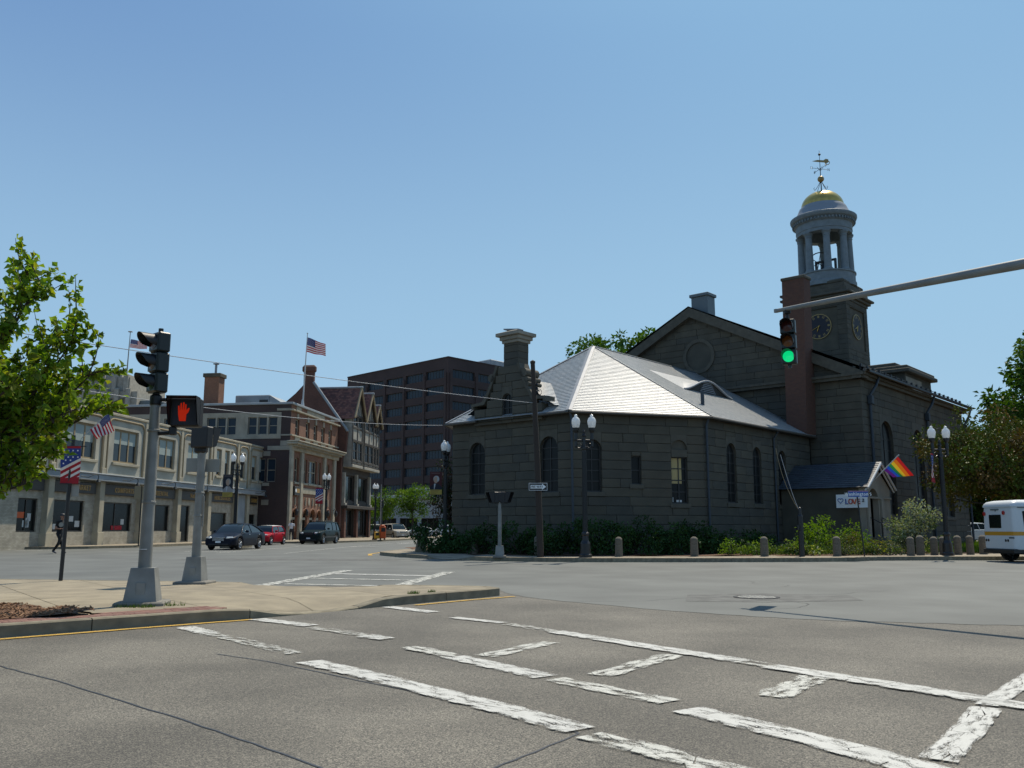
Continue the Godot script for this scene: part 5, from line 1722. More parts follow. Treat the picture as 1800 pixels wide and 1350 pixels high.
func build_tudor() -> void:
	var b := thing("tudor_building", "dark half-timbered building with three steep red-tiled gables and bay windows", "building", Vector3(-19.0, 0.0, -98.3), PI / 2 - atan(0.13))
	var mb := MB.new()
	# party wall that rises to a chimney, facing the crossing
	var E := Transform3D(Basis(Vector3(0, 0, 1), Vector3.UP, Vector3(-1, 0, 0)), Vector3(0, 0, 0))
	mb.xf = E
	mb.plate(PackedVector2Array([Vector2(-14.0, 0.0), Vector2(0.0, 0.0), Vector2(0.0, 8.8), Vector2(0.45, 9.8), Vector2(0.6, 11.9), Vector2(0.2, 12.4), Vector2(-3.55, 17.5), Vector2(-3.55, 19.0), Vector2(-4.75, 19.0), Vector2(-4.75, 17.3), Vector2(-8.8, 13.0), Vector2(-14.0, 13.0)]), -0.4, 0.0)
	obj("party_wall", mb, M["tudor brick"], b)
	mb = MB.new(); mb.xf = E
	mb.rbx(Vector3(-4.95, 18.7, -0.6), Vector3(-3.38, 19.6, 0.2), 0.22)
	obj("chimney_cap", mb, M["tudor brick"], b)
	mb = MB.new(); mb.xf = E
	mb.tube([Vector3(0.6, 11.95, 0.0), Vector3(0.22, 12.5, 0.0), Vector3(-3.55, 17.62, 0.0)], 0.16, 6)
	obj("coping", mb, M.ledge, b)
	# body
	var Wd := 11.0
	mb = MB.new()
	var holes := [[0.8, 0.3, 4.9, 3.4], [5.6, 0.3, 10.4, 3.4], [0.9, 4.3, 4.9, 7.2], [5.8, 4.3, 9.9, 7.2]]
	holed_wall(mb, 0.4, Wd, 0.0, 13.2, holes, 0.3)
	mb.quad(Vector3(Wd, 0, 0), Vector3(Wd, 0, -14), Vector3(Wd, 12.6, -14), Vector3(Wd, 12.6, 0))
	obj("front_wall", mb, M.timber, b)
	for h in holes: window(b, h[0], h[1], h[2], h[3], 0.25, M.timber, M["shop glass"], 3, 1, 0.14, Transform3D(), null, "shop_window" if h[1] < 1 else "window")
	for x in [0.7, 5.25, 10.5]:
		mb = MB.new()
		mb.cbx(Vector3(x - 0.22, 4.0, 0.0), Vector3(x + 0.22, 7.4, 0.3), 0.03)
		mb.cbx(Vector3(x - 0.3, 3.7, 0.0), Vector3(x + 0.3, 4.0, 0.45), 0.03)
		obj("stone_pier", mb, M.stucco, b)
	mb = MB.new()
	mb.cbx(Vector3(0.4, 3.4, 0.0), Vector3(Wd, 3.75, 0.7), 0.03)
	obj("fascia", mb, M.timber, b)
	mb = MB.new()
	for x in [0.9, 5.4, 10.4]:
		mb = MB.new()
		mb.cbx(Vector3(x - 0.3, 0.1, 0.0), Vector3(x + 0.3, 3.4, 0.35), 0.03)
		obj("shop_pier", mb, M["tudor brick"], b)
	# jettied bays under gables
	for k in 3:
		var c: float = [2.6, 7.2, 10.6][k]
		var hw: float = [1.9, 1.9, 1.25][k]
		var top: float = [17.25, 17.2, 16.2][k]
		var out := 0.95 if k < 2 else 0.85
		var by := node("bay", b)
		mb = MB.new()
		var fx := Transform3D(Basis(), Vector3(0, 0, out))
		var wy := [[8.9, 10.9], [12.7, 13.85]]
		var hl := []
		for y in wy:
			hl.append([c - hw + 0.25, y[0], c - 0.15, y[1]]); hl.append([c + 0.15, y[0], c + hw - 0.25, y[1]])
		mb.xf = fx
		holed_wall(mb, c - hw, c + hw, 8.3, 14.0, hl, 0.12)
		mb.xf = Transform3D()
		for s in [-1.0, 1.0]:
			var x: float = c + s * hw
			if s < 0: mb.quad(Vector3(x, 8.3, 0), Vector3(x, 8.3, out), Vector3(x, 14.0, out), Vector3(x, 14.0, 0))
			else: mb.quad(Vector3(x, 8.3, out), Vector3(x, 8.3, 0), Vector3(x, 14.0, 0), Vector3(x, 14.0, out))
		mb.quad(Vector3(c - hw, 8.3, 0), Vector3(c + hw, 8.3, 0), Vector3(c + hw, 8.3, out), Vector3(c - hw, 8.3, out))
		mb.xf = fx
		mb.plate(PackedVector2Array([Vector2(c - hw, 14.0), Vector2(c + hw, 14.0), Vector2(c, top - 0.4)]), -0.2, 0.0)
		obj("panel", mb, M.stucco, by)
		for h in hl: window(by, h[0], h[1], h[2], h[3], 0.1, M.timber, M.glass, 2, 2, 0.08, fx)
		mb = MB.new(); mb.xf = fx
		for x in [c - hw + 0.1, c, c + hw - 0.1]: mb.bx(Vector3(x - 0.12, 8.3, 0.0), Vector3(x + 0.12, 14.0, 0.06))
		for y in [8.4, 8.75, 11.05, 12.5, 13.95]: mb.bx(Vector3(c - hw, y - 0.1, 0.0), Vector3(c + hw, y + 0.1, 0.08))
		for i in 5:
			var x := c - hw * 0.66 + i * hw * 0.33
			mb.bx(Vector3(x - 0.07, 14.0, 0.0), Vector3(x + 0.07, 14.0 + (top - 0.6 - 14.0) * (1 - absf(x - c) / hw), 0.05))
		obj("timber_frame", mb, M.timber, by)
		mb = MB.new(); mb.xf = fx
		for s in [-1.0, 1.0]: mb.tube([Vector3(c + s * (hw + 0.35), 13.5, 0.35), Vector3(c, top, 0.35)], 0.14, 4)
		obj("bargeboard", mb, M["tan trim"], by)
		mb = MB.new(); mb.xf = fx
		mb.cbx(Vector3(c - hw - 0.1, 8.0, -out), Vector3(c + hw + 0.1, 8.3, 0.15), 0.03)
		obj("bressummer", mb, M.stucco, by)
		var deck := MB.new(); var tl := MB.new()
		for s in [-1.0, 1.0]:
			var e0 := Vector3(c + s * (hw + 0.38), 13.4, out + 0.4); var e1 := Vector3(c + s * (hw + 0.38), 13.4, -5.0)
			var r1 := Vector3(c, top, -5.0); var r0 := Vector3(c, top, out + 0.4)
			slab_face(deck, [e0, e1, r1, r0])
			slates(tl, [e0, e1, r1, r0], [[0.20, 0.085, 0.06], [0.15, 0.065, 0.05], [0.24, 0.105, 0.075], [0.12, 0.055, 0.045]], 0.24, 0.3, 0.02)
		obj("roof", deck, M.timber, by)
		obj("roof_tiles", tl, M["tile roof"], by, true)
		mb = MB.new()
		mb.tube([Vector3(c, top + 0.08, out + 0.5), Vector3(c, top + 0.08, -5.0)], 0.13, 6)
		obj("ridge", mb, M.ledge, by)
	mb = MB.new()
	slab_face(mb, [Vector3(0.2, 12.3, 0.3), Vector3(Wd, 12.3, 0.3), Vector3(Wd, 17.0, -5.0), Vector3(0.2, 17.0, -5.0)])
	slab_face(mb, [Vector3(0.2, 12.3, -10.5), Vector3(Wd, 12.3, -10.5), Vector3(Wd, 17.0, -5.0), Vector3(0.2, 17.0, -5.0)])
	obj("main_roof", mb, M["dark slate"], b)
	# iron posts at the shopfront
	mb = MB.new()
	for x in [6.0, 8.0]: mb.tube([Vector3(x, 0.15, 0.9), Vector3(x, 3.4, 0.9)], 0.07, 8)
	obj("post", mb, M["black iron"], b)

# ---------------------------------------------------------------- buildings far behind
func build_far_buildings() -> void:
	# brown office block: two faces meet at its corner
	var D := 185.0
	var o := thing("office_building", "large dark brown brick office block with ribbon windows far down the street", "building", Vector3(-13.6, 0, -D), 0.0)
	var floors := 10; var fh := 3.45; var H := 37.3
	var dl := Vector3(-sin(deg_to_rad(45.3)), 0, -cos(deg_to_rad(45.3))); var dr := Vector3(sin(deg_to_rad(43.0)), 0, -cos(deg_to_rad(43.0)))
	var frames := []
	# left face: x runs from its far end to the corner
	var xl := -dl
	frames.append([Transform3D(Basis(xl, Vector3.UP, xl.cross(Vector3.UP)), dl * 37.0), 37.0, 5])
	frames.append([Transform3D(Basis(dr, Vector3.UP, dr.cross(Vector3.UP)), Vector3.ZERO), 40.0, 5])
	var pane_mesh := {}
	for f in frames:
		var xf: Transform3D = f[0]; var L: float = f[1]; var n: int = f[2]
		var holes := []
		var bw := (L - 1.6) / n
		for j in range(1, floors):
			for i in n:
				var x0 := 0.8 + i * bw + 0.55; var x1 := 0.8 + (i + 1) * bw - 0.55
				var y0 := 33.1 - (j - 1) * fh
				holes.append([x0, y0, x1, y0 + 1.85])
		var mb := MB.new(); mb.xf = xf
		holed_wall(mb, 0.0, L, 0.0, H, holes, 0.5)
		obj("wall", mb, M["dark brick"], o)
		mb = MB.new(); mb.xf = xf
		for i in n + 1: mb.bx(Vector3(0.8 + i * bw - 0.35, 0, 0.0), Vector3(0.8 + i * bw + 0.35, H - 3.2, 0.22))
		obj("brick_pier", mb, M["dark brick"], o)
		for h in holes:
			window(o, h[0], h[1], h[2], h[3], 0.4, M["church frame"], M["blue glass"], 6, 1, 0.1, xf)
		mb = MB.new(); mb.xf = xf
		mb.bx(Vector3(-0.05, H, -0.8), Vector3(L + 0.05, H + 0.25, 0.1))
		obj("coping", mb, M["dark brick"], o)
	var mb := MB.new()
	slab_face(mb, [Vector3(0, H - 0.4, 0), dl * 37.0 + Vector3(0, H - 0.4, 0), dl * 37.0 + dr * 40.0 + Vector3(0, H - 0.4, 0), dr * 40.0 + Vector3(0, H - 0.4, 0)])
	obj("roof", mb, M.concrete, o)
	mb = MB.new()
	mb.xf = Transform3D(Basis(dr, Vector3.UP, dr.cross(Vector3.UP)), Vector3.ZERO)
	mb.rbx(Vector3(17, H - 0.4, -9), Vector3(24, H + 2.6, -4), 0.2)
	obj("rooftop_plant", mb, M.ledge, o)
	# low pale building at its foot
	var p := thing("low_building", "low pale flat-roofed building at the foot of the brown office block", "building", Vector3(-34.0, 0, -150.0), -0.1)
	mb = MB.new()
	mb.bx(Vector3(0, 0, -14), Vector3(30, 6.0, -0.5))
	var hol := []
	for i in 8: hol.append([1.0 + i * 3.6, 0.6, 4.0 + i * 3.6, 2.9])
	holed_wall(mb, 0, 30, 0, 6.1, hol, 0.4)
	obj("wall", mb, M.ledge, p)
	for h in hol: window(p, h[0], h[1], h[2], h[3], 0.35, M["church frame"], M["shop glass"], 3, 1, 0.1, Transform3D(), null, "shop_window")
	mb = MB.new()
	mb.rbx(Vector3(-0.6, 6.1, -14.5), Vector3(30.6, 6.7, 0.8), 0.06)
	obj("roof", mb, M.ledge, p)
	mb = MB.new()
	mb.rbx(Vector3(17.3, 6.7, -5), Vector3(20.0, 8.0, -2.5), 0.1)
	obj("rooftop_unit", mb, M.ledge, p)
	# stepped stone tower block above the shop roofs
	var t := thing("stepped_tower", "pale stepped stone tower block rising behind the shops under a flag", "building", Vector3(-57.3, 0, -130.0), 0.0)
	mb = MB.new()
	mb.bx(Vector3(-11, 0, -16), Vector3(1.4, 21.4, 0)); mb.bx(Vector3(-10, 21.4, -14), Vector3(0.0, 23.6, -0.4)); mb.bx(Vector3(-8.5, 23.6, -12), Vector3(-1.6, 24.6, -1.2))
	for i in 7: mb.cbx(Vector3(-10.4 + i * 1.7, 12, 0.0), Vector3(-9.7 + i * 1.7, 21.8, 0.5), 0.1)
	for i in 6: mb.cbx(Vector3(-9.6 + i * 1.75, 21.4, -0.4), Vector3(-8.9 + i * 1.75, 23.9, 0.0), 0.1)
	obj("wall", mb, M["stucco"], t)
	for i in 6:
		for j in 2: window(t, -9.5 + i * 1.7, 14.2 + j * 3.8, -8.9 + i * 1.7, 16.6 + j * 3.8, -0.02, M["tan trim"], M.glass, 1, 2, 0.1)
	mb = MB.new()
	mb.rbx(Vector3(1.4, 18.4, -6), Vector3(5.0, 20.2, -1), 0.1)
	obj("rooftop_plant", mb, M.copper, t)

# ---------------------------------------------------------------- plants
func leaf(mb: MB, p: Vector3, d: Vector3, up: Vector3, l: float, w: float, fold := 0.25) -> void:
	var s := d.cross(up).normalized()
	var n := s.cross(d).normalized()
	var m := p + d * l * 0.45
	var a := m + s * w * 0.5 + n * w * fold; var b := m - s * w * 0.5 + n * w * fold
	var t := p + d * l - n * l * 0.12
	mb.tri(p, a, t); mb.tri(p, t, b)
func shade_of(c: Array, spread := 0.25) -> Color:
	var s := rng.randf_range(1.0 - spread, 1.0 + spread)
	var w := rng.randf_range(-0.12, 0.12)
	return Color(c[0] * s * (1 + w), c[1] * s, c[2] * s * (1 - w))
func rand_dir() -> Vector3:
	while true:
		var v := Vector3(rng.randf_range(-1, 1), rng.randf_range(-1, 1), rng.randf_range(-1, 1))
		var l := v.length()
		if l < 1.0 and l > 0.05: return v / l
	return Vector3.UP
# leaves scattered through clumps of foliage: each clump [centre, radius]
func foliage(mb: MB, clumps: Array, per: int, size: float, tones: Array, droop := 0.25, squash := 0.75) -> void:
	mb.tinted = true
	for c in clumps:
		var rad: float = c[1]
		var n := int(per * rad * rad)
		var t: Array = tones[rng.randi() % tones.size()]
		for i in n:
			var d := rand_dir()
			var r := rad * pow(rng.randf(), 0.42)
			var q: Vector3 = c[0] + Vector3(d.x * r, d.y * r * squash, d.z * r)
			mb.col = shade_of(t)
			var o := (d + rand_dir() * 0.9 + Vector3(0, -droop, 0)).normalized()
			var up := (Vector3.UP + rand_dir() * 0.7).normalized()
			if absf(o.dot(up)) > 0.95: up = Vector3.RIGHT
			var s := size * rng.randf_range(0.65, 1.35)
			leaf(mb, q, o, up, s, s * 0.62)
func limb(mb: MB, a: Vector3, b: Vector3, r0: float, r1: float, bend := 0.1) -> void:
	var pts := []; var rr := []
	var off := rand_dir() * (b - a).length() * bend
	for i in 6:
		var f := i / 5.0
		pts.append(a.lerp(b, f) + off * sin(PI * f)); rr.append(lerpf(r0, r1, f))
	mb.tube(pts, rr, 7)
func tree(called: String, label: String, at: Vector3, height: float, crown: Vector3, crown_r: Vector3, clump_r: float, clumps: int, per: int, size: float, tones: Array, m: String, trunk_r := 0.22, group := "", bumps := 0.0) -> Node3D:
	var t := thing(called, label, "tree", at, 0.0, group)
	var wood := MB.new()
	var fork := Vector3(0, maxf(crown.y - crown_r.y * 0.75, height * 0.22), 0)
	limb(wood, Vector3(0, -0.1, 0), fork, trunk_r, trunk_r * 0.75, 0.03)
	var list := []
	for i in clumps:
		var d := rand_dir()
		var f := pow(rng.randf(), 0.38) * (1.0 + (rng.randf_range(-bumps, bumps) if bumps > 0 else 0.0))
		var c := crown + Vector3(d.x * crown_r.x, d.y * crown_r.y, d.z * crown_r.z) * f
		list.append([c, clump_r * rng.randf_range(0.6, 1.25)])
		if i % 3 == 0:
			limb(wood, fork.lerp(crown, rng.randf_range(0.0, 0.5)), c, trunk_r * 0.42, 0.02, 0.12)
	limb(wood, fork, crown + Vector3(0, crown_r.y * 0.5, 0), trunk_r * 0.7, 0.04, 0.05)
	obj("trunk", wood, M.bark, t)
	var mb := MB.new()
	foliage(mb, list, per, size, tones)
	obj("crown", mb, M[m], t, true)
	return t

func build_trees() -> void:
	build_street_tree()
	var green := [[0.075, 0.155, 0.022], [0.06, 0.13, 0.02], [0.09, 0.18, 0.028]]
	tree("leafy_tree", "bright leafy treetop showing behind the church gable and annex ridge", Vector3(10.2, 0.1, -76.0), 18.8, Vector3(0, 14.6, 0), Vector3(5.0, 3.7, 4.5), 1.1, 75, 110, 0.38, green, "leaf mid", 0.35)
	var deep := [[0.05, 0.11, 0.02], [0.06, 0.13, 0.022], [0.08, 0.15, 0.028], [0.04, 0.09, 0.018]]
	tree("tall_tree", "tall dense dark green tree rising at the right edge beyond the bus", Vector3(43.6, 0.1, -66.0), 17.5, Vector3(0, 10.6, 0), Vector3(7.3, 6.5, 6.0), 1.35, 150, 95, 0.40, deep, "leaf mid", 0.5)
	tree("pale_tree", "paler rounded tree far behind the right end of the church", Vector3(57.0, 0.1, -104.0), 14.0, Vector3(0, 9.6, 0), Vector3(6.0, 4.8, 5.0), 1.4, 70, 85, 0.45, [[0.075, 0.14, 0.04], [0.06, 0.12, 0.035]], "leaf mid", 0.4)
	tree("green_tree", "mid green tree between the pale tree and the tall dark tree", Vector3(50.0, 0.1, -84.0), 9.0, Vector3(0, 6.5, 0), Vector3(6.5, 3.6, 5.0), 1.2, 80, 90, 0.40, [[0.05, 0.12, 0.022], [0.065, 0.14, 0.026]], "leaf mid", 0.3)
	var far := [[0.05, 0.105, 0.022], [0.06, 0.125, 0.026], [0.04, 0.09, 0.02]]
	tree("low_tree", "low bushy tree behind the bus, nearest of three far ones", Vector3(48.0, 0.1, -92.0), 7.5, Vector3(0, 3.4, 0), Vector3(6.5, 3.6, 4.0), 1.4, 90, 80, 0.42, far, "leaf mid", 0.25, "far trees beyond the lawn")
	tree("low_tree", "low bushy tree behind the bus, middle one of three far ones", Vector3(62.0, 0.1, -96.0), 8.0, Vector3(0, 3.8, 0), Vector3(7.5, 4.0, 4.0), 1.5, 90, 80, 0.45, far, "leaf mid", 0.25, "far trees beyond the lawn")
	tree("low_tree", "low bushy tree at the right edge, last of three far ones", Vector3(76.0, 0.1, -100.0), 8.0, Vector3(0, 3.8, 0), Vector3(8.0, 4.0, 4.0), 1.5, 90, 80, 0.45, far, "leaf mid", 0.25, "far trees beyond the lawn")
	var olive := [[0.105, 0.122, 0.020], [0.09, 0.108, 0.017], [0.125, 0.112, 0.024], [0.075, 0.11, 0.016], [0.14, 0.095, 0.032]]
	tree("crab_apple_tree", "broad low olive and reddish crab apple tree behind the white bus", Vector3(25.2, 0.15, -43.5), 6.9, Vector3(0, 4.3, 0), Vector3(5.3, 2.4, 4.0), 0.8, 170, 260, 0.17, olive, "leaf dark", 0.16, "", 0.15)
	tree("copper_tree", "small dark purple-leaved tree beside the left corner of the church", Vector3(-3.05, 0.15, -43.6), 4.2, Vector3(0, 2.6, 0), Vector3(0.9, 1.7, 1.0), 0.42, 60, 300, 0.12, [[0.05, 0.035, 0.028], [0.035, 0.04, 0.022], [0.03, 0.055, 0.02], [0.07, 0.045, 0.035]], "leaf dark", 0.07)
	var lime := [[0.10, 0.19, 0.028], [0.085, 0.165, 0.024], [0.12, 0.20, 0.035]]
	tree("street_tree", "bright green young tree before the low building, nearest to the church", Vector3(-13.2, 0.1, -118.0), 7.4, Vector3(0, 4.6, 0), Vector3(2.6, 2.2, 2.3), 0.8, 46, 150, 0.24, lime, "leaf bright", 0.12, "young street trees")
	tree("street_tree", "bright green young tree left of two before the low building", Vector3(-17.0, 0.1, -116.0), 6.6, Vector3(0, 4.2, 0), Vector3(2.0, 1.9, 2.0), 0.75, 40, 150, 0.24, lime, "leaf bright", 0.12, "young street trees")
	tree("street_tree", "small bright green tree beside the half-timbered building", Vector3(-18.6, 0.15, -114.0), 4.6, Vector3(0, 2.9, 0), Vector3(1.7, 1.7, 1.7), 0.7, 30, 160, 0.22, lime, "leaf bright", 0.1, "young street trees")

func build_street_tree() -> void:
	# the leafy young tree that hangs into the picture on the left: limbs, upright shoots, leaves along them
	var at := Vector3(-8.0, 0.12, -11.4)
	var t := thing("maple_tree", "young leafy maple in the bark bed at the left edge, nearest tree", "tree", at)
	var wood := MB.new()
	limb(wood, Vector3(0, -0.1, 0), Vector3(0.1, 1.25, 0), 0.11, 0.085, 0.03)
	var tips := []
	var goals := [[1.75, 4.45, 0.1], [1.2, 4.75, -0.6], [2.1, 4.1, -0.3], [2.3, 3.62, 0.2], [2.5, 3.3, -0.1], [2.48, 2.7, 0.3], [2.15, 2.15, 0.2], [1.9, 1.75, 0.3], [0.5, 5.0, 0.4], [-0.8, 4.8, 0.2], [-1.8, 4.0, -0.5], [-2.2, 3.0, 0.5], [0.8, 3.6, 1.6], [0.4, 3.4, -1.8], [1.4, 3.4, 1.2], [1.6, 3.2, -1.3], [-0.5, 3.2, 1.9], [-1.2, 2.6, -1.6], [2.1, 3.0, 1.0], [2.2, 2.9, -1.0], [1.3, 2.3, 0.3], [1.7, 2.7, 0.0], [1.2, 3.0, 0.2], [1.5, 3.7, 0.3], [1.0, 4.1, 0.2], [0.9, 1.7, 0.4]]
	var leafs := []   # [position, direction, length]
	for g in goals:
		var tip := Vector3(g[0], g[1] - 0.12, g[2])
		var mid := Vector3(tip.x * 0.45, lerpf(1.25, tip.y, 0.42), tip.z * 0.45) + rand_dir() * 0.1
		limb(wood, Vector3(0.1, rng.randf_range(0.9, 1.25), 0), mid, 0.055, 0.03, 0.05)
		limb(wood, mid, tip, 0.03, 0.007, 0.07)
		tips.append([mid, tip])
	for q in tips:
		var m: Vector3 = q[0]; var e: Vector3 = q[1]
		for i in 24:
			var f := rng.randf_range(0.02, 1.0)
			var s := m.lerp(e, f)
			var d := ((e - m).normalized() * 0.5 + rand_dir() * 0.75 + Vector3(0, 0.55, 0)).normalized()
			var l := rng.randf_range(0.35, 0.75) * (1.25 - f * 0.5)
			var end := s + d * l
			limb(wood, s, end, 0.010, 0.003, 0.08)
			for k in 20:
				var g := rng.randf_range(0.1, 1.02)
				var o := (rand_dir() + d * 0.5 + Vector3(0, -0.35, 0)).normalized()
				leafs.append([s.lerp(end, g) + rand_dir() * 0.035, o, rng.randf_range(0.07, 0.14)])
	obj("trunk", wood, M.bark, t)
	var tones := [[0.20, 0.32, 0.030], [0.155, 0.265, 0.026], [0.24, 0.36, 0.045], [0.115, 0.205, 0.022], [0.26, 0.30, 0.05]]
	# the leaves nearest the road are single parts, the rest one mass
	leafs.sort_custom(func(a, b): return a[0].x + a[0].z * 0.4 > b[0].x + b[0].z * 0.4)
	var shapes := []
	for i in 12:
		var mb := MB.new()
		mb.tinted = true
		mb.col = shade_of(tones[i % tones.size()])
		for j in 2: leaf(mb, Vector3.ZERO, Vector3(0, 0, -1).rotated(Vector3.UP, [0.0, 0.0][j]), Vector3.UP, 1.0, [0.82, 0.4][j], 0.12 + i * 0.02)
		shapes.append(mesh_of(mb))
	var mass := MB.new()
	mass.tinted = true
	for i in leafs.size():
		var q: Array = leafs[i]
		var up := (Vector3.UP + rand_dir() * 0.8).normalized()
		if absf(up.dot(q[1])) > 0.95: up = Vector3.RIGHT
		if i < 300:
			var o := inst("leaf", shapes[rng.randi() % 12], M["leaf bright"], t)
			o.transform = Transform3D(Basis.looking_at(q[1], up).scaled(Vector3.ONE * q[2]), q[0])
		else:
			mass.col = shade_of(tones[rng.randi() % tones.size()])
			leaf(mass, q[0], q[1], up, q[2], q[2] * 0.8, 0.2)
	obj("foliage", mass, M["leaf bright"], t, true)

func shrub(called: String, label: String, at: Vector3, r: Vector3, per: int, size: float, tones: Array, m: String, n := 16, group := "") -> void:
	var s := thing(called, label, "shrub", at, 0.0, group)
	var wood := MB.new()
	var list := []
	for i in n:
		var d := rand_dir()
		d.y = absf(d.y)
		var f := pow(rng.randf(), 0.5)
		var c := Vector3(d.x * r.x, d.y * r.y, d.z * r.z) * f + Vector3(0, r.y * 0.12, 0)
		list.append([c, maxf(r.x, r.y) * rng.randf_range(0.2, 0.36)])
		limb(wood, Vector3(rng.randf_range(-0.1, 0.1), -0.05, rng.randf_range(-0.1, 0.1)), c, 0.02, 0.006, 0.1)
	obj("stem", wood, M.bark, s)
	var mb := MB.new()
	foliage(mb, list, per, size, tones, 0.1)
	obj("leaves", mb, M[m], s, true)

func build_planting() -> void:
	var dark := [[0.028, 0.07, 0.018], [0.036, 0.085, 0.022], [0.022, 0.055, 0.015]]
	# yews and rhododendrons in the church's shade
	var spots := [[-3.5, -41.3, 1.5, 1.35, "clipped dark evergreen at the left corner of the church, before the copper tree"], [-2.4, -40.6, 1.2, 0.9, "low dark shrub second from the left corner of the church"], [-1.3, -39.8, 1.3, 1.2, "dark shrub behind the pale pedestrian signal post"], [0.4, -38.4, 1.3, 1.45, "dark tall shrub left of the leaning black pole"], [1.7, -37.4, 1.3, 1.3, "dark shrub at the annex corner, right of the leaning pole"], [3.4, -37.6, 1.4, 1.5, "dark bushy shrub under the annex's large arched window"], [5.0, -38.0, 1.4, 1.55, "dark bushy shrub between the arched and the square annex windows"], [6.6, -38.5, 1.3, 1.4, "dark shrub under the lit square window of the annex"], [8.2, -39.6, 1.3, 1.5, "dark shrub at the annex's right corner by the downpipe"], [9.6, -40.6, 1.2, 1.1, "low dark shrub below the first tall narrow window"], [11.6, -42.6, 1.3, 1.0, "low dark shrub below the second tall narrow window"]]
	for s in spots:
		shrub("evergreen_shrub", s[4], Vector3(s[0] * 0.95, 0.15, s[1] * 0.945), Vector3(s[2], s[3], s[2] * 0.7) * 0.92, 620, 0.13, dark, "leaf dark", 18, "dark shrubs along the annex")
	shrub("golden_shrub", "bright yellow-green mounded shrub behind the stub pole and its garden bed", Vector3(13.6, 0.15, -38.2), Vector3(1.55, 1.35, 1.2), 420, 0.11, [[0.12, 0.22, 0.02], [0.10, 0.185, 0.018], [0.15, 0.25, 0.03]], "leaf bright", 26)
	shrub("variegated_shrub", "tall grey-green and white variegated shrub behind the row of stone bollards", Vector3(17.1, 0.15, -38.0), Vector3(1.25, 1.85, 1.1), 480, 0.10, [[0.20, 0.25, 0.17], [0.10, 0.15, 0.08], [0.28, 0.32, 0.25], [0.06, 0.10, 0.045]], "leaf mid", 26)
	shrub("red_green_shrub", "reddish green shrub below the golden shrub, left of the street sign", Vector3(13.9, 0.15, -36.8), Vector3(1.0, 0.75, 0.8), 420, 0.085, [[0.13, 0.13, 0.03], [0.17, 0.10, 0.035], [0.10, 0.14, 0.025]], "leaf mid", 18)
	shrub("hosta_clump", "white-edged leafy clump at the pavement left of the third bollard", Vector3(11.35, 0.15, -35.55), Vector3(0.95, 0.55, 0.6), 460, 0.12, [[0.12, 0.19, 0.06], [0.30, 0.34, 0.22], [0.09, 0.15, 0.04]], "leaf bright", 18)
	shrub("hosta_clump", "pale green leafy clump right behind the dark stub pole", Vector3(10.0, 0.15, -35.9), Vector3(0.8, 0.6, 0.6), 430, 0.11, [[0.10, 0.19, 0.035], [0.16, 0.24, 0.08]], "leaf bright", 16)
	shrub("small_bright_bush", "small bright green bush at the edge of the annex's shade", Vector3(8.9, 0.15, -36.2), Vector3(0.5, 0.65, 0.45), 520, 0.09, [[0.13, 0.24, 0.03], [0.16, 0.27, 0.05]], "leaf bright", 12)
	shrub("lavender_clump", "grey-green feathery clump between the third bollard and the street sign", Vector3(13.0, 0.15, -35.3), Vector3(0.75, 0.65, 0.55), 430, 0.09, [[0.085, 0.12, 0.06], [0.11, 0.14, 0.07]], "leaf mid", 16)
	shrub("yellow_flower_clump", "yellow-green flowering clump right of the street sign post", Vector3(14.6, 0.15, -36.1), Vector3(0.95, 0.6, 0.6), 420, 0.09, [[0.17, 0.22, 0.035], [0.22, 0.22, 0.04], [0.10, 0.16, 0.03]], "leaf bright", 16)
	shrub("catmint_clump", "low blue-green clump just left of the bollard row", Vector3(15.0, 0.15, -35.7), Vector3(0.8, 0.5, 0.5), 430, 0.08, [[0.07, 0.12, 0.05], [0.09, 0.11, 0.09]], "leaf mid", 16)
	# ground cover and grass: uncountable
	var mb := MB.new()
	mb.tinted = true
	var area := pts2([[9.0, -35.4], [14.4, -35.9], [15.6, -37.3], [16.2, -38.6], [14.0, -40.0], [10.5, -39.0], [8.6, -37.4]])
	for i in 9000:
		var q := Vector2(rng.randf_range(8.6, 16.4), rng.randf_range(-40.0, -35.2))
		if not Geometry2D.is_point_in_polygon(q, area): continue
		var patch := sin(q.x * 1.9) * sin(q.y * 2.3)
		mb.col = shade_of([0.10, 0.16, 0.035] if patch > 0 else [0.075, 0.115, 0.04])
		var h := rng.randf_range(0.08, 0.42) * (0.7 + 0.4 * patch)
		var p := Vector3(q.x, 0.18, q.y) + Vector3(0, h * rng.randf(), 0)
		leaf(mb, p, (rand_dir() + Vector3(0, 0.8, 0)).normalized(), Vector3(rng.randf_range(-1, 1), 0.3, rng.randf_range(-1, 1)).normalized(), rng.randf_range(0.08, 0.16), 0.06)
	var gc := obj("ground_cover", mb, M["leaf mid"])
	tag(gc, "mixed low green planting in the garden bed before the church porch", "plants")
	gc.set_meta("kind", "stuff")
	mb = MB.new()
	mb.tinted = true
	for i in 16000:
		var x := rng.randf_range(16.5, 40.0)
		var z := rng.randf_range(-62.0, -37.6)
		if z > -37.8 - (x - 16.0) * 0.15: continue
		mb.col = shade_of([0.075, 0.15, 0.022])
		var p := Vector3(x, 0.16, z)
		var s := Vector3(rng.randf_range(-1, 1), 0, rng.randf_range(-1, 1)).normalized() * 0.035
		mb.tri(p - s, p + s, p + Vector3(rng.randf_range(-0.08, 0.08), rng.randf_range(0.12, 0.34), rng.randf_range(-0.08, 0.08)))
	gc = obj("long_grass", mb, M["leaf bright"])
	tag(gc, "long bright grass beside the church behind the bollards", "grass")
	gc.set_meta("kind", "stuff")

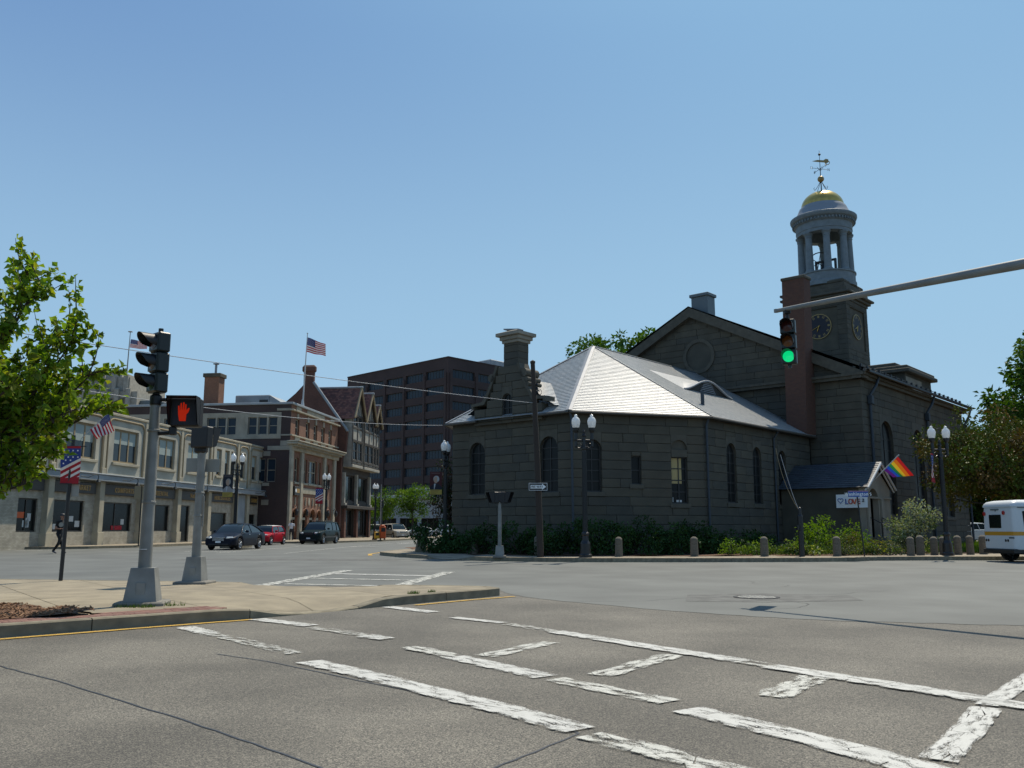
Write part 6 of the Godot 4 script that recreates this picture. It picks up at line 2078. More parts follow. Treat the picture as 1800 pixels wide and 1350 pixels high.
# ---------------------------------------------------------------- street furniture
func acorn_lamp() -> Node3D:
	var l := Node3D.new()
	var mb := MB.new()
	mb.lathe([[0.24, 0.0], [0.24, 0.10], [0.20, 0.14], [0.19, 0.5], [0.13, 0.62], [0.12, 0.78], [0.15, 0.82], [0.15, 0.88], [0.085, 0.95], [0.075, 3.95], [0.10, 4.0], [0.10, 4.08], [0.07, 4.12], [0.06, 4.45], [0.085, 4.5], [0.05, 4.58], [0.06, 4.66], [0.0, 4.76]], 12)
	for i in 10:
		var a := TAU * i / 10
		mb.tube([Vector3(cos(a) * 0.085, 0.95, sin(a) * 0.085), Vector3(cos(a) * 0.076, 3.9, sin(a) * 0.076)], 0.012, 4)
	obj("post", mb, M["pole black"], l)
	mb = MB.new()
	mb.tube([Vector3(-0.3, 4.32, 0), Vector3(0.3, 4.32, 0)], 0.045, 6)
	for s in [-1.0, 1.0]:
		mb.lathe([[0.03, 4.05], [0.055, 4.1], [0.05, 4.3], [0.07, 4.36], [0.06, 4.6], [0.11, 4.7], [0.12, 4.8]], 10, Vector3(s * 0.3, 0, 0))
		mb.tube([Vector3(s * 0.29, 4.12, 0), Vector3(s * 0.2, 4.02, 0), Vector3(s * 0.08, 4.1, 0)], 0.03, 5)
		mb.tube([Vector3(s * 0.05, 4.12, 0), Vector3(s * 0.16, 4.22, 0), Vector3(s * 0.26, 4.18, 0)], 0.02, 5)
	obj("crossarm", mb, M["pole black"], l)
	for s in [-1.0, 1.0]:
		mb = MB.new()
		mb.smooth_lathe([[0.09, 4.78], [0.125, 4.82], [0.15, 4.92], [0.165, 5.04], [0.155, 5.10], [0.12, 5.17], [0.07, 5.21], [0.05, 5.235], [0.065, 5.26], [0.05, 5.29], [0.0, 5.32]], 18, Vector3(s * 0.3, 0, 0))
		obj("lamp_globe", mb, M.globe, l)
	return l
func signal_head(parent: Node3D, xf: Transform3D, lit: int, s := 1.0, doors := 3) -> void:
	# z is the way it faces; its top section is red
	var h := 0.285 * s
	var mb := MB.new(); mb.xf = xf
	for k in doors:
		var y := -k * h
		mb.rbx(Vector3(-0.135 * s, y - h + 0.004, -0.10 * s), Vector3(0.135 * s, y - 0.004, 0.075 * s), 0.02 * s)
		mb.rbx(Vector3(-0.12 * s, y - h + 0.02 * s, 0.075 * s), Vector3(0.12 * s, y - 0.02 * s, 0.09 * s), 0.006 * s)
	mb.tube([Vector3(0, -doors * h - 0.06 * s, -0.01), Vector3(0, 0.06 * s, -0.01)], 0.035 * s, 8)
	obj("housing", mb, M["signal green"], parent)
	for k in doors:
		var c := Vector3(0, -(k + 0.5) * h, 0)
		mb = MB.new(); mb.xf = xf
		var rows := []
		for j in 2:
			var line := PackedVector3Array()
			for i in 17:
				var a := deg_to_rad(-32.0 + 244.0 * i / 16)
				var z := 0.085 if j == 0 else 0.11 + 0.20 * pow(clampf((sin(a) + 0.53) / 1.53, 0, 1), 0.45)
				line.append(c + Vector3(cos(a) * 0.112, sin(a) * 0.112, z) * s)
			rows.append(line)
		mb.grid(rows)
		var inner := []
		for r in rows:
			var l2 := PackedVector3Array()
			for q in r: l2.append(Vector3(c.x + (q.x - c.x) * 0.965, c.y + (q.y - c.y) * 0.965, q.z))
			inner.append(l2)
		mb.grid(inner, true)
		for i in 16: mb.quad(rows[1][i], rows[1][i + 1], inner[1][i + 1], inner[1][i])
		obj("visor", mb, M["signal black"], parent)
		mb = MB.new(); mb.xf = xf
		var rr := []
		for j in 5:
			var line := PackedVector3Array()
			for i in 19:
				var a := TAU * i / 18
				var r := 0.105 * (1 - j / 4.0)
				line.append(c + Vector3(cos(a) * r, sin(a) * r, 0.092 + 0.02 * j / 4.0) * s)
			rr.append(line)
		mb.grid(rr, true, true)
		var m: Material = [M["red lens"], M["amber lens"], M["green lens off"]][k]
		if lit == k:
			var e := StandardMaterial3D.new()
			e.resource_name = "lit signal lens"
			e.albedo_color = lin(0.0, 0.25, 0.14)
			e.emission_enabled = true
			e.emission = Color(0.03, 0.88, 0.52)
			e.emission_energy_multiplier = 0.85
			e.roughness = 0.2
			m = e
		obj("signal_lens", mb, m, parent)
func face_to(dir: Vector3, at: Vector3) -> Transform3D:
	var z := dir.normalized()
	var x := Vector3.UP.cross(z).normalized()
	return Transform3D(Basis(x, z.cross(x), z), at)
func steel_base(parent: Node3D, bottom: float, top: float, h: float, pad: float) -> void:
	var mb := MB.new()
	mb.rbx(Vector3(-pad, -0.03, -pad), Vector3(pad, 0.06, pad), 0.02)
	obj("footing", mb, M.concrete, parent)
	mb = MB.new()
	var lo := []; var hi := []
	for q in [[-1, 1], [1, 1], [1, -1], [-1, -1]]:
		lo.append(Vector3(q[0] * bottom, 0.06, q[1] * bottom)); hi.append(Vector3(q[0] * top, 0.06 + h, q[1] * top))
	for k in 4: mb.quad(lo[k], lo[(k + 1) % 4], hi[(k + 1) % 4], hi[k])
	mb.quad(hi[0], hi[1], hi[2], hi[3])
	mb.rbx(Vector3(-0.06, 0.15, bottom * 0.93 - 0.01), Vector3(0.06, 0.32, bottom * 0.94), 0.004)
	obj("pedestal", mb, M.galvanised, parent)
func hand_shape() -> PackedVector2Array:
	return PackedVector2Array([Vector2(-0.045, -0.12), Vector2(0.05, -0.12), Vector2(0.055, -0.03), Vector2(0.085, 0.0), Vector2(0.10, 0.05), Vector2(0.08, 0.055), Vector2(0.052, 0.02), Vector2(0.05, 0.10), Vector2(0.033, 0.105), Vector2(0.028, 0.03), Vector2(0.02, 0.03), Vector2(0.02, 0.125), Vector2(0.0, 0.13), Vector2(-0.005, 0.03), Vector2(-0.013, 0.03), Vector2(-0.02, 0.12), Vector2(-0.038, 0.115), Vector2(-0.037, 0.02), Vector2(-0.045, 0.02), Vector2(-0.056, 0.085), Vector2(-0.073, 0.08), Vector2(-0.065, -0.03)])
func ped_head(parent: Node3D, xf: Transform3D, lit: bool, w := 0.23) -> void:
	var mb := MB.new(); mb.xf = xf
	mb.rbx(Vector3(-w, -0.21, -0.2), Vector3(w, 0.21, 0.0), 0.02)
	obj("pedestrian_housing", mb, M["signal black"], parent)
	mb = MB.new(); mb.xf = xf
	for s in [-1.0, 1.0]:   # hood: two cheeks and a lid
		mb.quad(Vector3(s * w, -0.2, 0), Vector3(s * w, -0.17, 0.10), Vector3(s * w, 0.21, 0.24), Vector3(s * w, 0.21, 0))
		mb.quad(Vector3(s * (w - 0.012), 0.21, 0), Vector3(s * (w - 0.012), 0.21, 0.24), Vector3(s * (w - 0.012), -0.17, 0.10), Vector3(s * (w - 0.012), -0.2, 0))
	mb.bx(Vector3(-w, 0.198, 0.0), Vector3(w, 0.21, 0.24))
	obj("hood", mb, M["signal black"], parent)
	mb = MB.new(); mb.xf = xf
	mb.bx(Vector3(-w + 0.03, -0.185, 0.0), Vector3(w - 0.03, 0.185, 0.006))
	obj("face", mb, M["clock face"], parent)
	if lit:
		mb = MB.new(); mb.xf = xf * Transform3D(Basis().scaled(Vector3(0.95, 1.1, 1)), Vector3(-0.03, 0, 0))
		mb.plate(hand_shape(), 0.006, 0.014)
		var e := StandardMaterial3D.new()
		e.resource_name = "lit hand signal"
		e.albedo_color = lin(0.2, 0.02, 0.0)
		e.emission_enabled = true
		e.emission = Color(0.95, 0.19, 0.09)
		e.emission_energy_multiplier = 0.3
		obj("hand_signal", mb, e, parent)

func bollard() -> Node3D:
	var b := Node3D.new()
	var mb := MB.new()
	mb.lathe([[0.16, -0.05], [0.155, 0.1], [0.145, 0.66], [0.125, 0.70]], 8)
	obj("post", mb, M["bollard stone"], b)
	mb = MB.new()
	mb.lathe([[0.125, 0.70], [0.06, 0.755], [0.0, 0.765]], 8)
	obj("cap", mb, M["bollard stone"], b)
	return b
func put(o: Node3D, called: String, label: String, category: String, at: Vector3, turn := 0.0, group := "", sc := 1.0) -> Node3D:
	o.name = numbered(called)
	add_child(o)
	o.position = at; o.rotation.y = turn; o.scale = Vector3.ONE * sc
	return tag(o, label, category, group)
func clone(o: Node3D, called: String, label: String, at: Vector3, turn := 0.0, sc := 1.0) -> Node3D:
	var r := copy(o, called, at, turn, label)
	r.scale = Vector3.ONE * sc
	return r

func build_street_furniture() -> void:
	# main signal post on the island
	var p := thing("traffic_signal", "grey traffic signal post with dark three-lens head and lit red hand, nearest on the island", "traffic signal", Vector3(-5.2, 0.135, -12.74))
	p.rotation.y = 0.2
	steel_base(p, 0.22, 0.155, 0.46, 0.33)
	var mb := MB.new()
	mb.tube([Vector3(0, 0.5, 0), Vector3(0, 2.86, 0)], [0.092, 0.07], 14)
	for y in [1.42, 2.45]: mb.lathe([[0.088, y], [0.094, y + 0.004], [0.094, y + 0.03], [0.088, y + 0.034]], 14)
	obj("pole", mb, M.galvanised, p)
	mb = MB.new()
	mb.lathe([[0.08, 2.84], [0.085, 2.86], [0.085, 2.97], [0.05, 3.0], [0.05, 3.06]], 12)
	mb.tube([Vector3(0.0, 2.92, 0.0), Vector3(0.30, 2.92, 0.06)], 0.028, 8); mb.tube([Vector3(0.0, 2.42, 0.0), Vector3(0.30, 2.44, 0.06)], 0.03, 8)
	mb.rbx(Vector3(0.22, 2.40, 0.0), Vector3(0.32, 2.52, 0.12), 0.015)
	obj("bracket", mb, M["signal black"], p)
	signal_head(p, face_to(Vector3(-0.80, 0, 0.60), Vector3(0.0, 3.92, 0.0)), -1, 1.06)
	ped_head(p, face_to(Vector3(-0.12, 0, 1.0), Vector3(0.44, 2.73, 0.16)), true, 0.21)
	mb = MB.new()
	mb.xf = Transform3D(Basis(Vector3.RIGHT, PI / 2), Vector3(-0.02, 0.78, 0.088))
	round_ring(mb, Vector3.ZERO, 0.05, 0.012, 0.006, 14)
	obj("sticker", mb, M["white mark"], p)
	# second post
	p = thing("traffic_signal", "pale grey signal post behind the first, with back of walk signal and two sign plates", "traffic signal", Vector3(-6.19, 0.135, -17.6))
	steel_base(p, 0.19, 0.14, 0.46, 0.32)
	mb = MB.new()
	mb.tube([Vector3(0, 0.5, 0), Vector3(0, 2.6, 0)], [0.088, 0.075], 14)
	for y in [1.3, 1.75]: mb.lathe([[0.085, y], [0.092, y + 0.004], [0.092, y + 0.025], [0.085, y + 0.03]], 14)
	mb.tube([Vector3(0.1, 1.1, 0.03), Vector3(0.1, 1.7, 0.03)], 0.015, 6)
	obj("pole", mb, M.galvanised, p)
	mb = MB.new()
	mb.rbx(Vector3(-0.14, 2.55, -0.1), Vector3(0.09, 2.72, 0.1), 0.03)
	obj("bracket", mb, M["signal black"], p)
	ped_head(p, face_to(Vector3(0.35, 0, -1.0), Vector3(0.04, 2.86, -0.02)), false, 0.20)
	mb = MB.new()
	mb.rbx(Vector3(-0.34, 2.18, -0.105), Vector3(-0.02, 2.46, -0.095), 0.004); mb.rbx(Vector3(0.0, 2.18, -0.105), Vector3(0.33, 2.44, -0.095), 0.004)
	obj("sign_plate", mb, M["sign back"], p)
	# overhead signal on its arm
	p = thing("mast_arm", "long tapering grey mast arm reaching over the road from the right", "mast arm", Vector3(9.2, 0.0, -9.1))
	var d := Vector3(5.12 - 9.2, 5.36 - 4.72, -16.62 + 9.1)
	mb = MB.new()
	mb.tube([Vector3(0, 4.72, 0), Vector3(0, 4.72, 0) + d * 0.5, Vector3(0, 4.72, 0) + d], [0.115, 0.075, 0.04], 12)
	mb.lathe([[0.0, -0.03], [0.05, -0.03], [0.05, 0.03], [0.0, 0.03]], 8, Vector3(0, 4.72, 0) + d)
	obj("arm", mb, M.galvanised, p)
	mb = MB.new()
	mb.tube([Vector3(0, 0.0, 0), Vector3(0, 5.2, 0)], [0.17, 0.12], 14)
	mb.rbx(Vector3(-0.3, 0.0, -0.3), Vector3(0.3, 0.12, 0.3), 0.02)
	obj("mast", mb, M.galvanised, p)
	p = thing("overhead_signal", "three-lens traffic signal hanging from the mast arm showing green", "traffic signal", Vector3(5.26, 4.26, -16.42))
	mb = MB.new()
	mb.tube([Vector3(0, 0.86, 0), Vector3(0, 1.1, 0)], 0.03, 8); mb.rbx(Vector3(-0.06, 0.98, -0.06), Vector3(0.06, 1.06, 0.06), 0.015)
	obj("hanger", mb, M["signal black"], p)
	signal_head(p, face_to(Vector3(-0.44, 0, 0.9), Vector3(0, 0.88, 0)), 2, 1.03)
	# acorn lamps
	var g := "twin acorn-globe street lamps"
	var lamp := put(acorn_lamp(), "street_lamp", "twin-globe black lamp before the annex's large arched window", "street lamp", Vector3(2.71, 0.15, -33.1), 0.0, g, 1.0)
	clone(lamp, "street_lamp", "twin-globe black lamp with flag banner beside the stone bollards", Vector3(17.15, 0.15, -35.3), 0.0, 0.965)
	clone(lamp, "street_lamp", "twin-globe black lamp with portrait banner at the church's left corner", Vector3(-3.05, 0.15, -40.6), 1.38, 0.95)
	clone(lamp, "street_lamp", "twin-globe black lamp with dark portrait banner before the cream shops", Vector3(-17.42, 0.15, -56.1), 0.9, 1.09)
	clone(lamp, "street_lamp", "twin-globe black lamp with flag banner before the red brick building", Vector3(-15.9, 0.15, -76.0), 1.15, 1.08)
	clone(lamp, "street_lamp", "twin-globe black lamp beside the orange newspaper box", Vector3(-13.05, 0.15, -85.0), 1.25, 1.0)
	clone(lamp, "street_lamp", "smallest twin-globe lamp, far down the street before the low building", Vector3(-17.7, 0.15, -126.0), 0.1, 0.92)
	# granite bollards
	var b := put(bollard(), "bollard", "stone bollard in deep shade left of the pale pedestrian signal", "bollard", Vector3(-1.55, 0.15, -37.6), 0.2, "granite bollards along the church pavement")
	var bl := [[1.02, -35.2, "stone bollard in shade just left of the leaning pole's foot"], [4.05, -34.0, "stone bollard in shade below the small annex window"], [6.95, -34.2, "stone bollard in shade below the annex's right corner"], [9.65, -34.3, "first sunlit stone bollard, left of the stub pole"], [12.5, -34.5, "stone bollard between the stub pole and the street sign"], [15.65, -35.2, "leftmost stone bollard of the close row by the lamp"], [16.35, -35.9, "second stone bollard of the close row by the lamp"], [16.95, -36.0, "third stone bollard of the close row, left of the lamp post"], [17.5, -36.4, "stone bollard half hidden behind the lamp post"], [18.15, -36.5, "first stone bollard right of the lamp post"], [18.75, -36.7, "second stone bollard right of the lamp post"], [19.6, -37.3, "stone bollard partly hidden by the white bus"]]
	for q in bl: clone(b, "bollard", q[2], Vector3(q[0], 0.15, q[1]), rng.randf() * 1.0, rng.randf_range(0.96, 1.04))
	# slanting stone at the corner of the bed
	p = thing("corner_stone", "rough sloping granite end stone at the left corner of the planting bed", "stone", Vector3(-4.2, 0.1, -40.9))
	mb = MB.new()
	mb.xf = Transform3D(Basis(Vector3.BACK, -0.18), Vector3.ZERO)
	mb.rbx(Vector3(-0.22, -0.1, -0.3), Vector3(0.2, 0.8, 0.3), 0.05)
	obj("block", mb, M.kerb2, p)
	# pedestrian signal before the church
	p = thing("pedestrian_signal", "short pale post with two back-to-back walk signals before the annex", "pedestrian signal", Vector3(-0.46, 0.15, -33.5))
	steel_base(p, 0.17, 0.14, 0.36, 0.24)
	mb = MB.new()
	mb.tube([Vector3(0, 0.4, 0), Vector3(0, 2.05, 0)], [0.07, 0.065], 12)
	obj("pole", mb, M.galvanised, p)
	ped_head(p, face_to(Vector3(-0.85, 0, 0.35), Vector3(-0.26, 2.2, 0)), false, 0.17)
	ped_head(p, face_to(Vector3(0.9, 0, 0.35), Vector3(0.26, 2.2, 0)), false, 0.17)
	mb = MB.new()
	mb.rbx(Vector3(-0.24, 2.04, -0.14), Vector3(0.24, 2.42, 0.1), 0.03)
	obj("bracket", mb, M["signal black"], p)
	# tall leaning pole with the arrow sign
	p = thing("utility_pole", "tall dark leaning utility pole standing before the annex chimney", "utility pole", Vector3(1.06, 0.12, -33.5))
	mb = MB.new()
	mb.tube([Vector3(0, 0, 0), Vector3(-0.1, 3.5, 0), Vector3(-0.26, 7.4, 0)], [0.13, 0.11, 0.085], 12)
	mb.lathe([[0.1, 7.38], [0.1, 7.46], [0.0, 7.52]], 10, Vector3(-0.26, 0, 0))
	obj("shaft", mb, M["pole brown"], p)
	mb = MB.new()
	for y in [6.2, 6.35, 6.5]: mb.lathe([[0.03, y], [0.06, y + 0.03], [0.03, y + 0.1]], 8, Vector3(-0.1, 0, 0.02))
	var arc := []
	for i in 12: arc.append(Vector3(-0.06 + 0.14 * cos(i * 0.55), 6.25 + 0.13 * sin(i * 0.55), 0.05 + i * 0.004))
	mb.tube(arc, 0.012, 5)
	obj("wire_clamp", mb, M["black iron"], p)
	p = thing("one_way_sign", "black and white one way arrow sign on the leaning pole", "sign", Vector3(0.98, 2.6, -33.32))
	mb = MB.new()
	mb.rbx(Vector3(-0.36, 0.0, -0.01), Vector3(0.36, 0.30, 0.0), 0.006)
	obj("plate", mb, M["black paint"], p)
	mb = MB.new()
	for q in [[-0.345, 0.012, 0.345, 0.024], [-0.345, 0.276, 0.345, 0.288], [-0.345, 0.024, -0.333, 0.276], [0.333, 0.024, 0.345, 0.276]]: mb.bx(Vector3(q[0], q[1], 0.0), Vector3(q[2], q[3], 0.003))
	obj("border", mb, M["white mark"], p)
	mb = MB.new()
	mb.plate(PackedVector2Array([Vector2(-0.29, 0.085), Vector2(0.15, 0.085), Vector2(0.15, 0.035), Vector2(0.30, 0.15), Vector2(0.15, 0.265), Vector2(0.15, 0.215), Vector2(-0.29, 0.215)]), 0.0, 0.004)
	obj("arrow", mb, M["white mark"], p)
	lettering("ONE WAY", 0.085, M["black paint"], p, Transform3D(Basis(), Vector3(-0.07, 0.15, 0.006)), "lettering", false, 0.003)
	# short pole with cut cables
	p = thing("stub_pole", "short black pole with two loose cables curving up from its top", "pole", Vector3(11.05, 0.13, -34.2))
	mb = MB.new()
	mb.lathe([[0.12, 0.0], [0.11, 0.02], [0.10, 1.55], [0.07, 1.6], [0.06, 1.85], [0.0, 1.9]], 12)
	mb.rbx(Vector3(-0.16, 1.0, 0.02), Vector3(-0.08, 1.2, 0.14), 0.02)
	obj("shaft", mb, M["pole black"], p)
	for k in 2:
		mb = MB.new()
		var pts := []
		for i in 9:
			var f := i / 8.0
			pts.append(Vector3(-0.02 - 0.78 * pow(f, 0.85) + (0.16 * f if k else 0.0), 1.75 + f * (2.4 - 0.25 * k), 0.0) + Vector3(-0.10 * sin(PI * f) * (1 - k), 0, 0.02 * k))
		mb.tube(pts, 0.011, 5)
		obj("cable", mb, M["pale wire"] if k else M["tan trim"], p)
	# street name sign
	p = thing("street_sign", "blue street name sign on a thin dark post before the porch", "sign", Vector3(13.45, 0.14, -34.25))
	mb = MB.new()
	mb.tube([Vector3(0, 0, 0), Vector3(-0.14, 2.3, 0)], 0.028, 8)
	obj("post", mb, M["pole black"], p)
	mb = MB.new()
	mb.rbx(Vector3(-0.50, 2.26, 0.02), Vector3(0.28, 2.49, 0.035), 0.006)
	obj("plate", mb, M["blue sign"], p)
	mb = MB.new()
	mb.bx(Vector3(-0.485, 2.47, 0.035), Vector3(0.265, 2.482, 0.037))
	obj("border", mb, M["tail red"], p)
	lettering("Washington S", 0.12, M["white mark"], p, Transform3D(Basis(), Vector3(-0.11, 2.365, 0.039)), "lettering", false, 0.003)
	# flag post on the island
	p = thing("banner_post", "thin black post with stars and stripes banner and plates at the island's back", "post", Vector3(-9.26, 0.135, -18.5))
	mb = MB.new()
	mb.tube([Vector3(0, 0, 0), Vector3(0.03, 3.0, 0)], 0.042, 8)
	obj("shaft", mb, M["pole black"], p)
	mb = MB.new()
	mb.rbx(Vector3(0.06, 1.72, -0.03), Vector3(0.22, 2.04, -0.02), 0.003)
	obj("sign_plate", mb, M["sign back"], p)
	# parking sign on the far pavement
	p = thing("parking_sign", "brown-backed sign pair on a thin post before the cream shops", "sign", Vector3(-22.6, 0.15, -54.2))
	p.rotation.y = 0.25
	mb = MB.new()
	mb.tube([Vector3(0, 0, 0), Vector3(0, 3.6, 0)], 0.04, 6)
	obj("post", mb, M["pole black"], p)
	mb = MB.new()
	mb.rbx(Vector3(-0.42, 2.8, 0.045), Vector3(-0.06, 3.6, 0.06), 0.004); mb.rbx(Vector3(0.02, 2.8, 0.045), Vector3(0.36, 3.6, 0.06), 0.004)
	obj("sign_plate", mb, M["tan trim"], p)
	# newspaper boxes by the far lamp
	p = thing("newspaper_box", "bright orange newspaper box beside the lamp at the far corner", "newspaper box", Vector3(-12.25, 0.15, -84.6), 0.4)
	mb = MB.new()
	mb.rbx(Vector3(-0.27, 0.12, -0.25), Vector3(0.27, 1.25, 0.25), 0.05); mb.rbx(Vector3(-0.2, 1.25, -0.2), Vector3(0.2, 1.4, 0.2), 0.06)
	obj("body", mb, M.orange, p)
	mb = MB.new()
	mb.rbx(Vector3(-0.2, 0.75, 0.25), Vector3(0.2, 1.12, 0.27), 0.01)
	obj("door", mb, M["sign board"], p)
	mb = MB.new()
	for x in [-0.2, 0.2]: mb.bx(Vector3(x - 0.03, 0.0, -0.2), Vector3(x + 0.03, 0.12, 0.2))
	obj("leg", mb, M["black iron"], p)
	p = thing("newspaper_box", "yellow newspaper box left of the orange one", "newspaper box", Vector3(-12.75, 0.15, -84.4), 0.4)
	mb = MB.new()
	mb.rbx(Vector3(-0.22, 0.1, -0.2), Vector3(0.22, 0.75, 0.2), 0.05)
	obj("body", mb, M.yellow, p)
	mb = MB.new()
	mb.rbx(Vector3(-0.16, 0.4, 0.2), Vector3(0.16, 0.66, 0.215), 0.01)
	obj("door", mb, M["sign board"], p)
	# small signal pair down the street
	p = thing("traffic_signal", "small far traffic signal beside the far twin lamp", "traffic signal", Vector3(-14.9, 0.15, -102.0))
	mb = MB.new()
	mb.tube([Vector3(0, 0, 0), Vector3(0, 3.4, 0)], 0.07, 8)
	obj("pole", mb, M["pole black"], p)
	signal_head(p, face_to(Vector3(-0.6, 0, 0.8), Vector3(0, 4.3, 0)), -1, 1.1)
	# grey light pole further on
	p = thing("light_pole", "thin pale light pole behind the far street lamp", "pole", Vector3(-14.6, 0.15, -99.0))
	mb = MB.new()
	mb.tube([Vector3(0, 0, 0), Vector3(0, 5.9, 0)], [0.09, 0.06], 8)
	mb.rbx(Vector3(-0.2, 0.0, -0.2), Vector3(0.2, 0.1, 0.2), 0.02)
	obj("shaft", mb, M.galvanised, p)

# ---------------------------------------------------------------- vehicles: front towards +x
func along(line: Array, s: float) -> float:
	for k in line.size() - 1:
		if s <= line[k + 1][0]:
			return lerpf(line[k][1], line[k + 1][1], clampf((s - line[k][0]) / maxf(line[k + 1][0] - line[k][0], 1e-4), 0, 1))
	return line[-1][1]
func wheel(parent: Node3D, at: Vector3, r: float, wide: float, side: float) -> void:
	var xf := Transform3D(Basis(Vector3.RIGHT, PI / 2 * side), at)   # y of the lathe points outwards
	var mb := MB.new(); mb.xf = xf
	mb.smooth_lathe([[r * 0.6, -wide / 2], [r * 0.93, -wide / 2], [r, -wide * 0.32], [r, wide * 0.32], [r * 0.93, wide / 2], [r * 0.64, wide / 2], [r * 0.6, wide * 0.3]], 22)
	var o := obj("wheel", mb, M.rubber, parent)
	mb = MB.new(); mb.xf = xf
	mb.smooth_lathe([[r * 0.66, wide * 0.5], [r * 0.6, wide * 0.47], [r * 0.56, wide * 0.22], [0.0, wide * 0.2]], 20)
	for i in 5:
		var a := TAU * i / 5
		mb.tube([Vector3(cos(a) * 0.04, wide * 0.42, sin(a) * 0.04), Vector3(cos(a) * r * 0.6, wide * 0.44, sin(a) * r * 0.6)], [r * 0.11, r * 0.09], 5)
	mb.lathe([[r * 0.16, wide * 0.2], [r * 0.16, wide * 0.46], [0.0, wide * 0.48]], 10)
	obj("rim", mb, M.alloy, o)
func car(called: String, label: String, at: Vector3, heading: float, k: Dictionary) -> Node3D:
	var c := thing(called, label, "car", at, deg_to_rad(90.0 - heading))
	var L: float = k.L; var W: float = k.W; var r: float = k.r
	var paint: Material = M[k.paint]
	var axles := [k.front, k.front + k.base]
	var X := func(s): return L / 2 - s
	var rows := []
	var st := []
	var s := 0.0
	while s < L + 0.001:
		st.append(s); s += L / 56.0
	for q in st:
		var e := minf(q, L - q)
		var hw := W / 2 * (1.0 - 0.17 * pow(1.0 - clampf(e / 0.55, 0, 1), 2.2))
		var top := along(k.top, q)
		var bot: float = lerpf(0.30, 0.21, clampf(e / 0.6, 0, 1))
		for a in axles:
			var R: float = r * 1.16
			if absf(q - a) < R: bot = maxf(bot, r + sqrt(R * R - (q - a) * (q - a)))
		var waist := lerpf(bot, top, 0.55)
		var line := PackedVector3Array()
		for z in [1.0, -1.0]:
			var half := [Vector2(0.93, bot), Vector2(0.985, bot + 0.05), Vector2(1.0, waist), Vector2(0.985, top - 0.13), Vector2(0.95, top - 0.04), Vector2(0.86, top), Vector2(0.45, top + k.crown * 0.8), Vector2(0.0, top + k.crown)]
			if z < 0: half = half.slice(0, 7); half.reverse()
			for w in half: line.append(Vector3(X.call(q), w.y, w.x * hw * z))
		rows.append(line)
	var mb := MB.new()
	mb.grid(rows, true)
	for e in [0, rows.size() - 1]:
		var m := Vector3(rows[e][0].x, 0.5, 0)
		for j in rows[e].size() - 1:
			if e == 0: mb.tri(m, rows[e][j + 1], rows[e][j])
			else: mb.tri(m, rows[e][j], rows[e][j + 1])
		if e == 0: mb.tri(m, rows[e][0], rows[e][rows[e].size() - 1])
		else: mb.tri(m, rows[e][rows[e].size() - 1], rows[e][0])
	obj("body", mb, paint, c)
	mb = MB.new()
	mb.bx(Vector3(-L / 2 + 0.2, 0.2, -W / 2 + 0.25), Vector3(L / 2 - 0.2, 0.62, W / 2 - 0.25))
	obj("underbody", mb, M["black paint"], c)
	# greenhouse
	var g: Array = k.glass   # [base front, roof front, roof rear, base rear]
	var roof: float = k.roof
	var cr := []
	var gl := [[g[0], 0.0], [lerpf(g[0], g[1], 0.5), 0.62], [g[1], 0.96], [lerpf(g[1], g[2], 0.3), 1.0], [lerpf(g[1], g[2], 0.7), 0.995], [g[2], 0.95], [lerpf(g[2], g[3], 0.55), 0.55], [g[3], 0.0]]
	for q in gl:
		var belt := along(k.top, q[0]) - 0.02
		var y := lerpf(belt, roof, q[1])
		var hb := W / 2 * 0.90; var hr := lerpf(hb, W / 2 * k.tumble, q[1])
		var line := PackedVector3Array()
		for z in [1.0, -1.0]:
			var half := [Vector2(hb, belt), Vector2(lerpf(hb, hr, 0.5), lerpf(belt, y, 0.52)), Vector2(hr, lerpf(belt, y, 0.90)), Vector2(hr * 0.90, lerpf(belt, y, 0.985)), Vector2(hr * 0.5, y + 0.012 * q[1]), Vector2(0, y + 0.02 * q[1])]
			if z < 0: half = half.slice(0, 5); half.reverse()
			for w in half: line.append(Vector3(X.call(q[0]), w.y, w.x * z))
		cr.append(line)
	mb = MB.new()
	mb.grid(cr, true)
	obj("windows", mb, M["car glass"], c)
	mb = MB.new()
	var rp := []
	for i in range(2, 6):
		var line := PackedVector3Array()
		for j in range(2, 9): line.append(cr[i][j] + Vector3(0, 0.014, 0))
		rp.append(line)
	mb.grid(rp, true)
	obj("roof", mb, M[k.get("roof_paint", k.paint)], c)
	mb = MB.new()
	for j in [[2, 0], [8, 10]]:
		var a: int = j[0]; var b: int = j[1]
		mb.tube([cr[0][b], cr[1][a], cr[2][a]], 0.035, 5)
		mb.tube([cr[2][a], cr[3][a], cr[4][a], cr[5][a]], 0.028, 5)
		mb.tube([cr[5][a], cr[6][a], cr[7][b]], [0.045, 0.06, 0.07], 5)
		var mid: Vector3 = cr[3][a].lerp(cr[4][a], 0.45); var low: Vector3 = cr[3][b].lerp(cr[4][b], 0.45)
		mb.tube([mid, low], 0.035, 5)
		if k.get("estate", false):
			mb.tube([cr[4][a].lerp(cr[5][a], 0.5), cr[4][b].lerp(cr[5][b], 0.5)], 0.045, 5)
	obj("pillars", mb, paint, c)
	for a in axles:
		for z in [1.0, -1.0]: wheel(c, Vector3(X.call(a), r, z * (W / 2 - 0.11)), r, 0.21, z)
	# lamps, grille, plate, mirrors, handles, door lines
	var fy: float = k.lamp
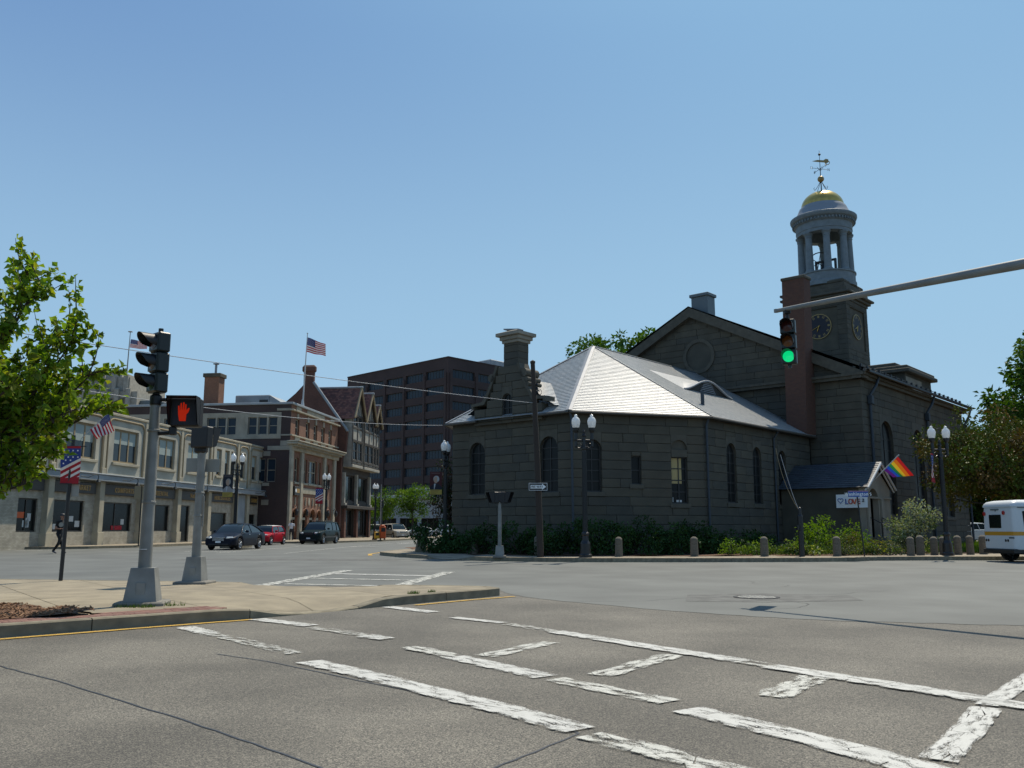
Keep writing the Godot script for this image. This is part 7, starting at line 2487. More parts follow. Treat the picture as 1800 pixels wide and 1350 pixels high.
	for z in [1.0, -1.0]:
		mb = MB.new()
		mb.xf = Transform3D(Basis(Vector3.UP, -z * 0.55), Vector3(L / 2 - 0.13, fy, z * (W / 2 - 0.30)))
		mb.rbx(Vector3(-0.10, -0.075, -0.20), Vector3(0.085, 0.075, 0.20), 0.05)
		obj("headlight", mb, M["lamp lens"], c)
		mb = MB.new()
		mb.xf = Transform3D(Basis(Vector3.UP, z * 0.5), Vector3(-L / 2 + 0.10, fy + 0.12, z * (W / 2 - 0.26)))
		mb.rbx(Vector3(-0.07, -0.10, -0.17), Vector3(0.08, 0.10, 0.17), 0.04)
		obj("tail_light", mb, M["tail red"], c)
		mb = MB.new()
		mb.xf = Transform3D(Basis(), Vector3(X.call(g[0] + 0.42), along(k.top, g[0]) + 0.10, z * (W / 2 + 0.06)))
		mb.rbx(Vector3(-0.09, -0.07, -0.10), Vector3(0.06, 0.07, 0.10), 0.04)
		obj("mirror", mb, paint, c)
		mb = MB.new()
		for f in [0.36, 0.66]:
			mb.rbx(Vector3(X.call(L * f + 0.4) - 0.09, 0.78 * k.handle, z * (W / 2) - 0.02), Vector3(X.call(L * f + 0.4) + 0.09, 0.78 * k.handle + 0.035, z * (W / 2) + 0.025), 0.008)
		obj("door_handle", mb, M.chrome if k.get("bright", true) else paint, c)
	mb = MB.new()
	mb.rbx(Vector3(L / 2 - 0.10, fy - 0.17, -0.36), Vector3(L / 2 + 0.012, fy + 0.05, 0.36), 0.03)
	var gr := obj("grille", mb, M["black paint"], c)
	mb = MB.new()
	for i in 4: mb.rbx(Vector3(L / 2 + 0.0, fy - 0.15 + i * 0.055, -0.34), Vector3(L / 2 + 0.022, fy - 0.13 + i * 0.055, 0.34), 0.004)
	mb.lathe([[0.05, -0.01], [0.05, 0.01]], 12, Vector3(L / 2 + 0.012, fy - 0.03, 0))
	obj("grille_bar", mb, M.chrome if k.get("bright", true) else M["black paint"], gr)
	mb = MB.new()
	mb.rbx(Vector3(L / 2 - 0.02, 0.40, -0.155), Vector3(L / 2 + 0.03, 0.50, 0.155), 0.008)
	obj("number_plate", mb, M["white mark"], c)
	mb = MB.new()
	mb.rbx(Vector3(L / 2 - 0.16, 0.26, -W / 2 + 0.32), Vector3(L / 2 + 0.02, 0.37, W / 2 - 0.32), 0.03)
	obj("air_intake", mb, M["black paint"], c)
	if k.get("rack", false):
		mb = MB.new()
		for z in [1.0, -1.0]: mb.tube([Vector3(X.call(g[1] + 0.2), roof + 0.02, z * 0.55), Vector3(X.call(g[1] + 0.3), roof + 0.07, z * 0.55), Vector3(X.call(g[2] - 0.2), roof + 0.07, z * 0.55), Vector3(X.call(g[2] - 0.1), roof + 0.02, z * 0.55)], 0.02, 6)
		obj("roof_rack", mb, M["black paint"], c)
		mb = MB.new()
		for z in [1.0, -1.0]: mb.rbx(Vector3(-L / 2 + 0.9, 0.48, z * W / 2 - 0.03), Vector3(L / 2 - 0.9, 0.56, z * W / 2 + 0.03), 0.02)
		obj("side_moulding", mb, M["black paint"], c)
	return c

func build_vehicles() -> void:
	var sedan := {"L": 4.75, "W": 1.83, "r": 0.325, "front": 0.90, "base": 2.71, "crown": 0.035, "top": [[0.0, 0.62], [0.12, 0.70], [1.15, 0.93], [1.5, 0.97], [3.6, 1.0], [4.05, 1.02], [4.6, 0.98], [4.75, 0.86]], "glass": [1.2, 2.0, 3.2, 4.2], "roof": 1.475, "tumble": 0.66, "lamp": 0.67, "handle": 1.08, "paint": "car navy"}
	car("sedan", "dark navy four-door sedan with chrome grille leading the cars on the left", Vector3(-16.2, 0.004, -52.6), 187.0, sedan)
	var mini := {"L": 3.65, "W": 1.69, "r": 0.30, "front": 0.68, "base": 2.47, "crown": 0.05, "top": [[0.0, 0.62], [0.1, 0.74], [0.95, 0.90], [3.5, 0.95], [3.65, 0.85]], "glass": [0.95, 1.35, 3.2, 3.52], "roof": 1.41, "tumble": 0.74, "lamp": 0.72, "handle": 1.06, "paint": "car red", "roof_paint": "white paint"}
	var m := car("hatchback", "small red hatchback with a white roof behind the navy sedan", Vector3(-18.2, 0.004, -66.4), 187.0, mini)
	var suv := {"L": 4.55, "W": 1.87, "r": 0.36, "front": 0.85, "base": 2.68, "crown": 0.03, "top": [[0.0, 0.72], [0.1, 0.92], [1.15, 1.08], [4.4, 1.10], [4.55, 0.95]], "glass": [1.15, 1.72, 4.1, 4.5], "roof": 1.74, "tumble": 0.76, "lamp": 0.84, "handle": 1.2, "paint": "car green", "bright": false, "rack": true, "estate": true}
	car("sport_utility", "dark green sport utility car with roof rails before the brick building", Vector3(-15.3, 0.004, -71.2), 190.0, suv)
	var silver := suv.duplicate(true)
	silver.paint = "car silver"; silver.bright = true
	car("sport_utility", "silver sport utility car turning the corner far down the street", Vector3(-13.7, 0.004, -105.0), 150.0, silver)
	var van := {"L": 4.9, "W": 1.9, "r": 0.34, "front": 0.85, "base": 2.9, "crown": 0.03, "top": [[0.0, 0.66], [0.1, 0.82], [0.95, 1.02], [4.75, 1.06], [4.9, 0.9]], "glass": [0.75, 1.7, 4.5, 4.85], "roof": 1.76, "tumble": 0.78, "lamp": 0.74, "handle": 1.15, "paint": "car tan", "estate": true}
	car("minivan", "pale tan minivan partly hidden behind the orange newspaper box", Vector3(-20.0, 0.004, -126.0), 262.0, van)
	var pale := sedan.duplicate(true)
	pale.paint = "car pale"
	car("sedan", "pale silver sedan far behind, left of two beside the church corner", Vector3(-12.6, 0.004, -121.0), 258.0, pale)
	car("sedan", "pale silver sedan far behind, nearest the church corner", Vector3(-8.6, 0.16, -116.0), 258.0, pale)
	car("sedan", "pale sedan parked beyond the trees right of the church", Vector3(35.8, 0.16, -70.0), 250.0, pale)
	build_bus()

func build_bus() -> void:
	var b := thing("shuttle_bus", "small white shuttle bus with yellow stripe cut by the right edge", "bus", Vector3(20.3, 0.004, -32.95), deg_to_rad(3.0))
	var L := 4.9; var W := 1.95
	var outline := func(inset: float, back: float) -> PackedVector3Array:
		var q := PackedVector3Array()
		var hx := L / 2 - inset; var hz := W / 2 - inset
		var r := maxf(0.16 - inset * 0.2, 0.05)
		for c in [[1, 1, 0.0], [-1, 1, 0.5], [-1, -1, 1.0], [1, -1, 1.5]]:
			for i in 6:
				var a: float = c[2] * PI + PI / 2 * i / 5.0
				q.append(Vector3(c[0] * (hx - r) + cos(a) * r, back, c[1] * (hz - r) + sin(a) * r))
		q.append(q[0])
		return q
	var mb := MB.new()
	mb.grid([outline.call(0.03, 0.44), outline.call(0.0, 0.50), outline.call(0.0, 1.2), outline.call(0.02, 1.85), outline.call(0.035, 1.98)], false, true)
	obj("body", mb, M["white paint"], b)
	mb = MB.new()
	mb.grid([outline.call(0.0, 1.97), outline.call(0.0, 2.02), outline.call(0.03, 2.10), outline.call(0.10, 2.17), outline.call(0.28, 2.215), outline.call(0.6, 2.235), outline.call(0.93, 2.24)], false, true)
	obj("roof", mb, M["white paint"], b)
	mb = MB.new()
	mb.grid([outline.call(-0.006, 0.95), outline.call(-0.006, 1.085)], false, true)
	obj("stripe", mb, M["rust stripe"], b)
	mb = MB.new()
	mb.rbx(Vector3(-L / 2 - 0.06, 0.30, -W / 2 + 0.02), Vector3(-L / 2 + 0.3, 0.47, W / 2 - 0.02), 0.03)
	mb.bx(Vector3(-L / 2 + 0.3, 0.28, -W / 2 + 0.12), Vector3(L / 2 - 0.2, 0.46, W / 2 - 0.12))
	obj("bumper", mb, M["black paint"], b)
	mb = MB.new()
	mb.rbx(Vector3(-L / 2 - 0.012, 1.20, -0.52), Vector3(-L / 2 + 0.03, 1.70, 0.22), 0.03)
	obj("rear_window", mb, M["shop glass"], b)
	for q in [[-0.80, 1.74], [0.40, 1.76]]:
		mb = MB.new()
		mb.xf = Transform3D(Basis(Vector3.BACK, PI / 2), Vector3(-L / 2 - 0.005, q[1], q[0]))
		mb.lathe([[0.075, -0.03], [0.075, 0.012], [0.05, 0.026]], 14)
		obj("rear_light", mb, M["tail red"], b)
	for q in [-0.78, -0.64, 0.42, 0.56]:
		mb = MB.new()
		mb.xf = Transform3D(Basis(Vector3.BACK, PI / 2), Vector3(-L / 2 - 0.003, 0.77, q))
		mb.lathe([[0.05, -0.03], [0.05, 0.01]], 12)
		obj("marker_light", mb, M["black paint"], b)
	mb = MB.new()
	mb.rbx(Vector3(-L / 2 - 0.006, 1.86, -0.40), Vector3(-L / 2 + 0.03, 1.91, 0.10), 0.008)
	mb.rbx(Vector3(-L / 2 - 0.008, 1.82, -0.12), Vector3(-L / 2 + 0.03, 1.86, -0.06), 0.008)
	mb.rbx(Vector3(-L / 2 - 0.01, 0.84, 0.62), Vector3(-L / 2 + 0.03, 0.9, 0.9), 0.008)
	obj("rear_trim", mb, M.copper, b)
	for x in [-2.1, -1.15, -0.2, 0.75, 1.6]:
		mb = MB.new()
		mb.rbx(Vector3(x, 1.18, W / 2 - 0.05), Vector3(x + (0.55 if x < -2 else 0.72), 1.82, W / 2 + 0.006), 0.04)
		obj("side_window", mb, M["shop glass"], b)
	mb = MB.new()
	mb.rbx(Vector3(-2.0, 0.60, W / 2 - 0.02), Vector3(-1.5, 0.63, W / 2 + 0.012), 0.005); mb.rbx(Vector3(-1.32, 0.5, W / 2 - 0.02), Vector3(-1.30, 1.95, W / 2 + 0.008), 0.004); mb.rbx(Vector3(-2.25, 1.93, W / 2 - 0.04), Vector3(2.2, 1.96, W / 2 + 0.015), 0.006)
	obj("side_trim", mb, M.copper, b)
	for x in [-1.55, 1.5]:
		for z in [1.0, -1.0]: wheel(b, Vector3(x, 0.35, z * (W / 2 - 0.14)), 0.35, 0.22, z)
	mb = MB.new()
	mb.tube([Vector3(-2.1, 0.35, 0.3), Vector3(-2.2, 0.12, 0.3)], 0.02, 5)
	obj("tow_hook", mb, M["black paint"], b)

# ---------------------------------------------------------------- people: one continuous surface round their bones
func skin_net(mb: MB, bones: Array, cell: float, k: float) -> void:
	var lo := Vector3.ONE * 1e9; var hi := -lo
	for b in bones:
		var r := maxf(b[2], b[3]) + k + cell * 2
		lo = lo.min(b[0].min(b[1]) - Vector3.ONE * r); hi = hi.max(b[0].max(b[1]) + Vector3.ONE * r)
	var nx := int((hi.x - lo.x) / cell) + 2; var ny := int((hi.y - lo.y) / cell) + 2; var nz := int((hi.z - lo.z) / cell) + 2
	var f := PackedFloat32Array(); f.resize(nx * ny * nz); f.fill(9.0)
	var near := PackedFloat32Array(); near.resize(nx * ny * nz); near.fill(9.0)
	var who := PackedInt32Array(); who.resize(nx * ny * nz)
	for bi in bones.size():
		var b: Array = bones[bi]
		var r: float = maxf(b[2], b[3]) + k + cell * 2
		var p0: Vector3 = (b[0].min(b[1]) - Vector3.ONE * r - lo) / cell; var p1: Vector3 = (b[0].max(b[1]) + Vector3.ONE * r - lo) / cell
		var ab: Vector3 = b[1] - b[0]
		var l2 := maxf(ab.length_squared(), 1e-8)
		for iy in range(maxi(0, int(p0.y)), mini(ny, int(p1.y) + 1)):
			for iz in range(maxi(0, int(p0.z)), mini(nz, int(p1.z) + 1)):
				for ix in range(maxi(0, int(p0.x)), mini(nx, int(p1.x) + 1)):
					var p := lo + Vector3(ix, iy, iz) * cell
					var t := clampf((p - b[0]).dot(ab) / l2, 0, 1)
					var d: float = p.distance_to(b[0] + ab * t) - lerpf(b[2], b[3], t)
					var n := (iy * nz + iz) * nx + ix
					var h := clampf(0.5 + 0.5 * (f[n] - d) / k, 0, 1)
					f[n] = lerpf(f[n], d, h) - k * h * (1 - h)
					if d < near[n]:
						near[n] = d; who[n] = bi
	var vert := {}
	var pos := PackedVector3Array(); var nor := PackedVector3Array(); var col := PackedColorArray()
	var sx := 1; var sz := nx; var sy := nx * nz
	for iy in range(1, ny - 2):
		for iz in range(1, nz - 2):
			for ix in range(1, nx - 2):
				var n := iy * sy + iz * sz + ix
				var c := [f[n], f[n + sx], f[n + sz], f[n + sz + sx], f[n + sy], f[n + sy + sx], f[n + sy + sz], f[n + sy + sz + sx]]
				var neg := 0
				for q in c:
					if q < 0: neg += 1
				if neg == 0 or neg == 8: continue
				var s := Vector3.ZERO; var m := 0
				for e in [[0, 1], [2, 3], [4, 5], [6, 7], [0, 2], [1, 3], [4, 6], [5, 7], [0, 4], [1, 5], [2, 6], [3, 7]]:
					var a: float = c[e[0]]; var b: float = c[e[1]]
					if (a < 0) != (b < 0):
						var t := a / (a - b)
						var A := Vector3(e[0] & 1, e[0] >> 2, (e[0] >> 1) & 1); var B := Vector3(e[1] & 1, e[1] >> 2, (e[1] >> 1) & 1)
						s += A.lerp(B, t); m += 1
				vert[n] = pos.size()
				pos.append(lo + (Vector3(ix, iy, iz) + s / m) * cell)
				nor.append(Vector3(f[n + sx] - f[n - sx] + c[1] - c[0], f[n + sy] - f[n - sy] + c[4] - c[0], f[n + sz] - f[n - sz] + c[2] - c[0]))
				col.append(bones[who[n]][4])
	mb.tinted = true
	for n in vert:
		for ax in [[sx, sy, sz], [sy, sz, sx], [sz, sx, sy]]:
			var a: float = f[n]; var b: float = f[n + ax[0]]
			if (a < 0) == (b < 0): continue
			var q := [n, n - ax[1], n - ax[1] - ax[2], n - ax[2]]
			var ok := true
			for e in q:
				if not vert.has(e): ok = false
			if not ok: continue
			var order := [0, 1, 2, 0, 2, 3]
			var i0: int = vert[q[0]]; var i1: int = vert[q[1]]; var i2: int = vert[q[2]]
			if (pos[i1] - pos[i0]).cross(pos[i2] - pos[i0]).dot(nor[i0]) > 0: order = [0, 2, 1, 0, 3, 2]
			for o in order:
				var i: int = vert[q[o]]
				mb.col = col[i]
				mb.p(pos[i], nor[i])
func hand(mb: MB, wrist: Vector3, d: Vector3, thumb: Vector3, skin: Color) -> void:
	var palm := wrist + d * 0.075
	var side := d.cross(thumb).normalized()
	var across := side.cross(d).normalized()
	var bones := [[wrist, palm, 0.028, 0.034, skin], [wrist + across * 0.015, palm + across * 0.022, 0.022, 0.022, skin], [wrist - across * 0.012, palm - across * 0.022, 0.022, 0.02, skin]]
	for i in 4:
		var o := across * (0.03 - i * 0.02)
		var l: float = [0.068, 0.076, 0.07, 0.055][i]
		var k := palm + o + d * 0.01
		var m := k + (d + side * 0.35).normalized() * l * 0.55
		bones.append([k, m, 0.0095, 0.0088, skin]); bones.append([m, m + (d * 0.5 + side * 0.9).normalized() * l * 0.5, 0.0088, 0.0072, skin])
	var tb := wrist + d * 0.03 + across * 0.03
	var tm := tb + (d * 0.6 + across * 0.8).normalized() * 0.04
	bones.append([tb, tm, 0.013, 0.011, skin]); bones.append([tm, tm + (d + side * 0.4).normalized() * 0.03, 0.0105, 0.0085, skin])
	skin_net(mb, bones, 0.0065, 0.008)
func head(mb: MB, c: Vector3, fwd: Vector3, skin: Color, hair: Color) -> void:
	var s := fwd.cross(Vector3.UP).normalized()
	var u := Vector3.UP
	var bones := [[c + u * 0.03 - fwd * 0.012, c + u * 0.035 + fwd * 0.02, 0.088, 0.08, skin], [c - u * 0.04 + fwd * 0.03, c - u * 0.085 + fwd * 0.055, 0.062, 0.036, skin], [c - u * 0.01 + fwd * 0.088, c - u * 0.035 + fwd * 0.112, 0.012, 0.015, skin], [c - u * 0.07 + fwd * 0.085 - s * 0.018, c - u * 0.07 + fwd * 0.085 + s * 0.018, 0.011, 0.011, skin.lerp(Color(0.2, 0.05, 0.04), 0.4)],
		[c + s * 0.086 + u * 0.01, c + s * 0.09 - u * 0.03, 0.016, 0.011, skin], [c - s * 0.086 + u * 0.01, c - s * 0.09 - u * 0.03, 0.016, 0.011, skin],
		[c + u * 0.07 - fwd * 0.02, c + u * 0.055 + fwd * 0.03, 0.085, 0.06, hair], [c + u * 0.02 - fwd * 0.06, c - u * 0.03 - fwd * 0.05, 0.07, 0.05, hair],
		[c + fwd * 0.083 + s * 0.03 + u * 0.005, c + fwd * 0.084 + s * 0.032 + u * 0.005, 0.011, 0.011, Color(0.03, 0.02, 0.02)], [c + fwd * 0.083 - s * 0.03 + u * 0.005, c + fwd * 0.084 - s * 0.032 + u * 0.005, 0.011, 0.011, Color(0.03, 0.02, 0.02)]]
	skin_net(mb, bones, 0.012, 0.018)
func figure(o: Node3D, J: Dictionary, shirt: Color, legs: Color, skin: Color, hair: Color, shoe: Color, bare: float) -> void:
	var bones := [[J.hip, J.waist, 0.135, 0.125, legs], [J.waist, J.chest, 0.135, 0.15, shirt], [J.chest, J.neck - Vector3(0, 0.06, 0), 0.14, 0.09, shirt], [J.sl, J.sr, 0.075, 0.075, shirt], [J.neck - Vector3(0, 0.05, 0), J.head - Vector3(0, 0.06, 0), 0.055, 0.05, skin]]
	for k in ["l", "r"]:
		bones.append([J["h" + k], J["k" + k], 0.095, 0.068, legs]); bones.append([J["k" + k], J["a" + k], 0.068, 0.052, legs])
		bones.append([J["a" + k] - Vector3(0, 0.03, 0), J["t" + k], 0.045, 0.034, shoe])
		var el: Vector3 = J["e" + k]; var sh: Vector3 = J["s" + k]
		var cut := sh.lerp(el, bare)
		bones.append([sh, cut, 0.062, 0.056, shirt]); bones.append([cut, el, 0.044, 0.040, skin]); bones.append([el, J["w" + k], 0.039, 0.027, skin])
	var mb := MB.new()
	skin_net(mb, bones, 0.02, 0.035)
	head(mb, J.head, J.fwd, skin, hair)
	for k in ["l", "r"]: hand(mb, J["w" + k], (J["w" + k] - J["e" + k]).normalized(), J["thumb"], skin)
	obj("body", mb, M.cloth, o)

func build_people() -> void:
	var V := func(x, y, z): return Vector3(x, y, z)
	# walks to the right across the mouth of the left street; faces +x
	var p := thing("person", "man in black t-shirt with pale print, cap and wide black trousers crossing the left road", "person", Vector3(-21.85, 0.004, -43.2), -0.25)
	p.scale = Vector3.ONE * 1.06
	var J := {"hip": V.call(0.0, 0.93, 0.0), "waist": V.call(0.01, 1.08, 0.0), "chest": V.call(0.03, 1.30, 0.0), "neck": V.call(0.04, 1.50, 0.0), "head": V.call(0.08, 1.66, 0.0), "fwd": Vector3(0.95, -0.1, 0.3).normalized(), "sl": V.call(0.02, 1.42, -0.19), "sr": V.call(0.02, 1.42, 0.19),
		"hl": V.call(0, 0.9, -0.09), "hr": V.call(0, 0.9, 0.09), "kl": V.call(-0.08, 0.49, -0.1), "al": V.call(-0.36, 0.13, -0.1), "tl": V.call(-0.22, 0.035, -0.11), "kr": V.call(0.22, 0.51, 0.1), "ar": V.call(0.34, 0.09, 0.1), "tr": V.call(0.50, 0.06, 0.12),
		"el": V.call(0.0, 1.14, -0.25), "wl": V.call(0.22, 1.09, -0.12), "er": V.call(-0.02, 1.14, 0.25), "wr": V.call(0.22, 1.10, 0.16), "thumb": Vector3(0, 1, 0)}
	figure(p, J, Color(0.012, 0.012, 0.013), Color(0.012, 0.013, 0.015), Color(0.33, 0.17, 0.11), Color(0.03, 0.03, 0.035), Color(0.10, 0.10, 0.11), 0.62)
	var mb := MB.new()
	var fx := Transform3D(Basis(Vector3.UP, 0.9), Vector3(0.115, 1.30, 0.10))
	mb.xf = fx
	round_ring(mb, Vector3(0, 0, 0.036), 0.10, 0.098, 0.006, 12, 1.1)
	obj("shirt_print", mb, M.stucco, p)
	mb = MB.new()
	mb.smooth_lathe([[0.115, 1.70], [0.112, 1.76], [0.085, 1.80], [0.0, 1.815]], 16, Vector3(0.075, 0, 0))
	mb.rbx(Vector3(0.14, 1.695, -0.06), Vector3(0.27, 1.71, 0.09), 0.006)
	obj("cap", mb, M["black paint"], p)
	# wide dark coat held at the hip
	mb = MB.new()
	var rows := []
	for i in 8:
		var f := i / 7.0
		var line := PackedVector3Array()
		for j in 7:
			var g := j / 6.0 - 0.5
			line.append(Vector3(0.26 + g * 0.16 + 0.05 * sin(f * 5.0), 1.12 - f * 0.72, 0.22 + g * 0.10 + 0.025 * sin(j * 2.1 + f * 3.0)))
		rows.append(line)
	mb.grid(rows)
	var back := []
	for r in rows:
		var l := PackedVector3Array()
		for q in r: l.append(q + Vector3(-0.01, 0, -0.025))
		back.append(l)
	mb.grid(back, true)
	var coat := obj("coat", mb, M["black paint"])
	coat.reparent(self)
	coat.transform = p.transform
	tag(coat, "dark coat hanging from the walking man's hands", "coat")
	# seen from behind on the far pavement
	p = thing("person", "man in white t-shirt and dark trousers walking by the brick building", "person", Vector3(-19.75, 0.15, -80.0), 1.9)
	var K := {"hip": V.call(0.0, 0.93, 0.0), "waist": V.call(0.0, 1.08, 0.0), "chest": V.call(0.02, 1.30, 0.0), "neck": V.call(0.03, 1.50, 0.0), "head": V.call(0.06, 1.66, 0.0), "fwd": Vector3(1, 0, 0), "sl": V.call(0.0, 1.42, -0.20), "sr": V.call(0.0, 1.42, 0.20),
		"hl": V.call(0, 0.9, -0.09), "hr": V.call(0, 0.9, 0.09), "kl": V.call(0.12, 0.50, -0.1), "al": V.call(0.10, 0.10, -0.1), "tl": V.call(0.26, 0.04, -0.1), "kr": V.call(0.02, 0.48, 0.1), "ar": V.call(-0.22, 0.12, 0.1), "tr": V.call(-0.08, 0.035, 0.1),
		"el": V.call(-0.06, 1.15, -0.27), "wl": V.call(0.08, 0.93, -0.26), "er": V.call(-0.06, 1.15, 0.27), "wr": V.call(-0.02, 0.90, 0.28), "thumb": Vector3(1, 0, 0)}
	figure(p, K, Color(0.62, 0.62, 0.64), Color(0.02, 0.022, 0.028), Color(0.36, 0.21, 0.15), Color(0.03, 0.022, 0.018), Color(0.02, 0.02, 0.02), 0.5)

# ---------------------------------------------------------------- flags, banners, wires
func picture(im: Image, key: String, through := 0.5) -> StandardMaterial3D:
	var m := StandardMaterial3D.new()
	m.resource_name = key
	m.albedo_texture = ImageTexture.create_from_image(im)
	m.roughness = 0.9
	m.backlight_enabled = true
	m.backlight = Color(through, through, through)
	return m
func flag_image() -> Image:
	var im := Image.create(190, 104, false, Image.FORMAT_RGB8)
	for i in 13: im.fill_rect(Rect2i(0, i * 8, 190, 8), lin(0.42, 0.02, 0.035) if i % 2 == 0 else lin(0.70, 0.69, 0.66))
	im.fill_rect(Rect2i(0, 0, 76, 56), lin(0.018, 0.028, 0.13))
	for r in 9:
		for c in (6 if r % 2 == 0 else 5): im.fill_rect(Rect2i(5 + c * 12 + (0 if r % 2 == 0 else 6), 4 + r * 6, 3, 3), lin(0.7, 0.7, 0.7))
	return im
func banner_image() -> Image:
	var im := Image.create(72, 140, false, Image.FORMAT_RGB8)
	im.fill(lin(0.30, 0.012, 0.02))
	for y in range(8, 118):
		for x in 72:
			var d := y + int(x * 0.55)
			if d < 82: im.set_pixel(x, y, lin(0.022, 0.045, 0.20))
			elif y < 118 - int(x * 0.05):
				var k := int((d - 82) / 11.0)
				if k % 2 == 0: im.set_pixel(x, y, lin(0.60, 0.58, 0.55))
	for r in 5:
		for c in 4:
			var x := 8 + c * 17 + (8 if r % 2 else 0); var y := 14 + r * 12
			if y + x * 0.55 < 74 and x < 66:
				im.fill_rect(Rect2i(x, y, 5, 5), lin(0.66, 0.66, 0.66))
	return im
func bust_image(dark: bool) -> Image:   # an anonymous bust over a caption panel
	var im := Image.create(72, 140, false, Image.FORMAT_RGB8)
	im.fill(lin(0.06, 0.016, 0.016) if not dark else lin(0.02, 0.024, 0.03))
	for y in 140:
		for x in 72:
			var h := Vector2((x - 36) / 15.0, (y - 50) / 21.0).length()
			var hr := Vector2((x - 38) / 18.0, (y - 44) / 20.0).length()
			var body := absf(x - 36) < 10 + (y - 70) * 1.1 and y > 72
			if body: im.set_pixel(x, y, lin(0.018, 0.02, 0.03) if not dark else lin(0.28, 0.27, 0.26))
			if body and absf(x - 30 + (y - 72) * 0.12) < 5 - (y - 72) * 0.11: im.set_pixel(x, y, lin(0.45, 0.46, 0.46))
			if hr < 1.0: im.set_pixel(x, y, lin(0.36, 0.37, 0.36) if not dark else lin(0.30, 0.28, 0.25))
			if h < 0.92 and x < 44: im.set_pixel(x, y, lin(0.38, 0.26, 0.19))
			if y > 108: im.set_pixel(x, y, lin(0.36, 0.27, 0.06))
	for r in 3: im.fill_rect(Rect2i(8, 114 + r * 8, 50 - r * 9, 2), lin(0.12, 0.08, 0.03))
	im.fill_rect(Rect2i(8, 8, 52, 2), lin(0.28, 0.2, 0.18))
	return im
func cloth(o: Node3D, called: String, m: Material, at: Callable, nu := 16, nv := 10) -> void:
	var rows := []
	for j in nv + 1:
		var line := PackedVector3Array()
		for i in nu + 1: line.append(at.call(float(i) / nu, float(j) / nv))
		rows.append(line)
	var mb := MB.new()
	mb.grid(rows)
	obj(called, mb, m, o)
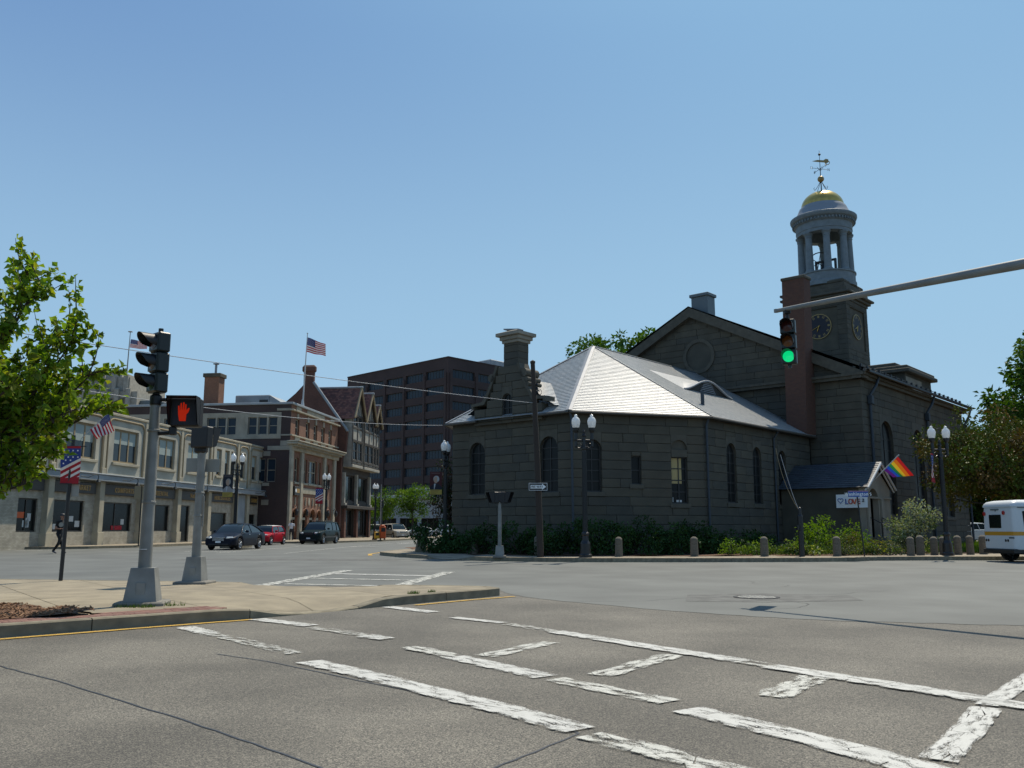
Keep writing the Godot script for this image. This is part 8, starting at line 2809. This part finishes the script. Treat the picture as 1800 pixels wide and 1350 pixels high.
func build_flags_and_wires() -> void:
	var us := picture(flag_image(), "stars and stripes cloth")
	var bn := picture(banner_image(), "stars and stripes banner", 0.25)
	var p := thing("flag_pole", "roof flagpole with flying flag above the brick building", "flag", Vector3(-21.1, 12.75, -88.0))
	var mb := MB.new()
	mb.tube([Vector3(0, 0, 0), Vector3(0.22, 8.1, 0)], [0.09, 0.04], 8)
	mb.lathe([[0.3, 0.0], [0.22, 0.3], [0.1, 1.3]], 8)
	mb.smooth_lathe([[0.0, 8.05], [0.1, 8.12], [0.0, 8.2]], 8, Vector3(0.22, 0, 0))
	obj("pole", mb, M["white trim"], p)
	cloth(p, "flag_cloth", us, func(u, v): return Vector3(0.26 + u * 1.9, 7.7 - v * (1.55 - u * 0.35) - u * 0.75, 0.22 * sin(u * 8.0 + v * 1.5)))
	p = thing("flag_pole", "flagpole with flying flag on top of the stepped stone tower", "flag", Vector3(-59.0, 24.6, -133.0))
	mb = MB.new()
	mb.tube([Vector3(0, 0, 0), Vector3(0.1, 6.6, 0)], [0.1, 0.05], 6)
	mb.rbx(Vector3(-0.2, 6.5, -0.2), Vector3(0.4, 6.65, 0.2), 0.05)
	obj("pole", mb, M.galvanised, p)
	cloth(p, "flag_cloth", us, func(u, v): return Vector3(0.25 + u * 2.7, 5.4 - v * 1.35 - u * 0.55 + v * u * 0.3, 0.25 * sin(u * 7.0 + v)))
	# two flags on slanting staffs from the cream building
	for k in 2:
		p = thing("wall_flag", ["stars and stripes flag slanting from the cream building beside the tree", "flag on the cream building almost hidden in the tree's leaves"][k], "flag", Vector3([-27.42, -28.2][k], [7.3, 7.25][k], [-56.2, -50.6][k]), 0.12)
		mb = MB.new()
		mb.tube([Vector3(-0.2, -0.5, 0), Vector3(1.5, 1.3, 0)], 0.03, 6)
		obj("staff", mb, M["white trim"], p)
		cloth(p, "flag_cloth", us, func(u, v): return Vector3(1.45 - v * 1.05, 1.2 - v * 1.05, 0.0) + Vector3(0.42 * u, -1.1 * u + v * u * 0.5, 0.12 * sin(v * 7.0 + u * 3.0)), 12, 12)
	# rainbow flag at the porch
	p = thing("rainbow_flag", "rainbow striped flag on a slanting staff at the church porch", "flag", Vector3(17.36, 3.49, -42.35), 0.0)
	p.scale = Vector3.ONE * 0.936
	mb = MB.new()
	mb.tube([Vector3(-0.28, -0.25, -0.1), Vector3(0.95, 1.2, 0.75)], 0.028, 6)
	mb.smooth_lathe([[0.0, 1.17], [0.05, 1.21], [0.0, 1.25]], 8, Vector3(0.96, 0, 0.76))
	obj("staff", mb, M["white trim"], p)
	var im := Image.create(8, 96, false, Image.FORMAT_RGB8)
	var cs := [lin(0.62, 0.02, 0.02), lin(0.80, 0.20, 0.015), lin(0.82, 0.55, 0.03), lin(0.03, 0.28, 0.07), lin(0.02, 0.10, 0.55), lin(0.12, 0.02, 0.25)]
	for i in 6: im.fill_rect(Rect2i(0, i * 16, 8, 16), cs[i])
	cloth(p, "flag_cloth", picture(im, "rainbow cloth", 0.7), func(u, v): return Vector3(0.92, 1.16, 0.73).lerp(Vector3(0.34, 0.48, 0.33), v) + Vector3(0.72 * u * (1.0 - v * 0.35), -0.98 * u + v * u * 0.62, 0.08 * sin(v * 8.0 + u * 2.0) * u))
	# banners on the posts
	for q in [["banner_flag", "stars and stripes banner hanging on the lamp beside the bollards", Vector3(16.72, 3.0, -35.12), 0.95, 0.5, 1.15], ["banner_flag", "stars and stripes banner on the lamp before the brick building", Vector3(-16.45, 3.28, -75.8), 0.25, 0.62, 1.35], ["banner_flag", "stars and stripes banner on the black post on the island", Vector3(-9.22, 2.12, -18.44), 0.0, 0.40, 0.78]]:
		var b := thing(q[0], q[1], "banner", q[2], q[3], "stars and stripes banners on posts")
		mb = MB.new()
		mb.tube([Vector3(-q[4] / 2, q[5], -0.01), Vector3(q[4] / 2 + 0.1, q[5], -0.01)], 0.012, 5); mb.tube([Vector3(-q[4] / 2, 0, -0.01), Vector3(q[4] / 2 + 0.1, 0, -0.01)], 0.012, 5)
		obj("bracket", mb, M["pole black"], b)
		var w: float = q[4]; var h: float = q[5]
		cloth(b, "banner_cloth", bn, func(u, v): return Vector3((u - 0.5) * w, h * (1 - v), 0.03 * sin(v * 5.0 + u * 2.0)), 6, 10)
	for q in [["portrait_banner", "portrait banner with yellow caption on the lamp at the church corner", Vector3(-3.48, 2.72, -40.5), 0.1, 0.55, 1.05, false], ["portrait_banner", "dark portrait banner on the lamp before the cream shops", Vector3(-17.95, 3.15, -56.0), 0.15, 0.62, 1.42, true]]:
		var b := thing(q[0], q[1], "banner", q[2], q[3])
		mb = MB.new()
		mb.tube([Vector3(-q[4] / 2, q[5], -0.01), Vector3(q[4] / 2 + 0.25, q[5], -0.01)], 0.012, 5); mb.tube([Vector3(-q[4] / 2, 0, -0.01), Vector3(q[4] / 2 + 0.25, 0, -0.01)], 0.012, 5)
		obj("bracket", mb, M["pole black"], b)
		var w: float = q[4]; var h: float = q[5]
		cloth(b, "banner_cloth", picture(bust_image(q[6]), "portrait banner", 0.15), func(u, v): return Vector3((u - 0.5) * w, h * (1 - v), 0.02 * sin(v * 4.0)), 5, 8)
	# hand-lettered banner on the porch
	p = thing("love_banner", "white cloth banner reading LOVE with a heart beside the church porch", "banner", Vector3(16.72, 2.3, -44.95), -deg_to_rad(41.3))
	p.position = Vector3(15.80, 2.155, -41.34)
	p.scale = Vector3.ONE * 0.936
	cloth(p, "banner_cloth", M["white mark"], func(u, v): return Vector3((u - 0.5) * 1.55, 0.66 * (1 - v), 0.02 * sin(u * 5.0 + v * 2.0)), 10, 5)
	var heart := []
	for i in 25:
		var a := TAU * i / 24
		heart.append(Vector3(-0.55 + 0.0085 * 16 * pow(sin(a), 3), 0.36 + 0.0085 * (13 * cos(a) - 5 * cos(2 * a) - 2 * cos(3 * a) - cos(4 * a)), 0.035))
	mb = MB.new()
	mb.tube(heart, 0.016, 5)
	obj("heart", mb, M["blue sign"], p)
	var lc := [M["blue sign"], M["tail red"], M.orange, M["tail red"], M["signal green"]]
	for i in 5:
		lettering("LOVE²"[i], 0.27, lc[i], p, Transform3D(Basis(), Vector3(-0.25 + i * 0.2 + (0.02 if i == 4 else 0.0), 0.30, 0.04)), "letter", false, 0.01)
	# overhead wires and the pole they come from
	p = thing("utility_pole", "wooden utility pole left of the picture that carries the street wires", "utility pole", Vector3(-13.4, 0.1, -20.3))
	mb = MB.new()
	mb.tube([Vector3(0, 0, 0), Vector3(0, 7.6, 0)], [0.15, 0.11], 10)
	mb.bx(Vector3(-0.06, 6.9, -1.0), Vector3(0.06, 7.02, 1.0))
	obj("shaft", mb, M["pole brown"], p)
	for q in [["wire", "upper overhead wire running from the leaning pole across the street", Vector3(0.84, 5.95, -33.5), Vector3(-13.3, 6.02, -20.3), 0.12, "pale wire"], ["wire", "lower overhead wire running from the church corner across the street", Vector3(-3.25, 5.95, -40.9), Vector3(-13.3, 4.95, -20.5), 0.35, "pale wire"]]:
		mb = MB.new()
		var pts := []
		for i in 25:
			var f := i / 24.0
			pts.append(q[2].lerp(q[3], f) - Vector3(0, q[4] * 4 * f * (1 - f), 0))
		mb.tube(pts, 0.011, 5)
		tag(obj(q[0], mb, M[q[5]]), q[1], "wire")
